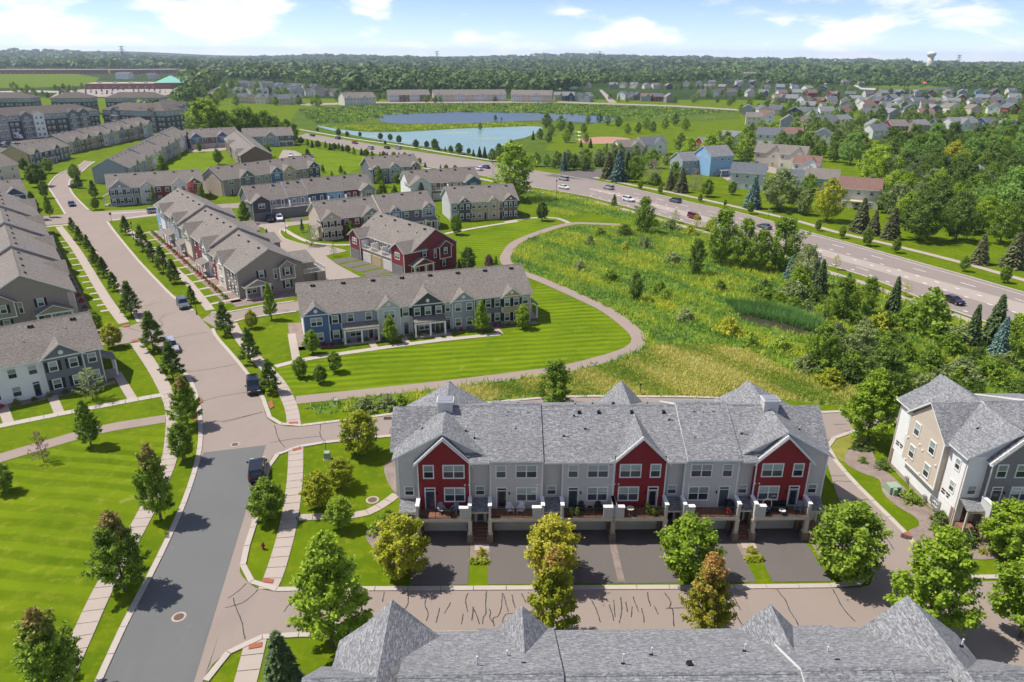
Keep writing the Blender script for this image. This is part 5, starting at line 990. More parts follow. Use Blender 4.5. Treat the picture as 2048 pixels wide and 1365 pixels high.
apartments('rear apartment block of which mostly the dark hip roof shows, middle one', (108, 231), (188, 230), 18, [None])
apartments('rear apartment block of which mostly the dark hip roof shows, nearest the school lot', (216, 230), (330, 229), 18, [None])
# school and long low buildings
def flat_building(label, p0, p1, D, H, col, roofc='concrete', parapet=0.5):
    A, B = G(*p0), G(*p1); Lw = math.dist(A, B); R = thing('low_building', label, 'building', (*A, 0), math.atan2(B[1] - A[1], B[0] - A[0]))
    w = MB(); w.box(0, Lw, 0, D, 0, H); w.build('wall', M[col], R); r = MB(); r.box(0.4, Lw - 0.4, 0.4, D - 0.4, H, H + 0.1); r.build('roof', M[roofc], R)
    n = max(3, int(Lw / 9))
    for i in range(n): window(R, Lw * (i + 0.5) / n, 0, 1.2, 2.6, 2.0, 2)
    u = MB()
    for i in range(5): x = Lw * (0.1 + 0.18 * i); u.box(x, x + 4, D * 0.35, D * 0.5, H + 0.1, H + 1.6)
    u.build('roof_units', M['steel'], R)
    return R, Lw
M['brickwall'] = m_plain('red_brick_wall', (0.30, 0.15, 0.115), 0.85, 0.15, 0.3)
sc, Ls = flat_building('low red brick school with a green metal pyramid roof', (172, 179), (345, 178), 60, 7, 'brickwall')
pm = MB(); cx, cy, h = Ls - 2, 14, 19
pm.box(cx - h, cx + h, cy - h, cy + h, 0, 8, 1); pm.v += []; b = len(pm.v); pm.v += [(cx - h - 1, cy - h - 1, 8), (cx + h + 1, cy - h - 1, 8), (cx + h + 1, cy + h + 1, 8), (cx - h - 1, cy + h + 1, 8), (cx, cy, 17)]
for f in ((0, 1, 4), (1, 2, 4), (2, 3, 4), (3, 0, 4)): pm.f.append(tuple(b + i for i in f)); pm.m.append(0)
pm.build('pyramid_roof', [M['roof_green'], M['brickwall']], sc)
flat_building('very long low brick warehouse on the far side of the school', (-60, 148.5), (215, 148), 60, 9, 'brickwall'); flat_building('second long low brick warehouse behind the green pyramid roof', (222, 148.5), (480, 146), 60, 9, 'brickwall')
# ------------------------------------------------------------------ detached houses
def house(label, px, rz, w=11, d=9.5, ze=5.6, wc='white', rc='roof_slate', wing=None, world=None, pitch=0.6, group=None, win=True, deck=False, cross=False):
    loc = world or G(*px); R = thing('house', label, 'house', (*loc, 0), rz, group)
    b = MB(); b.box(-w / 2, w / 2, -d / 2, d / 2, 0, ze)
    zr = ze + (d / 2) * pitch
    for x in (-w / 2, w / 2 - 0.12): gable_wall(b, 'x', x, 0, d / 2, d / 2, ze, zr - 0.12)
    b.build('wall', M['s_' + wc], R)
    r = MB(); gable(r, 'x', -w / 2 - 0.4, w / 2 + 0.4, 0, zr, d / 2 + 0.45, ze - 0.27, d / 2 + 0.45, ze - 0.27, 0.16); r.build('roof', [M[rc], M['trim']], R)
    if cross:
        g = MB(); gable(g, 'y', -d / 2 - 0.9, 0, w * 0.2, zr - 0.4, w * 0.26, ze - 0.2, w * 0.26, ze - 0.2, 0.14); g.build('cross_gable_roof', [M[rc], M['trim']], R)
        cw = MB(); cw.box(w * 0.2 - w * 0.22, w * 0.2 + w * 0.22, -d / 2 - 0.6, -d / 2 + 0.1, 0, ze); gable_wall(cw, 'y', -d / 2 - 0.6, w * 0.2, w * 0.22, w * 0.22, ze, zr - 0.6); cw.build('cross_gable_wall', M['s_' + wc], R)
    if wing:
        ww, wd, s = wing; x0, x1 = (w / 2 - 0.5, w / 2 + ww) if s > 0 else (-w / 2 - ww, -w / 2 + 0.5)
        wb_ = MB(); wb_.box(x0, x1, -d / 2 - 1, -d / 2 - 1 + wd, 0, 2.9); gable_wall(wb_, 'y', -d / 2 - 1, (x0 + x1) / 2, (x1 - x0) / 2, (x1 - x0) / 2, 2.9, 2.9 + (x1 - x0) / 2 * 0.5); wb_.build('garage_wing', M['s_' + wc], R)
        wr = MB(); gable(wr, 'y', -d / 2 - 1.4, -d / 2 - 1 + wd, (x0 + x1) / 2, 3.0 + (x1 - x0) / 2 * 0.52, (x1 - x0) / 2 + 0.3, 2.85, (x1 - x0) / 2 + 0.3, 2.85, 0.14); wr.build('garage_roof', [M[rc], M['trim']], R)
        garage(R, x0 + 0.5, x1 - 0.5, -d / 2 - 1.01, 's_white')
    if win:
        yf = -d / 2 - (0.0)
        for fx in ((0.2, 0.5, 0.8) if not cross else (0.15, 0.7)):
            y = yf - (0.6 if cross and fx > 0.5 else 0)
            for z in (ze - 2.1, 0.8): window(R, -w / 2 + w * fx, y, z, 1.2, 1.4, 1)
        for fy in (-0.22, 0.22):
            for sx in (-1, 1): window(R, sx * w / 2, d * fy, ze - 2.1, 1.0, 1.3, 1, rz=sx * math.pi / 2)
    if deck:
        dk = MB(); dk.box(-2.2, 2.2, -d / 2 - 3.2, -d / 2, 2.5, 2.65); 
        for x in (-2.0, 2.0): dk.box(x - .1, x + .1, -d / 2 - 3.1, -d / 2 - 2.9, 0, 2.5)
        dk.build('deck', M['cream'], R); railing('deck_rail', (-2.2, -d / 2 - 3.2, 2.65), (2.2, -d / 2 - 3.2, 2.65), 1.0, 'iron', R, 0.3)
    return R
HP = [  # label, px base centre, rot deg, w, d, ze, wall, roof, deck
 ('bright blue two-storey house with a rear deck facing the arterial', (1424, 348), 22, 11, 11, 8.2, 'sky', 'roof_grey', True, 0),
 ('grey house joined to the shade of the bright blue one', (1375, 345), 22, 12, 9, 5.8, 'bgrey', 'roof_grey', False, 0),
 ('pale grey house with dark slate roof and bay window behind the blue spruce', (1494, 375), -22, 12, 9.5, 6.2, 'lgrey', 'roof_slate', False, 0),
 ('tan-grey house with red-brown roof above the verge spruces', (1712, 412), -24, 12.5, 9.5, 6.4, 'cream', 'roof_red', True, 0),
 ('beige house with light brown roof, second row behind the bright blue one', (1538, 330), -30, 12, 10, 6.2, 'beige', 'roof_tan', False, 1),
 ('cream gabled house beside the beige light-brown-roofed one', (1585, 335), -30, 11, 10, 6.4, 'cream', 'roof_tan', False, 1),
 ('white house with red-brown roof behind the grey slate-roofed house', (1612, 350), -30, 10, 9, 5.2, 'white', 'roof_red', False, 1),
 ('bungalow with dark slate roof low behind the olive tree', (1590, 372), -20, 14, 9, 3.4, 'lgrey', 'roof_slate', False, 0),
 ('light blue-grey house half hidden behind the olive tree', (1640, 380), -24, 11, 9, 5.0, 'sky', 'roof_tan', False, 0),
 ('white house with grey roof beside the park trees', (1300, 308), 15, 13, 10, 5.4, 'white', 'roof_slate', False, 1),
 ('tan-roofed white house nearest the ball field', (1255, 312), 15, 13, 9, 5.0, 'cream', 'roof_tan', False, 1),
 ('dark red house with small dormer behind the round maples', (1412, 305), 18, 9, 9, 5.0, 'maroon', 'roof_grey', False, 1),
 ('large white house with slate roof standing alone above the brown-roofed pair', (1535, 293), -25, 12, 10, 7.0, 'white', 'roof_slate', False, 0),
 ('grey-white L-shaped house left of the large white house', (1468, 293), -20, 13, 10, 5.2, 'lgrey', 'roof_grey', False, 1),
 ('cream house with tan roof at the park edge', (1506, 250), -15, 11, 9, 6.0, 'cream', 'roof_tan', False, 0),
 ('white house with red-brown roof next to the cream house at the park edge', (1532, 246), -15, 10, 10, 6.0, 'white', 'roof_red', False, 1),
 ('tan house with slate roof in front of the yellow tree', (1802, 355), -20, 11, 9.5, 6.0, 'beige', 'roof_slate', False, 1),
 ('slate-roofed house under the yellow tree', (1895, 360), 20, 13, 10, 4.5, 'lgrey', 'roof_slate', False, 0),
 ('grey-roofed pale house behind the willow at the frame edge', (1948, 385), 60, 14, 10, 6.2, 'lgrey', 'roof_grey', False, 0),
 ('brown-roofed bungalow between the willow and the round maples', (1705, 308), -10, 12, 9, 3.6, 'cream', 'roof_red', False, 0),
 ('slate-roofed pale house above the willow', (1750, 277), 12, 12, 10, 5.4, 'lgrey', 'roof_slate', False, 0),
 ('long grey-blue house at the frame edge above the wood', (2000, 279), 5, 22, 10, 4.8, 'bgrey', 'roof_slate', False, 0),
 ('white two-storey house with dark entry at the frame edge above the wood', (1907, 268), 10, 13, 11, 7.0, 'lgrey', 'roof_grey', False, 1)]
for lab, px, rz, w, d, ze, wc, rc, dk, cr in HP: house(lab, px, rad(rz), w, d, ze, wc, rc, deck=dk, cross=bool(cr))
rnd = random.Random(11)
TAKEN = [G(*h[1]) for h in HP]
cols = ['white', 'white', 'cream', 'lgrey', 'lgrey', 'bgrey', 'cream', 'beige', 'slate', 'white', 'lgrey', 'sky', 'dblue', 'bgrey', 'cream', 'taupe', 'charcoal', 'maroon']; roofs = ['roof_slate', 'roof_slate', 'roof_grey', 'roof_slate', 'roof_tan', 'roof_red', 'roof_grey', 'roof_brown']
CNAME = dict(white='white', lgrey='pale grey', bgrey='blue-grey', cream='cream', beige='beige', slate='slate grey', sky='light blue', dblue='navy', taupe='taupe', charcoal='charcoal', maroon='dark red')
RNAME = dict(roof_slate='slate', roof_grey='grey', roof_tan='tan', roof_red='red-brown', roof_brown='dark brown', roof_green='green')
ROWS = [  # y at left, y at right, x0, x1, number, place
 (173, 170, 1360, 1600, 9, 'in the farthest house line'), (182, 184, 1400, 1660, 9, 'in the second line below the woods'), (193, 196, 1385, 1640, 8, 'in the third line below the woods'), (206, 214, 1540, 1700, 6, 'in the line above the soccer goal'),
 (198, 190, 1650, 2040, 12, 'in the line below the playground fence'), (209, 204, 1690, 2048, 10, 'in the playground\'s second line'), (223, 218, 1590, 2040, 11, 'in the middle of the subdivision'), (238, 236, 1570, 1700, 4, 'in the fourth line from the arterial'), (240, 240, 1720, 1870, 4, 'between the tall dark trees'), (258, 256, 1560, 1700, 4, 'in the third line from the arterial'),
 (268, 262, 1725, 2040, 7, 'in the line above the wood'), (286, 290, 1560, 1700, 4, 'in the second line from the arterial'), (228, 232, 1480, 1560, 3, 'at the park corner'), (214, 212, 1700, 2040, 9, 'in the third playground line'), (229, 228, 1720, 2040, 8, 'under the middle line'), (173, 184, 480, 640, 9, 'in the upper line beside the far road'), (190, 192, 470, 680, 9, 'in the middle line beside the far road'), (207, 209, 478, 600, 6, 'in the lowest line beside the far road'), (179, 176, 1112, 1190, 3, 'atop the hill street'), (200, 204, 1110, 1185, 4, 'left beside the hill street'), (176, 180, 1215, 1345, 6, 'in the upper line right of the hill street'), (199, 205, 1232, 1350, 5, 'in the lower line right of the hill street'), (163, 160, 820, 1100, 4, 'in the trees above the far rows'), (166, 175, 1640, 1740, 3, 'in the woods by the playground')]
for (ya, yb, x0, x1, n, place) in ROWS:
    seen = {}
    for i in range(n):
        f = (i + 0.5) / n + rnd.uniform(-0.12, 0.12) / n; c = G(x0 + (x1 - x0) * f, ya + (yb - ya) * f + rnd.uniform(-1.2, 1.2))
        if any(math.dist(c, t) < 10.5 for t in TAKEN): continue
        TAKEN.append(c); wc = rnd.choice(cols); rc = rnd.choice(roofs)
        if 'beside the far road' in place: rc = rnd.choice(['roof_slate', 'roof_slate', 'roof_brown']); wc = rnd.choice(['white', 'lgrey', 'beige', 'cream'])
        lab = f'{CNAME[wc]} house with {RNAME[rc]} roof, {ORD[i]} from left {place}'
        if len(lab.split()) > 16: lab = f'{CNAME[wc]} house, {ORD[i]} from left {place}'
        house(lab, None, rad(rnd.choice([0, 90, 25, -25, 65])) + rnd.uniform(-.15, .15), rnd.uniform(10, 13), rnd.uniform(8.5, 10.5), rnd.choice([5.4, 5.8, 6.2, 5.6]), wc, rc, world=c, group='houses of the far subdivision', cross=rnd.random() < 0.4, pitch=rnd.uniform(0.55, 0.75))

for i in range(26):     # single roofs showing in the far woods
    a = rnd.uniform(-0.6, 0.62); d_ = 1450 * (2.2 ** rnd.random()); c = (math.sin(a) * d_, math.cos(a) * d_); TAKEN.append(c); wc = rnd.choice(['white', 'white', 'cream', 'lgrey']); rc = rnd.choice(['roof_tan', 'roof_slate', 'roof_brown', 'roof_grey'])
    house(f'pale building showing through the far woods, {ORD[i]} noted one', None, rnd.uniform(-.4, .4), rnd.uniform(16, 40), rnd.uniform(12, 16), rnd.uniform(8, 11), wc, rc, world=c, group='buildings in the far woods', win=False, pitch=0.4)
# ------------------------------------------------------------------ vegetation
def quad_mesh(name, C, Nn, size, mats, t, a, elong=1.5, roll=None, rng=None, tri=False, midx=None):
    """leaf faces: centres C, normals Nn; rhombus of the given size"""
    n = len(C); rng = rng or np.random.default_rng(1)
    Nn = Nn / np.maximum(np.linalg.norm(Nn, axis=1), 1e-6)[:, None]
    if roll is None: r = rng.normal(size=(n, 3))
    else: r = roll
    U = r - (r * Nn).sum(1)[:, None] * Nn; U /= np.maximum(np.linalg.norm(U, axis=1), 1e-6)[:, None]; V = np.cross(Nn, U)
    s = size if hasattr(size, '__len__') else np.full(n, size)
    U = U * (s * 0.5 * elong)[:, None]; V = V * (s * 0.5)[:, None]
    k = 3 if tri else 4
    P_ = np.stack([C - V, C + V, C + U * 2], 1) if tri else np.stack([C - U, C - V * 0.9, C + U, C + V * 0.9], 1)
    me = bpy.data.meshes.new(name); me.vertices.add(n * k); me.vertices.foreach_set('co', P_.reshape(-1).astype(np.float32))
    me.loops.add(n * k); me.loops.foreach_set('vertex_index', np.arange(n * k, dtype=np.int32))
    me.polygons.add(n); me.polygons.foreach_set('loop_start', np.arange(0, n * k, k, dtype=np.int32))
    for nm, v in (('t', t), ('a', a)):
        at = me.attributes.new(nm, 'FLOAT', 'FACE'); at.data.foreach_set('value', np.clip(v, 0, 1).astype(np.float32))
    for m_ in (mats if isinstance(mats, list) else [mats]): me.materials.append(m_)
    if midx is not None: me.polygons.foreach_set('material_index', midx.astype(np.int32))
    me.update(); return me
def branchy(seed, H, z0, R, prof, nb, per, spread, size, up=0.5, inner=0.35, jitter=0.12, lean=0.0):
    """crown made of branches that leave the trunk and carry leaf clusters; prof(t) = relative radius at crown height t"""
    rng = np.random.default_rng(seed); Cs, Ns, T, A_ = [], [], [], []; tips = []
    for b in range(nb):
        t = (b + rng.random()) / nb; t = t ** 0.85; az = b * 2.399 + rng.normal() * 0.35
        r = R * prof(t) * (1 + rng.normal() * jitter); zt = z0 + (H - z0) * t + rng.normal() * 0.15
        tip = np.array([math.cos(az) * r, math.sin(az) * r, zt]); root = np.array([0, 0, max(z0 * 0.8, zt - up * r - 0.3)])
        tips.append((root, tip)); m = per
        f = inner + (1 - inner) * np.sqrt(rng.random(m)); c = root + (tip - root) * f[:, None] + rng.normal(size=(m, 3)) * spread * (0.55 + 0.6 * (1 - f))[:, None] * np.array([1, 1, 0.8])
        out = c.copy(); out[:, 2] = 0; out /= np.maximum(np.linalg.norm(out, axis=1), 0.1)[:, None]
        nn = rng.normal(size=(m, 3)) * 0.7 + out * 0.5 + np.array([0, 0, 0.75])
        Cs.append(c); Ns.append(nn); T.append(np.clip(rng.random() * 0.35 + rng.random(m) * 0.75, 0, 1)); A_.append(np.clip((c[:, 2] - z0) / (H - z0) * 0.8 + rng.random(m) * 0.12 + rng.random() * 0.25, 0, 1))
    return np.concatenate(Cs), np.concatenate(Ns), np.concatenate(T), np.concatenate(A_), tips
def trunk_mesh(name, H, r, tips, z0, mat, k=14, seed=0):
    mb = MB(); rng = random.Random(seed); zs = [0, z0 * 0.5, z0, (z0 + H) / 2, H * 0.9]; rr = [r * 1.25, r, r * 0.85, r * 0.5, r * 0.12]; ps = [(rng.uniform(-.06, .06) * i, rng.uniform(-.06, .06) * i, z) for i, z in enumerate(zs)]
    for i in range(4): mb.tube(ps[i], ps[i + 1], rr[i], rr[i + 1], n=8, cap=False)
    for root, tip in tips[::max(1, len(tips) // k)]:
        q = root + (tip - root) * 0.85; mb.tube(tuple(root), tuple(q), r * 0.3, r * 0.06, n=5, cap=False)
    return mb.mesh(name, mat, uv=False, smooth=True)
SP = {}
def species(key, seed, H, z0, R, prof, nb, per, spread, size, trunk=0.14, mat='green', bark='bark', **kw):
    C, N_, T, A_, tips = branchy(seed, H, z0, R, prof, nb, per, spread, size, **kw); rng = np.random.default_rng(seed + 99)
    sz = size * rng.uniform(0.6, 1.3, len(C))
    SP.setdefault(key, []).append((quad_mesh('crown', C, N_, sz, L[mat], T, A_, rng=rng), trunk_mesh('trunk', H, trunk, tips, z0, M[bark], seed=seed), H))
maple = lambda t: max(0.06, (1 - t) ** 0.62 * min(1.0, 0.62 + t * 1.9) * 1.12)
globe = lambda t: max(0.1, 1 - abs(2 * t - 0.86) ** 2.4) ** 0.6
cone = lambda t: max(0.05, (1 - t) ** 0.85 * (0.75 + 0.25 * min(1, t * 6)))
pop = lambda t: (0.55 + 0.45 * math.sin(math.pi * min(1, t * 1.05))) * (1 if t < .85 else 0.7)
for s in (1, 2, 3): species('maple', s, 9.0, 1.7, 2.45, maple, 110, 140, 0.25, 0.19, 0.15, up=1.0, inner=0.3, jitter=0.2)
for s in (4, 5): species('round', s, 6.5, 1.2, 2.05, globe, 85, 140, 0.28, 0.175, 0.12, up=0.5)
for s in (6, 7, 8): species('cone', s, 6.0, 0.9, 1.6, cone, 64, 90, 0.2, 0.16, 0.09, mat='dark', up=0.4)
for s in (9, 10, 11): species('poplar', s, 11.0, 1.0, 2.6, pop, 90, 85, 0.40, 0.26, 0.16, up=1.2, jitter=0.3)
for s in (12, 13, 14): species('big', s, 12.0, 2.0, 5.0, globe, 90, 75, 0.65, 0.38, 0.25, mat='dark', up=0.5, jitter=0.18)
for s in (15, 16): species('willow', s, 13.0, 2.0, 6.0, lambda t: max(0.2, 1 - abs(2 * t - 0.7) ** 2.2) ** 0.6, 120, 70, 0.55, 0.32, 0.3, mat='willow', up=0.2, jitter=0.14)
for s in (17, 18): species('sparse', s, 7.0, 1.2, 2.2, globe, 34, 30, 0.3, 0.2, 0.09, up=0.8, jitter=0.25)
for s in (19, 20): species('bare', s, 8.0, 1.0, 3.2, globe, 120, 26, 0.3, 0.13, 0.14, mat='greybare', bark='bark_pale', up=0.8)
for s in (21, 22, 23): species('mid', s, 10.0, 1.2, 3.6, globe, 50, 36, 0.6, 0.5, 0.2, mat='dark', up=0.5, jitter=0.2)
for s in (24, 25, 26): species('shrub', s, 1.3, 0.05, 0.95, lambda t: max(0.15, 1 - t ** 2.2), 34, 22, 0.14, 0.14, 0.03, up=0.3)
for s in (27, 28): species('bush', s, 3.0, 0.1, 2.0, lambda t: max(0.15, 1 - t ** 2.4), 44, 40, 0.32, 0.24, 0.05, up=0.5, jitter=0.25)
def spruce_species(seed, H=9.0, R=2.3, mat='spruce'):
    rng = np.random.default_rng(seed); Cs, Ns, Rl, T = [], [], [], []; z = 0.5; lev = 0; tips = []
    while z < H - 0.25:
        t = z / H; r = R * (1 - t) ** 0.9 + 0.12; nbr = max(5, int(5 + r * 5))
        for b in range(nbr):
            az = 2 * math.pi * (b + 0.5 * (lev % 2)) / nbr + rng.normal() * 0.12; rr = r * rng.uniform(0.78, 1.12); d = np.array([math.cos(az), math.sin(az), 0])
            m = int(9 + rr * 14); f = np.sqrt(rng.random(m)) * 0.95 + 0.05; c = d * (f * rr)[:, None]; c[:, 2] = z + 0.12 * rr - 0.42 * rr * f ** 1.5 + rng.normal(size=m) * 0.05
            side = np.cross(d, (0, 0, 1)); c += side * (rng.normal(size=m) * 0.16 * (1.15 - f) * rr)[:, None]
            Cs.append(c); Ns.append(np.array([0, 0, 1.0]) + rng.normal(size=(m, 3)) * 0.35 + d * 0.35); Rl.append(d + side * rng.normal(size=(m, 1)) * 0.8 + rng.normal(size=(m, 3)) * .15); T.append(rng.random() * 0.3 + rng.random(m) * 0.7)
        z += 0.34 * (0.65 + 0.5 * (1 - t)); lev += 1
    C = np.concatenate(Cs); n = len(C); me = quad_mesh('crown', C, np.concatenate(Ns), rng.uniform(0.16, 0.3, n), L[mat], np.concatenate(T), np.zeros(n), elong=2.2, roll=np.concatenate(Rl), rng=rng)
    mb = MB(); mb.tube((0, 0, 0), (0, 0, H * 0.97), 0.16, 0.02, n=7); SP.setdefault('spruce', []).append((me, mb.mesh('trunk', M['bark'], uv=False), H))
for s in (31, 32, 33): spruce_species(s, 9.0, 2.2 + 0.25 * (s - 32))
_trnd = random.Random(5); TREES = []
def tree(kind, base, h, mat=None, label='', cat='tree', group=None, wide=1.0, name=None, world=False):
    loc = base if world else G(*base); v = SP[kind][_trnd.randrange(len(SP[kind]))]; s = h / v[2]
    nm = name or {'spruce': 'spruce_tree', 'shrub': 'shrub', 'bush': 'bush', 'maple': 'maple_tree', 'round': 'ornamental_tree', 'cone': 'linden_tree', 'poplar': 'poplar_tree', 'big': 'shade_tree', 'willow': 'willow_tree', 'sparse': 'sapling', 'bare': 'bare_tree', 'mid': 'park_tree'}.get(kind, 'leafy_tree')
    R = thing(nm, label, cat, (loc[0], loc[1], -0.02), _trnd.uniform(0, 6.28), group); TREES.append(loc)
    c = put('crown', v[0], R, sc=(s * wide, s * wide, s)); put('trunk', v[1], R, sc=(s * (0.5 + 0.5 * wide), s * (0.5 + 0.5 * wide), s))
    if mat: c.material_slots[0].link = 'OBJECT'; c.material_slots[0].material = L[mat]
    return R
def top_h(base, ty):     # height of a tree whose base pixel and top pixel row were measured
    X, Y = G(*base); y = -(ty - 682.5) / F_PX; x = (base[0] - 1024) / F_PX; y = _sr * x + _cr * y
    return CAM_H + Y / (_cp + y * _sp) * (-_sp + y * _cp)
def T_(kind, base, ty, mat, label, group=None, wide=1.0, **k): return tree(kind, base, top_h(base, ty) * 1.02, mat, label, 'shrub' if kind in ('shrub', 'bush') else 'tree', group, wide, **k)
SG = 'street trees along the main street'
T_('maple', (115, 1395), 1228, 'redtip', 'red-tipped maple nearest the camera on the lawn verge in the bottom corner', SG)
T_('maple', (250, 1182), 1030, 'redtip', 'red-tipped maple, second from the camera along the left verge', SG)
T_('maple', (322, 1040), 898, 'redtip', 'tall red-tipped maple opposite the black car on the grey patch', SG, 0.8)
T_('round', (368, 922), 848, 'green', 'small green tree between the sidewalk and the end of the grey asphalt patch', SG, 0.85)
T_('maple', (376, 853), 757, 'redtip', 'full maple with a faint red top beside the red ramp pad', SG)
for i, (b, t) in enumerate((((347, 759), 688), ((308, 701), 626), ((264, 632), 566), ((229, 582), 545), ((209, 555), 515), ((192, 532), 495), ((177, 502), 471), ((161, 488), 454), ((146, 464), 436))):
    T_('cone', b, t if i > 2 else t, 'dark', f'dark conical street tree on the left verge, {ORD[i]} above the red-topped maple', SG, 1.25)
for i, (b, t) in enumerate((((541, 786), 723), ((502, 727), 660), ((451, 671), 608), ((384, 606), 573), ((349, 567), 520), ((327, 546), 494), ((305, 523), 484), ((286, 502), 453), ((253, 470), 433))):
    T_('cone', b, t, 'dark', f'dark conical street tree on the right verge, {ORD[i]} above the side street', SG, 1.2)
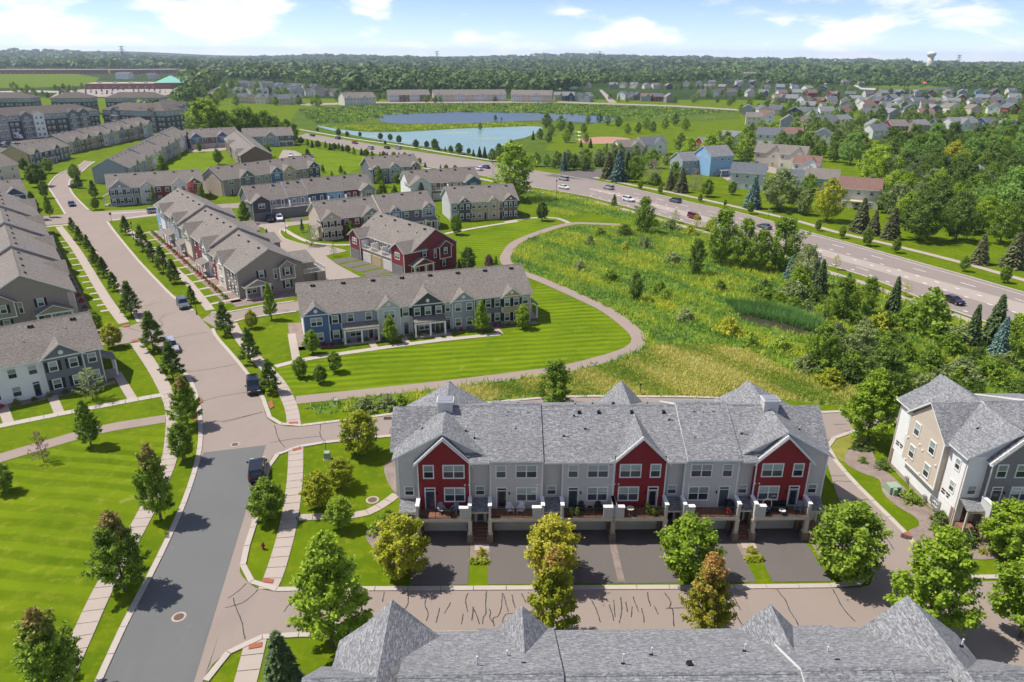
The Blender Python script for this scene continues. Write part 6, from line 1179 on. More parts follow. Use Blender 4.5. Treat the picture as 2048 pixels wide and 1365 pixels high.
for b, t, k, m_, lab, w in (((504, 657), 622, 'round', 'yellowgreen', 'small yellow-green tree on the corner lawn below the court lane', 1), ((543, 640), 568, 'maple', 'bright', 'tall bright green young tree beside the court lane', 0.6), ((192, 666), 622, 'round', 'bright', 'round green tree beside the beige end wall', 1.0), ((227, 695), 648, 'round', 'yellowgreen', 'small spreading tree at the near cross street corner', 1.1),
  ((187, 800), 736, 'sparse', 'olive', 'thin crabapple in front of the dark grey gable', 1.2), ((183, 894), 806, 'maple', 'green', 'young maple between the row walk and the park path', 0.85), ((88, 925), 866, 'sparse', 'purple', 'small purple-leaved tree beside the park path', 0.8), ((10, 985), 930, 'round', 'green', 'lawn tree at the frame edge beside the park path', 1),
  ((601, 756), 716, 'round', 'green', 'small lawn tree, leftmost of three beside the navy row', 1), ((642, 767), 731, 'round', 'green', 'small lawn tree, nearest of three beside the navy row', 1), ((671, 745), 705, 'round', 'green', 'small lawn tree, farthest right of three beside the navy row', 1), ((625, 708), 662, 'round', 'bright', 'young tree in front of the navy end unit', 0.9), ((781, 686), 632, 'maple', 'bright', 'bright green tree in front of the light grey gable', 0.95), ((963, 665), 604, 'maple', 'bright', 'bright green tree in front of the slate unit', 0.9), ((1045, 658), 612, 'round', 'bright', 'bright green tree in front of the tan end unit', 0.9),
  ((1110, 818), 724, 'poplar', 'green', 'dense upright tree behind the grey roof ridge', 1.25), ((720, 910), 826, 'round', 'yellowgreen', 'yellow-green tree beside the side street and utility post', 1.15), ((683, 978), 918, 'round', 'yellowgreen', 'yellow-green tree, right one of three on the corner garden lawn', 1.15), ((638, 1017), 948, 'round', 'yellowgreen', 'yellow-green tree, left one of three on the corner garden lawn', 1.15), ((683, 1058), 997, 'round', 'bright', 'round green tree below the garden walk, lowest of three', 1.1), ((538, 1040), 963, 'round', 'green', 'green street tree below the black car on the grey patch', 1.15),
  ((668, 1290), 1076, 'maple', 'bright', 'large bright green maple beside the alley mouth', 1.0), ((805, 1152), 1034, 'round', 'yellowgreen', 'yellow-green tree beside the first driveway', 1.05), ((1103, 1160), 1040, 'round', 'yellow', 'yellow tree between the second and third driveways', 1.1), ((1103, 1278), 1106, 'maple', 'yellowtop', 'yellow-green maple with orange top on the near side of the alley', 0.8), ((1372, 1160), 1038, 'round', 'bright', 'bright green tree beside the fourth driveway', 1.1), ((1408, 1278), 1115, 'maple', 'orange', 'orange and green maple on the near side of the alley', 0.85), ((1682, 1158), 1012, 'round', 'green', 'large green tree on the kerb island at the end of the block', 1.1), ((1850, 1268), 1066, 'maple', 'bright', 'large bright green maple beyond the foreground roof', 1.1), ((2042, 1275), 1080, 'maple', 'bright', 'large green maple cut by the frame edge', 1.1), ((2008, 1112), 1008, 'round', 'bright', 'bright green tree in front of the white-walled block', 1.2), ((1733, 888), 744, 'maple', 'bright', 'spreading bright green tree at the far corner of the white-walled block', 1.15),
  ((387, 405), 364, 'sparse', 'redshrub', 'dark red leaved tree in front of the far white unit', 1), ((406, 412), 372, 'maple', 'green', 'green tree beside the dark red leaved one', 0.9), ((309, 409), 375, 'cone', 'olive', 'olive tree in front of the far maroon unit', 1), ((192, 420), 395, 'round', 'green', 'small green tree on the far crossing corner', 1), ((189, 397), 362, 'cone', 'dark', 'dark tree on the inner bend of the far street', 1.2), ((158, 377), 350, 'cone', 'dark', 'dark tree over the parked car on the street bend', 1.4), ((151, 361), 328, 'round', 'bright', 'bright tree at the top of the street bend', 1.0), ((73, 440), 385, 'maple', 'dark', 'tall dark tree beside the navy row', 0.8), ((100, 435), 392, 'maple', 'green', 'green tree right of the tall dark one by the navy row', 0.7), ((90, 397), 363, 'round', 'green', 'green tree above the navy row roof', 0.8), ((76, 374), 328, 'round', 'dark', 'broad dark tree on the outer side of the street bend', 1.2), ((50, 345), 318, 'round', 'dark', 'dark tree under the tan end wall', 1), ((97, 347), 317, 'round', 'green', 'green tree in front of the far navy row', 1),
  ((490, 449), 404, 'maple', 'green', 'green maple in front of the charcoal garage', 1.1), ((535, 480), 459, 'cone', 'olive', 'small tree behind the stepped row', 1), ((623, 492), 452, 'sparse', 'olive', 'thin olive tree at the court bend', 1.3), ((605, 465), 439, 'cone', 'dark', 'dark columnar evergreen beside the beige gable', 0.7), ((703, 477), 444, 'round', 'green', 'small tree in front of the maroon unit in mid block', 0.8), ((668, 514), 489, 'sparse', 'olive', 'thin sapling at the court fork', 0.8), ((913, 470), 431, 'round', 'green', 'round tree on the hillside lawn', 0.9), ((937, 547), 497, 'round', 'dark', 'dark tree behind the maroon end wall', 0.9), ((978, 542), 511, 'round', 'purple', 'purple tree beside the curving path', 0.9), ((992, 541), 514, 'cone', 'green', 'green sapling beside the purple tree', 0.9), ((760, 374), 335, 'maple', 'green', 'tall green tree in front of the grey row by the diagonal lawn', 0.8), ((794, 368), 347, 'round', 'green', 'green tree at the right of the grey row by the diagonal lawn', 1), ((765, 408), 364, 'maple', 'green', 'leafy tree between the grey row and the white and blue row', 1.1), ((790, 405), 372, 'maple', 'green', 'shorter leafy tree left of the dark conifer', 1.0), ((646, 346), 330, 'cone', 'dark', 'small dark tree at the foot of the diagonal lawn', 1.3), ((682, 348), 332, 'cone', 'dark', 'small dark tree at the right foot of the diagonal lawn', 1.3), ((664, 358), 343, 'cone', 'bright', 'small bright tree below the diagonal lawn', 1.4), ((690, 358), 342, 'cone', 'green', 'small tree below the diagonal lawn beside the lane', 1.4), ((616, 320), 298, 'cone', 'dark', 'dark tree at the left of the diagonal lawn', 1.4), ((607, 327), 309, 'cone', 'dark', 'dark small tree beside the silver parked car', 1.2), ((1029, 400), 291, 'poplar', 'bright', 'very tall bright green cottonwood beside the arterial', 1.35), ((330, 368), 312, 'maple', 'green', 'green tree in front of the blue-grey courtyard row', 0.9), ((437, 330), 299, 'round', 'green', 'tree on the courtyard lawn beside the brown row', 0.9), ((360, 318), 302, 'sparse', 'green', 'thin tree on the courtyard lawn', 1), ((400, 305), 284, 'round', 'green', 'tree in front of the tan garage doors', 0.8), ((535, 315), 288, 'round', 'green', 'tree beside the upper court', 1),
  ((1084, 442), 404, 'round', 'dark', 'round dark tree on the slope above the curving path', 0.9), ((1228, 416), 390, 'cone', 'green', 'sapling on the arterial verge above the meadow', 1.1), ((1350, 446), 420, 'sparse', 'olive', 'reddish sapling on the arterial verge', 1.2)): T_(k, b, t, m_, lab, None, w)
MG = 'trees of the marsh meadow'
for i, (b, t, k, m_, w) in enumerate((((1287, 466), 396, 'poplar', 'green', 1.1), ((1440, 528), 418, 'poplar', 'green', 0.95), ((1484, 536), 440, 'poplar', 'green', 0.9), ((1391, 548), 480, 'poplar', 'dark', 0.9), ((1517, 543), 460, 'poplar', 'green', 0.85), ((1563, 543), 436, 'poplar', 'green', 1.2), ((1609, 572), 493, 'willow', 'olive', 0.8), ((1594, 583), 540, 'bush', 'bright', 0.9), ((1271, 600), 545, 'poplar', 'dark', 0.9), ((1683, 640), 556, 'poplar', 'green', 1.2), ((1732, 628), 556, 'poplar', 'green', 1.0), ((1850, 664), 588, 'bush', 'green', 0.9), ((2023, 706), 630, 'poplar', 'bright', 1.1), ((1640, 738), 648, 'poplar', 'green', 1.1), ((1716, 740), 658, 'poplar', 'olive', 1.2), ((1760, 800), 700, 'poplar', 'dark', 1.4), ((2055, 745), 640, 'poplar', 'green', 1.2))):
    T_(k, b, t, m_, f'{"slender" if w < 1 else "broad"} {m_ if m_ != "green" else "mid-green"} wetland tree, {ORD[i]} counted from the path end of the meadow', MG, w)
for i, (b, t, m_) in enumerate((((1637, 590), 518, 'spruce'), ((1783, 630), 552, 'spruce'), ((1872, 636), 583, 'spruce'), ((1939, 692), 608, 'spruce'), ((1983, 686), 588, 'spruce'), ((1995, 712), 632, 'bluespruce'), ((1630, 570), 520, 'bluespruce'), ((1690, 600), 545, 'spruce'), ((1578, 560), 512, 'bluespruce'))):
    T_('spruce', b, t, m_, f'{"blue" if m_[0] == "b" else "green"} spruce on the marsh side of the arterial, {ORD[i]} along', 'spruces of the marsh meadow', 1.0)
NG = 'trees along the far side of the arterial'
for b, t, k, m_, lab, w in (((1504, 417), 353, 'spruce', 'bluespruce', 'large blue spruce in front of the slate-roofed house', 1.4), ((1558, 420), 344, 'big', 'olive', 'large olive grey tree beside the blue spruce', 1.2), ((1617, 392), 350, 'big', 'green', 'dark green tree behind the olive grey one', 1.0), ((1606, 430), 382, 'big', 'olive', 'olive tree on the bank below the light blue house', 0.8), ((1653, 443), 361, 'big', 'yellowgreen', 'big yellowish tree beside the red-roofed house', 0.8), ((1719, 464), 396, 'spruce', 'brownspruce', 'brownish spruce in front of the red-roofed house', 1.3), ((1413, 394), 359, 'round', 'green', 'round green tree below the bright blue house', 1.1), ((1463, 390), 364, 'round', 'green', 'round tree below the slate-roofed house deck', 1.0), ((1389, 382), 338, 'bare', None, 'leafless grey tree below the bright blue house', 0.9), ((1305, 368), 320, 'bare', None, 'leafless grey-pink tree among the roadside spruces', 1.1),
   ((1237, 363), 299, 'spruce', 'bluespruce', 'tallest blue spruce beside the park street', 1.3), ((1216, 358), 303, 'spruce', 'brownspruce', 'brown-green spruce at the park street corner', 1.2), ((1253, 358), 302, 'spruce', 'spruce', 'green spruce behind the tallest blue one', 1.1), ((1270, 365), 314, 'big', 'green', 'broad green tree right of the park street spruces', 0.8), ((1309, 370), 348, 'bush', 'dark', 'dark rounded conifer bush under the leafless tree', 1.0), ((1339, 380), 340, 'spruce', 'brownspruce', 'brownish spruce left of a twin on the verge', 1.2), ((1362, 385), 334, 'spruce', 'brownspruce', 'brownish spruce right of its twin on the verge', 1.2), ((1348, 372), 324, 'poplar', 'green', 'green tree behind the two brownish spruces', 1.0), ((1747, 378), 294, 'big', 'bright', 'big bright green maple in front of the willow', 1.0), ((1898, 350), 287, 'big', 'yellow', 'bright yellow round tree above the wood', 1.0), ((1972, 350), 288, 'big', 'dark', 'dark round tree right of the bright yellow one', 1.2), ((2020, 455), 338, 'willow', 'willow', 'huge pale willow at the frame edge', 1.1), ((1839, 482), 393, 'big', 'dark', 'broad grey-green tree behind the verge saplings', 1.0), ((1911, 482), 404, 'big', 'dark', 'dark round tree beside the broad grey-green one', 0.9), ((1957, 528), 468, 'spruce', 'brownspruce', 'brownish spruce on the dry bank', 1.3), ((2023, 536), 464, 'spruce', 'brownspruce', 'brownish spruce nearest the frame edge', 1.4), ((1780, 478), 414, 'spruce', 'brownspruce', 'brownish spruce above the verge saplings', 1.3), ((1745, 470), 420, 'spruce', 'brownspruce', 'shorter brownish spruce beside the red-roofed house bank', 1.3), ((1700, 330), 268, 'willow', 'willow', 'pale willow in front of the wood', 0.9), ((1800, 330), 265, 'willow', 'dark', 'dark weeping tree behind the bright maple', 1.2)):
    T_(k, b, t, m_, lab, NG, w)
for i, (b, t) in enumerate((((1280, 380), 362), ((1320, 388), 370), ((1400, 404), 388), ((1450, 412), 400), ((1500, 428), 403), ((1635, 462), 440), ((1683, 477), 452), ((1733, 492), 456), ((1791, 506), 477), ((1926, 543), 512), ((2008, 566), 533))): T_('round', b, t, 'green', f'young verge tree beside the far walk of the arterial, {ORD[i]} from the left', 'young verge trees', 0.85)
for i, b in enumerate(((1670, 540), (1810, 594), (1880, 618), (1425, 466), (1392, 456))): T_('sparse', b, b[1] - 30, 'yellowgreen', f'yellowish sapling on the near verge of the arterial, {ORD[i]} planted', 'yellowish verge saplings', 0.9)
C8_ = lambda x, y: (590 + x / 4.876, 230 + y / 4.876)
for i, (x, y) in enumerate(((60, 290), (125, 310), (170, 320), (225, 325), (300, 335), (345, 345), (385, 350), (430, 350), (465, 355), (515, 370), (575, 390), (650, 395), (695, 410), (755, 425))): b = C8_(x, y); T_(('round', 'cone', 'spruce')[i % 3], b, b[1] - 15, ('dark', 'green', 'spruce')[i % 3] , f'hedge-row tree between the diagonal lawn and the arterial, {ORD[i]} from the left', 'hedge-row along the arterial', 1.3)
for i, (x, y) in enumerate(((830, 420), (865, 415), (900, 420), (963, 420), (1015, 420), (1070, 425), (1140, 440), (1215, 480), (1270, 515))): b = C8_(x, y); T_(('spruce', 'round')[i % 2], b, b[1] - 12, None, f'small tree behind the grey row roof, {ORD[i]} along the arterial', 'trees behind the grey row', 1.2)
for i, (x, y) in enumerate(((1420, 550), (1475, 555), (1560, 560))): b = C8_(x, y); T_(('spruce', 'round', 'round')[i], b, b[1] - 14, None, ('small spruce beside the arterial above the white and blue row', 'dark round tree beside the small arterial spruce', 'bright round tree beside the arterial above the white row')[i])
for i, (x, y) in enumerate(((220, 165), (425, 205), (510, 215), (635, 215), (835, 245), (880, 290), (930, 255), (1015, 280), (1180, 325), (1285, 325), (1365, 340), (1400, 350), (1465, 355), (1520, 370), (1600, 385), (1695, 385), (1740, 405), (1800, 415), (1850, 420))): b = C8_(x, y); h = (8, 14, 11, 10, 14, 8, 14, 16, 17, 14, 21, 9, 10, 14, 22, 12, 14, 22, 23)[i]; T_('spruce' if i in (12, 16, 17, 18) else 'round', b, b[1] - h, 'spruce' if i in (12, 16, 17, 18) else 'dark', f'shore tree between the near pond and the arterial walk, {ORD[i]} from the left', 'trees on the pond shore', 1.15)
C2_ = lambda x, y: (680 + x / 2.926, 60 + y / 2.926)
for i, (x, y, h) in enumerate(((1210, 575, 85), (1290, 590, 85), (1345, 610, 70), (1235, 615, 60), (1170, 640, 60), (1130, 645, 55), (1220, 660, 55), (1325, 660, 80), (1425, 605, 55), (1450, 550, 50), (1518, 545, 55), (1565, 560, 60), (1630, 570, 60), (1680, 610, 60), (1745, 605, 60), (1790, 580, 70), (1830, 600, 60), (1900, 580, 65), (1960, 560, 70), (2020, 590, 70), (1440, 660, 50), (1465, 692, 60), (1410, 688, 45), (1560, 705, 45), (910, 530, 30), (820, 585, 40), (945, 528, 15))):
    b = C2_(x, y); T_('spruce' if i in (5, 21, 22, 23) else 'mid', b, b[1] - h / 2.926, 'spruce' if i in (5, 21, 22, 23) else ('dark', 'green')[i % 2], f'park tree between the ponds and the ball field, {ORD[i]} counted across', 'park trees by the ponds', 1.0)
for i, (x, y, h) in enumerate(((930, 760, 90), (1000, 745, 95), (1080, 790, 80), (1150, 800, 80), (1210, 800, 70), (1310, 825, 115), (1370, 820, 90), (1440, 815, 85), (1500, 800, 80), (890, 770, 70), (1560, 770, 50), (1530, 800, 60), (1250, 810, 50))):
    b = C2_(x, y); T_('spruce' if i == 5 else 'mid', b, b[1] - h / 2.926, 'bluespruce' if i == 5 else ('dark', 'green', 'olive')[i % 3], f'thicket tree between the arterial and the ball field, {ORD[i]} from the cottonwood', 'thicket by the park street', 0.9)
T_('spruce', (570, 1400), 1263, 'spruce', 'dark spruce at the bottom edge beside the foreground roof', None, 1.2)
T_('spruce', (918, 560), 517, 'spruce', 'dark spruce at the porch of the maroon end wall', None, 1.1); T_('spruce', (937, 555), 523, 'spruce', 'second dark spruce by the maroon end wall', None, 1.1); T_('spruce', (843, 405), 364, 'spruce', 'large dark conifer in front of the white and blue row', None, 1.4)
# poplars left of the ponds
for i, (x, t, w) in enumerate(((402, 205, 1.2), (420, 198, 1.3), (438, 215, 1.1), (455, 222, 1.0), (470, 240, 1.0), (482, 218, 1.3), (500, 215, 1.2), (517, 228, 1.0), (532, 222, 1.1), (552, 232, 1.3), (575, 238, 1.2), (590, 248, 1.0), (412, 250, 1.0), (445, 255, 1.0))): T_('poplar', (x, 284 if i < 12 else 290), t, ('green', 'bright', 'green')[i % 3], f'tall poplar behind the courtyard rows, {ORD[i]} from the apartments', 'poplars beside the apartments', w)
# ------------------------------------------------------------------ scattered trees of the subdivision and parkway (nothing tells them apart)
rs = random.Random(21)
TONE = dict(dark='dark green', green='mid-green', olive='olive', bright='bright green', willow='pale green')
def scatter(n, poly, hmin, hmax, mats, noun, place, group, avoid=6.0, kind='mid', wide=(0.85, 1.2), name='yard_tree'):
    xs = [p[0] for p in poly]; ys = [p[1] for p in poly]; k = []; tries = 0
    def inside(x, y):
        c = False; j = len(poly) - 1
        for i in range(len(poly)):
            if (poly[i][1] > y) != (poly[j][1] > y) and x < (poly[j][0] - poly[i][0]) * (y - poly[i][1]) / (poly[j][1] - poly[i][1]) + poly[i][0]: c = not c
            j = i
        return c
    while len(k) < n and tries < n * 60:
        tries += 1; px, py = rs.uniform(min(xs), max(xs)), rs.uniform(min(ys), max(ys))
        if not inside(px, py): continue
        x, y = G(px, py)
        if any(abs(x - t[0]) < 8.5 and abs(y - t[1]) < 8.5 for t in TAKEN) or any(abs(x - t[0]) < avoid and abs(y - t[1]) < avoid for t in TREES[-400:]): continue
        TREES.append((x, y)); k.append((px, x, y))
    for i, (px, x, y) in enumerate(sorted(k)):
        m_ = rs.choice(mats); tree(kind, (x, y), rs.uniform(hmin, hmax), m_, f'{TONE[m_]} {noun}, {ORD[i]} from left {place}', 'tree', group, rs.uniform(*wide), world=True, name=name)
DK = ['dark', 'dark', 'green', 'olive', 'dark', 'green']; NS, FS = 'yard trees of the near subdivision', 'yard trees of the farther subdivision'
for ya, yb, x0, x1, n, pl in ((300, 332, 1500, 1720, 16, 'in the band behind the bright blue house'), (272, 300, 1480, 1720, 26, 'in the band below the park edge'), (248, 272, 1560, 2060, 40, 'in the band above the wood'), (228, 248, 1560, 2060, 40, 'in the band through the middle houses')):
    scatter(n, [(x0, ya), (x1, ya), (x1, yb), (x0, yb)], 6.5, 10, DK, 'yard tree', pl, NS, 4.5, wide=(0.85, 1.15))
for ya, yb, x0, x1, n, pl in ((212, 228, 1480, 2060, 40, 'in the band below the playground houses'), (198, 212, 1370, 2060, 42, 'in the upper middle house band'), (184, 198, 1360, 2060, 42, 'in the band at the playground fence'), (168, 184, 1350, 1700, 30, 'in the top house band under the woods')):
    scatter(n, [(x0, ya), (x1, ya), (x1, yb), (x0, yb)], 5.5, 9, DK, 'yard tree', pl, FS, 4.5, wide=(0.9, 1.3))
scatter(46, [(470, 162), (690, 165), (700, 205), (680, 214), (470, 214)], 7, 12, ['dark', 'green'], 'garden tree', 'among the dark-roofed far houses', 'garden trees of the dark-roofed cluster', name='garden_tree')
scatter(40, [(690, 199), (1105, 195), (1350, 200), (1350, 208), (1100, 203), (690, 211)], 4, 7, ['dark', 'green'], 'small tree', 'before the far townhouse rows', 'trees before the far townhouse rows', 4, name='garden_tree')
scatter(34, [(1700, 318), (2060, 296), (2060, 345), (1900, 350), (1800, 345), (1720, 345)], 12, 16, ['dark', 'willow', 'green'], 'tall tree', 'in the wood behind the bright maple', 'wood at the frame edge', 5, 'willow', (0.7, 1.0), 'woodland_tree')
scatter(30, [(345, 215), (380, 195), (440, 166), (452, 166), (400, 205), (372, 232)], 7, 11, ['green', 'dark'], 'roadside tree', 'on the apartment side of the far road', 'trees lining the far road', 4, name='roadside_tree')
scatter(30, [(462, 168), (490, 168), (440, 205), (405, 232), (400, 225)], 7, 11, ['green', 'dark'], 'roadside tree', 'on the house side of the far road', 'trees right of the far road', 4, name='roadside_tree')
scatter(30, [(0, 170), (170, 176), (160, 198), (0, 202)], 4, 7, ['dark', 'green'], 'small tree', 'between far road and apartment roofs', 'small trees before the school lot', 5, name='roadside_tree')
scatter(14, [(1330, 300), (1500, 290), (1520, 330), (1450, 345), (1380, 335)], 8, 11, ['green', 'dark', 'bright'], 'round maple', 'just behind the bright blue house', 'yard maples behind the blue house', 6, name='maple_tree')
scatter(26, [(1780, 330), (2060, 350), (2060, 430), (1990, 470), (1900, 400), (1800, 380)], 9, 13, ['dark', 'green', 'willow', 'dark'], 'tall shade tree', 'on the bank above the arterial', 'yard trees on the arterial bank', 6, 'big', (0.7, 1.0), 'shade_tree')
scatter(20, [(1730, 395), (1900, 375), (2048, 440), (2048, 500), (1900, 470), (1770, 442)], 8, 12, ['dark', 'green', 'olive', 'bright'], 'spreading tree', 'on the verge bank by the willow', 'bank trees by the willow', 7, 'big', (0.75, 1.0), 'shade_tree')
scatter(46, [(1500, 570), (1640, 595), (1800, 640), (2040, 730), (2040, 805), (1760, 795), (1640, 745), (1600, 690), (1680, 680), (1640, 650), (1520, 600)], 1.6, 3.4, ['green', 'green', 'bright', 'olive', 'dark'], 'thicket bush', 'along the wet side of the arterial', 'thicket bushes of the marsh', 2.2, 'bush', (0.9, 1.4), 'thicket_bush')
scatter(22, [(1100, 330), (1200, 318), (1330, 318), (1340, 345), (1230, 340), (1100, 345)], 4, 8, ['green', 'dark', 'olive'], 'thicket tree', 'along the park street', 'thicket along the park street', 4, name='thicket_tree')
# ------------------------------------------------------------------ forest to the horizon (one mass), near part leafy, far part clumps
def forest(name, n, d0, d1, hs, leaf, seed, size, label, excl=None, az=0.78):
    rng = np.random.default_rng(seed); u = rng.random(n); d = d0 * (d1 / d0) ** u; a = rng.uniform(-az, az, n); X = np.sin(a) * d; Y = np.cos(a) * d
    nz = np.sin(X * 0.011 + 1.3) + np.sin(Y * 0.008 + X * 0.004) + np.sin(Y * 0.02 - X * 0.013 + 2)
    keep = nz + rng.normal(size=n) * 0.6 > -1.3
    for poly in (excl or []):
        P_ = [G(*p) for p in poly]; c = np.zeros(n, bool); j = len(P_) - 1
        for i in range(len(P_)):
            cond = ((P_[i][1] > Y) != (P_[j][1] > Y)) & (X < (P_[j][0] - P_[i][0]) * (Y - P_[i][1]) / (P_[j][1] - P_[i][1] + 1e-9) + P_[i][0]); c ^= cond; j = i
        keep &= ~c
    for (hx, hy) in TAKEN: keep &= ~((np.abs(X - hx) < 8) & (np.abs(Y - hy) < 8))
    X, Y = X[keep], Y[keep]; n = len(X); dd = np.hypot(X, Y); H = rng.uniform(*hs, n) * (1 + 0.25 * np.sin(X * 0.003 + Y * 0.002)) * np.where(rng.random(n) < 0.12, 1.35, 1.0); R = H * rng.uniform(0.38, 0.62, n) * np.clip(dd / 1400, 1, 2.6)
    th = rng.random((n, leaf)) * 2 * np.pi; cz = rng.uniform(-0.55, 1, (n, leaf)); rr = np.sqrt(np.maximum(0, 1 - cz ** 2)); lump = 1 + 0.28 * np.sin(th * 3 + rng.random((n, 1)) * 6) * np.sin(cz * 5 + rng.random((n, 1)) * 6)
    D = np.stack([np.cos(th) * rr, np.sin(th) * rr, cz], 2); C = D * (R[:, None, None] * lump[:, :, None] * rng.uniform(0.75, 1.05, (n, leaf))[:, :, None]); C[:, :, 2] *= (H / R * 0.42)[:, None]; C[:, :, 2] += (H * 0.58)[:, None]; C[:, :, 0] += X[:, None]; C[:, :, 1] += Y[:, None]
    C[:, :, 2] += hill(X, Y)[:, None]
    N_ = D + rng.normal(size=D.shape) * 0.35 + np.array([0, 0, 0.3]); tt = np.clip(rng.random((n, 1)) * 0.55 + (0.22 * np.sin(X * 0.006 + 2) * np.sin(Y * 0.005 + X * 0.002))[:, None] + rng.random((n, leaf)) * 0.5, 0, 1)
    S_ = (R[:, None] * size * rng.uniform(0.7, 1.3, (n, leaf)))
    me = quad_mesh(name, C.reshape(-1, 3), N_.reshape(-1, 3), S_.ravel(), L['forest'], tt.ravel(), np.zeros(n * leaf), elong=1.25, rng=rng)
    o = put(name, me); tag(o, label, None, None, 'stuff'); return o
def hill(X, Y):
    X = np.asarray(X, float); Y = np.asarray(Y, float); d = np.hypot(X, Y)
    return np.clip((d - 2200) / 4500, 0, 1) ** 1.4 * (30 + 16 * np.sin(X * 0.0011 + 0.6) + 9 * np.sin(X * 0.0031 + Y * 0.001) - X * 0.0035)
def hills():
    na, nd = 90, 40; mb = MB(); 
    az = np.linspace(-0.95, 0.95, na); ds = 1800 * (9500 / 1800) ** np.linspace(0, 1, nd); V = []
    for d in ds:
        x = np.sin(az) * d; y = np.cos(az) * d; z = hill(x, y) - 0.3 - (0.3 if d < 2200 else 0); V += list(zip(x, y, z))
    mb.v = V
    for i in range(nd - 1):
        for j in range(na - 1): mb.f.append((i * na + j, i * na + j + 1, (i + 1) * na + j + 1, (i + 1) * na + j)); mb.m.append(0)
    o = mb.build('hills', M['forest_floor'], uv=False, smooth=True); o['kind'] = 'structure'
hills()
EXC = [[(-120, 140), (230, 140), (500, 140), (480, 152), (360, 156), (360, 235), (-120, 300)], [(360, 240), (395, 205), (440, 166), (470, 163), (640, 168), (690, 192), (1105, 190), (1215, 172), (1360, 168), (1390, 165), (1660, 166), (1720, 172), (2100, 184), (2150, 420), (360, 420)], [(1680, 168), (1850, 165), (1850, 182), (1680, 186)], [(-120, 150), (210, 146), (215, 180), (-120, 180)]]
forest('woodland_near', 5200, 560, 1500, (9, 15), 60, 3, 0.42, 'green woodland beyond the houses', EXC)
forest('woodland_far', 9000, 1350, 6800, (11, 18), 22, 4, 0.62, 'bluish woodland reaching the horizon', EXC[:1])
# ------------------------------------------------------------------ meadow growth (uncountable)
def inpoly(poly, X, Y):
    c = np.zeros(len(X), bool); j = len(poly) - 1
    for i in range(len(poly)):
        c ^= ((poly[i][1] > Y) != (poly[j][1] > Y)) & (X < (poly[j][0] - poly[i][0]) * (Y - poly[i][1]) / (poly[j][1] - poly[i][1] + 1e-9) + poly[i][0]); j = i
    return c
def blades(name, polys, n, hmin, hmax, mats, seed, label, width=0.10, per=6, spread=0.25, patch=None, excl=()):
    rng = np.random.default_rng(seed); P_ = [G(*p) for p in polys]; a = np.array(P_); X = rng.uniform(a[:, 0].min(), a[:, 0].max(), n); Y = rng.uniform(a[:, 1].min(), a[:, 1].max(), n); k = inpoly(P_, X, Y)
    for e in excl: k &= ~inpoly([G(*p) for p in e], X, Y)
    f = np.sin(X * 0.23 + 1) * np.sin(Y * 0.19 + X * 0.05) + 0.6 * np.sin(X * 0.6 + Y * 0.45) + rng.normal(size=n) * 0.35
    if patch is not None: k &= f > patch
    X, Y, f = X[k], Y[k], f[k]; m = len(X); hh = rng.uniform(hmin, hmax, m) * (1 + 0.25 * np.clip(f, -1, 1))
    b = np.repeat(np.stack([X, Y, np.zeros(m)], 1), per, 0) + rng.normal(size=(m * per, 3)) * np.array([spread, spread, 0]); H = np.repeat(hh, per) * rng.uniform(0.6, 1.15, m * per)
    lean = rng.normal(size=(m * per, 3)) * 0.45; lean[:, 2] = 1; lean /= np.linalg.norm(lean, axis=1)[:, None]
    side = np.cross(lean, rng.normal(size=(m * per, 3))); Nn = np.cross(lean, side)
    t = np.clip(np.repeat(0.45 + 0.3 * np.clip(f, -1, 1) + rng.normal(size=m) * 0.12, per) + rng.normal(size=m * per) * 0.15, 0, 1); mi = None
    if len(mats) > 1: mi = np.repeat((np.clip((f + 1.2) / 2.4 + rng.normal(size=m) * 0.18, 0, 0.999) * len(mats)).astype(int), per)
    # triangle: base +-V, tip along U
    k3 = m * per; w = np.full(k3, width) * rng.uniform(0.7, 1.4, k3); sd = side / np.maximum(np.linalg.norm(side, axis=1), 1e-6)[:, None]
    Pt = np.stack([b - sd * w[:, None], b + sd * w[:, None], b + lean * H[:, None]], 1); me = bpy.data.meshes.new(name); me.vertices.add(k3 * 3); me.vertices.foreach_set('co', Pt.reshape(-1).astype(np.float32)); me.loops.add(k3 * 3); me.loops.foreach_set('vertex_index', np.arange(k3 * 3, dtype=np.int32)); me.polygons.add(k3); me.polygons.foreach_set('loop_start', np.arange(0, k3 * 3, 3, dtype=np.int32))
    for nm, v in (('t', t), ('a', np.zeros(k3))): at = me.attributes.new(nm, 'FLOAT', 'FACE'); at.data.foreach_set('value', v.astype(np.float32))
    for x in mats: me.materials.append(L[x])
    if mi is not None: me.polygons.foreach_set('material_index', mi.astype(np.int32))
    me.update(); o = put(name, me); tag(o, label, None, None, 'stuff')
POOL = [(1470, 628), (1530, 634), (1610, 655), (1650, 668), (1630, 676), (1500, 646)]
blades('tall_meadow_grass', MEADOW, 46000, 0.5, 1.15, ['cattail', 'cattail', 'grassy', 'grassy', 'grassy', 'grassy', 'goldenrod'], 8, 'tall green and golden meadow plants around the marsh', 0.11, 5, 0.3, excl=(DRY, POOL))
blades('bank_growth', [(600, 222), (760, 209), (1100, 208), (1350, 216), (1470, 224), (1250, 240), (1200, 232), (1056, 227), (919, 225), (775, 230), (740, 242), (640, 250)], 9000, 1.0, 2.2, ['cattail', 'forest', 'grassy'], 18, 'rough reeds and brush on the far pond bank', 0.5, 4, 1.6)
blades('shore_reeds', [(640, 251), (760, 252), (885, 249), (1000, 246), (1080, 247), (1080, 252), (919, 256), (817, 262), (740, 263), (680, 258)], 3200, 0.8, 1.6, ['grassy', 'goldenrod'], 19, 'reeds on the strip between the two ponds', 0.4, 4, 1.2)
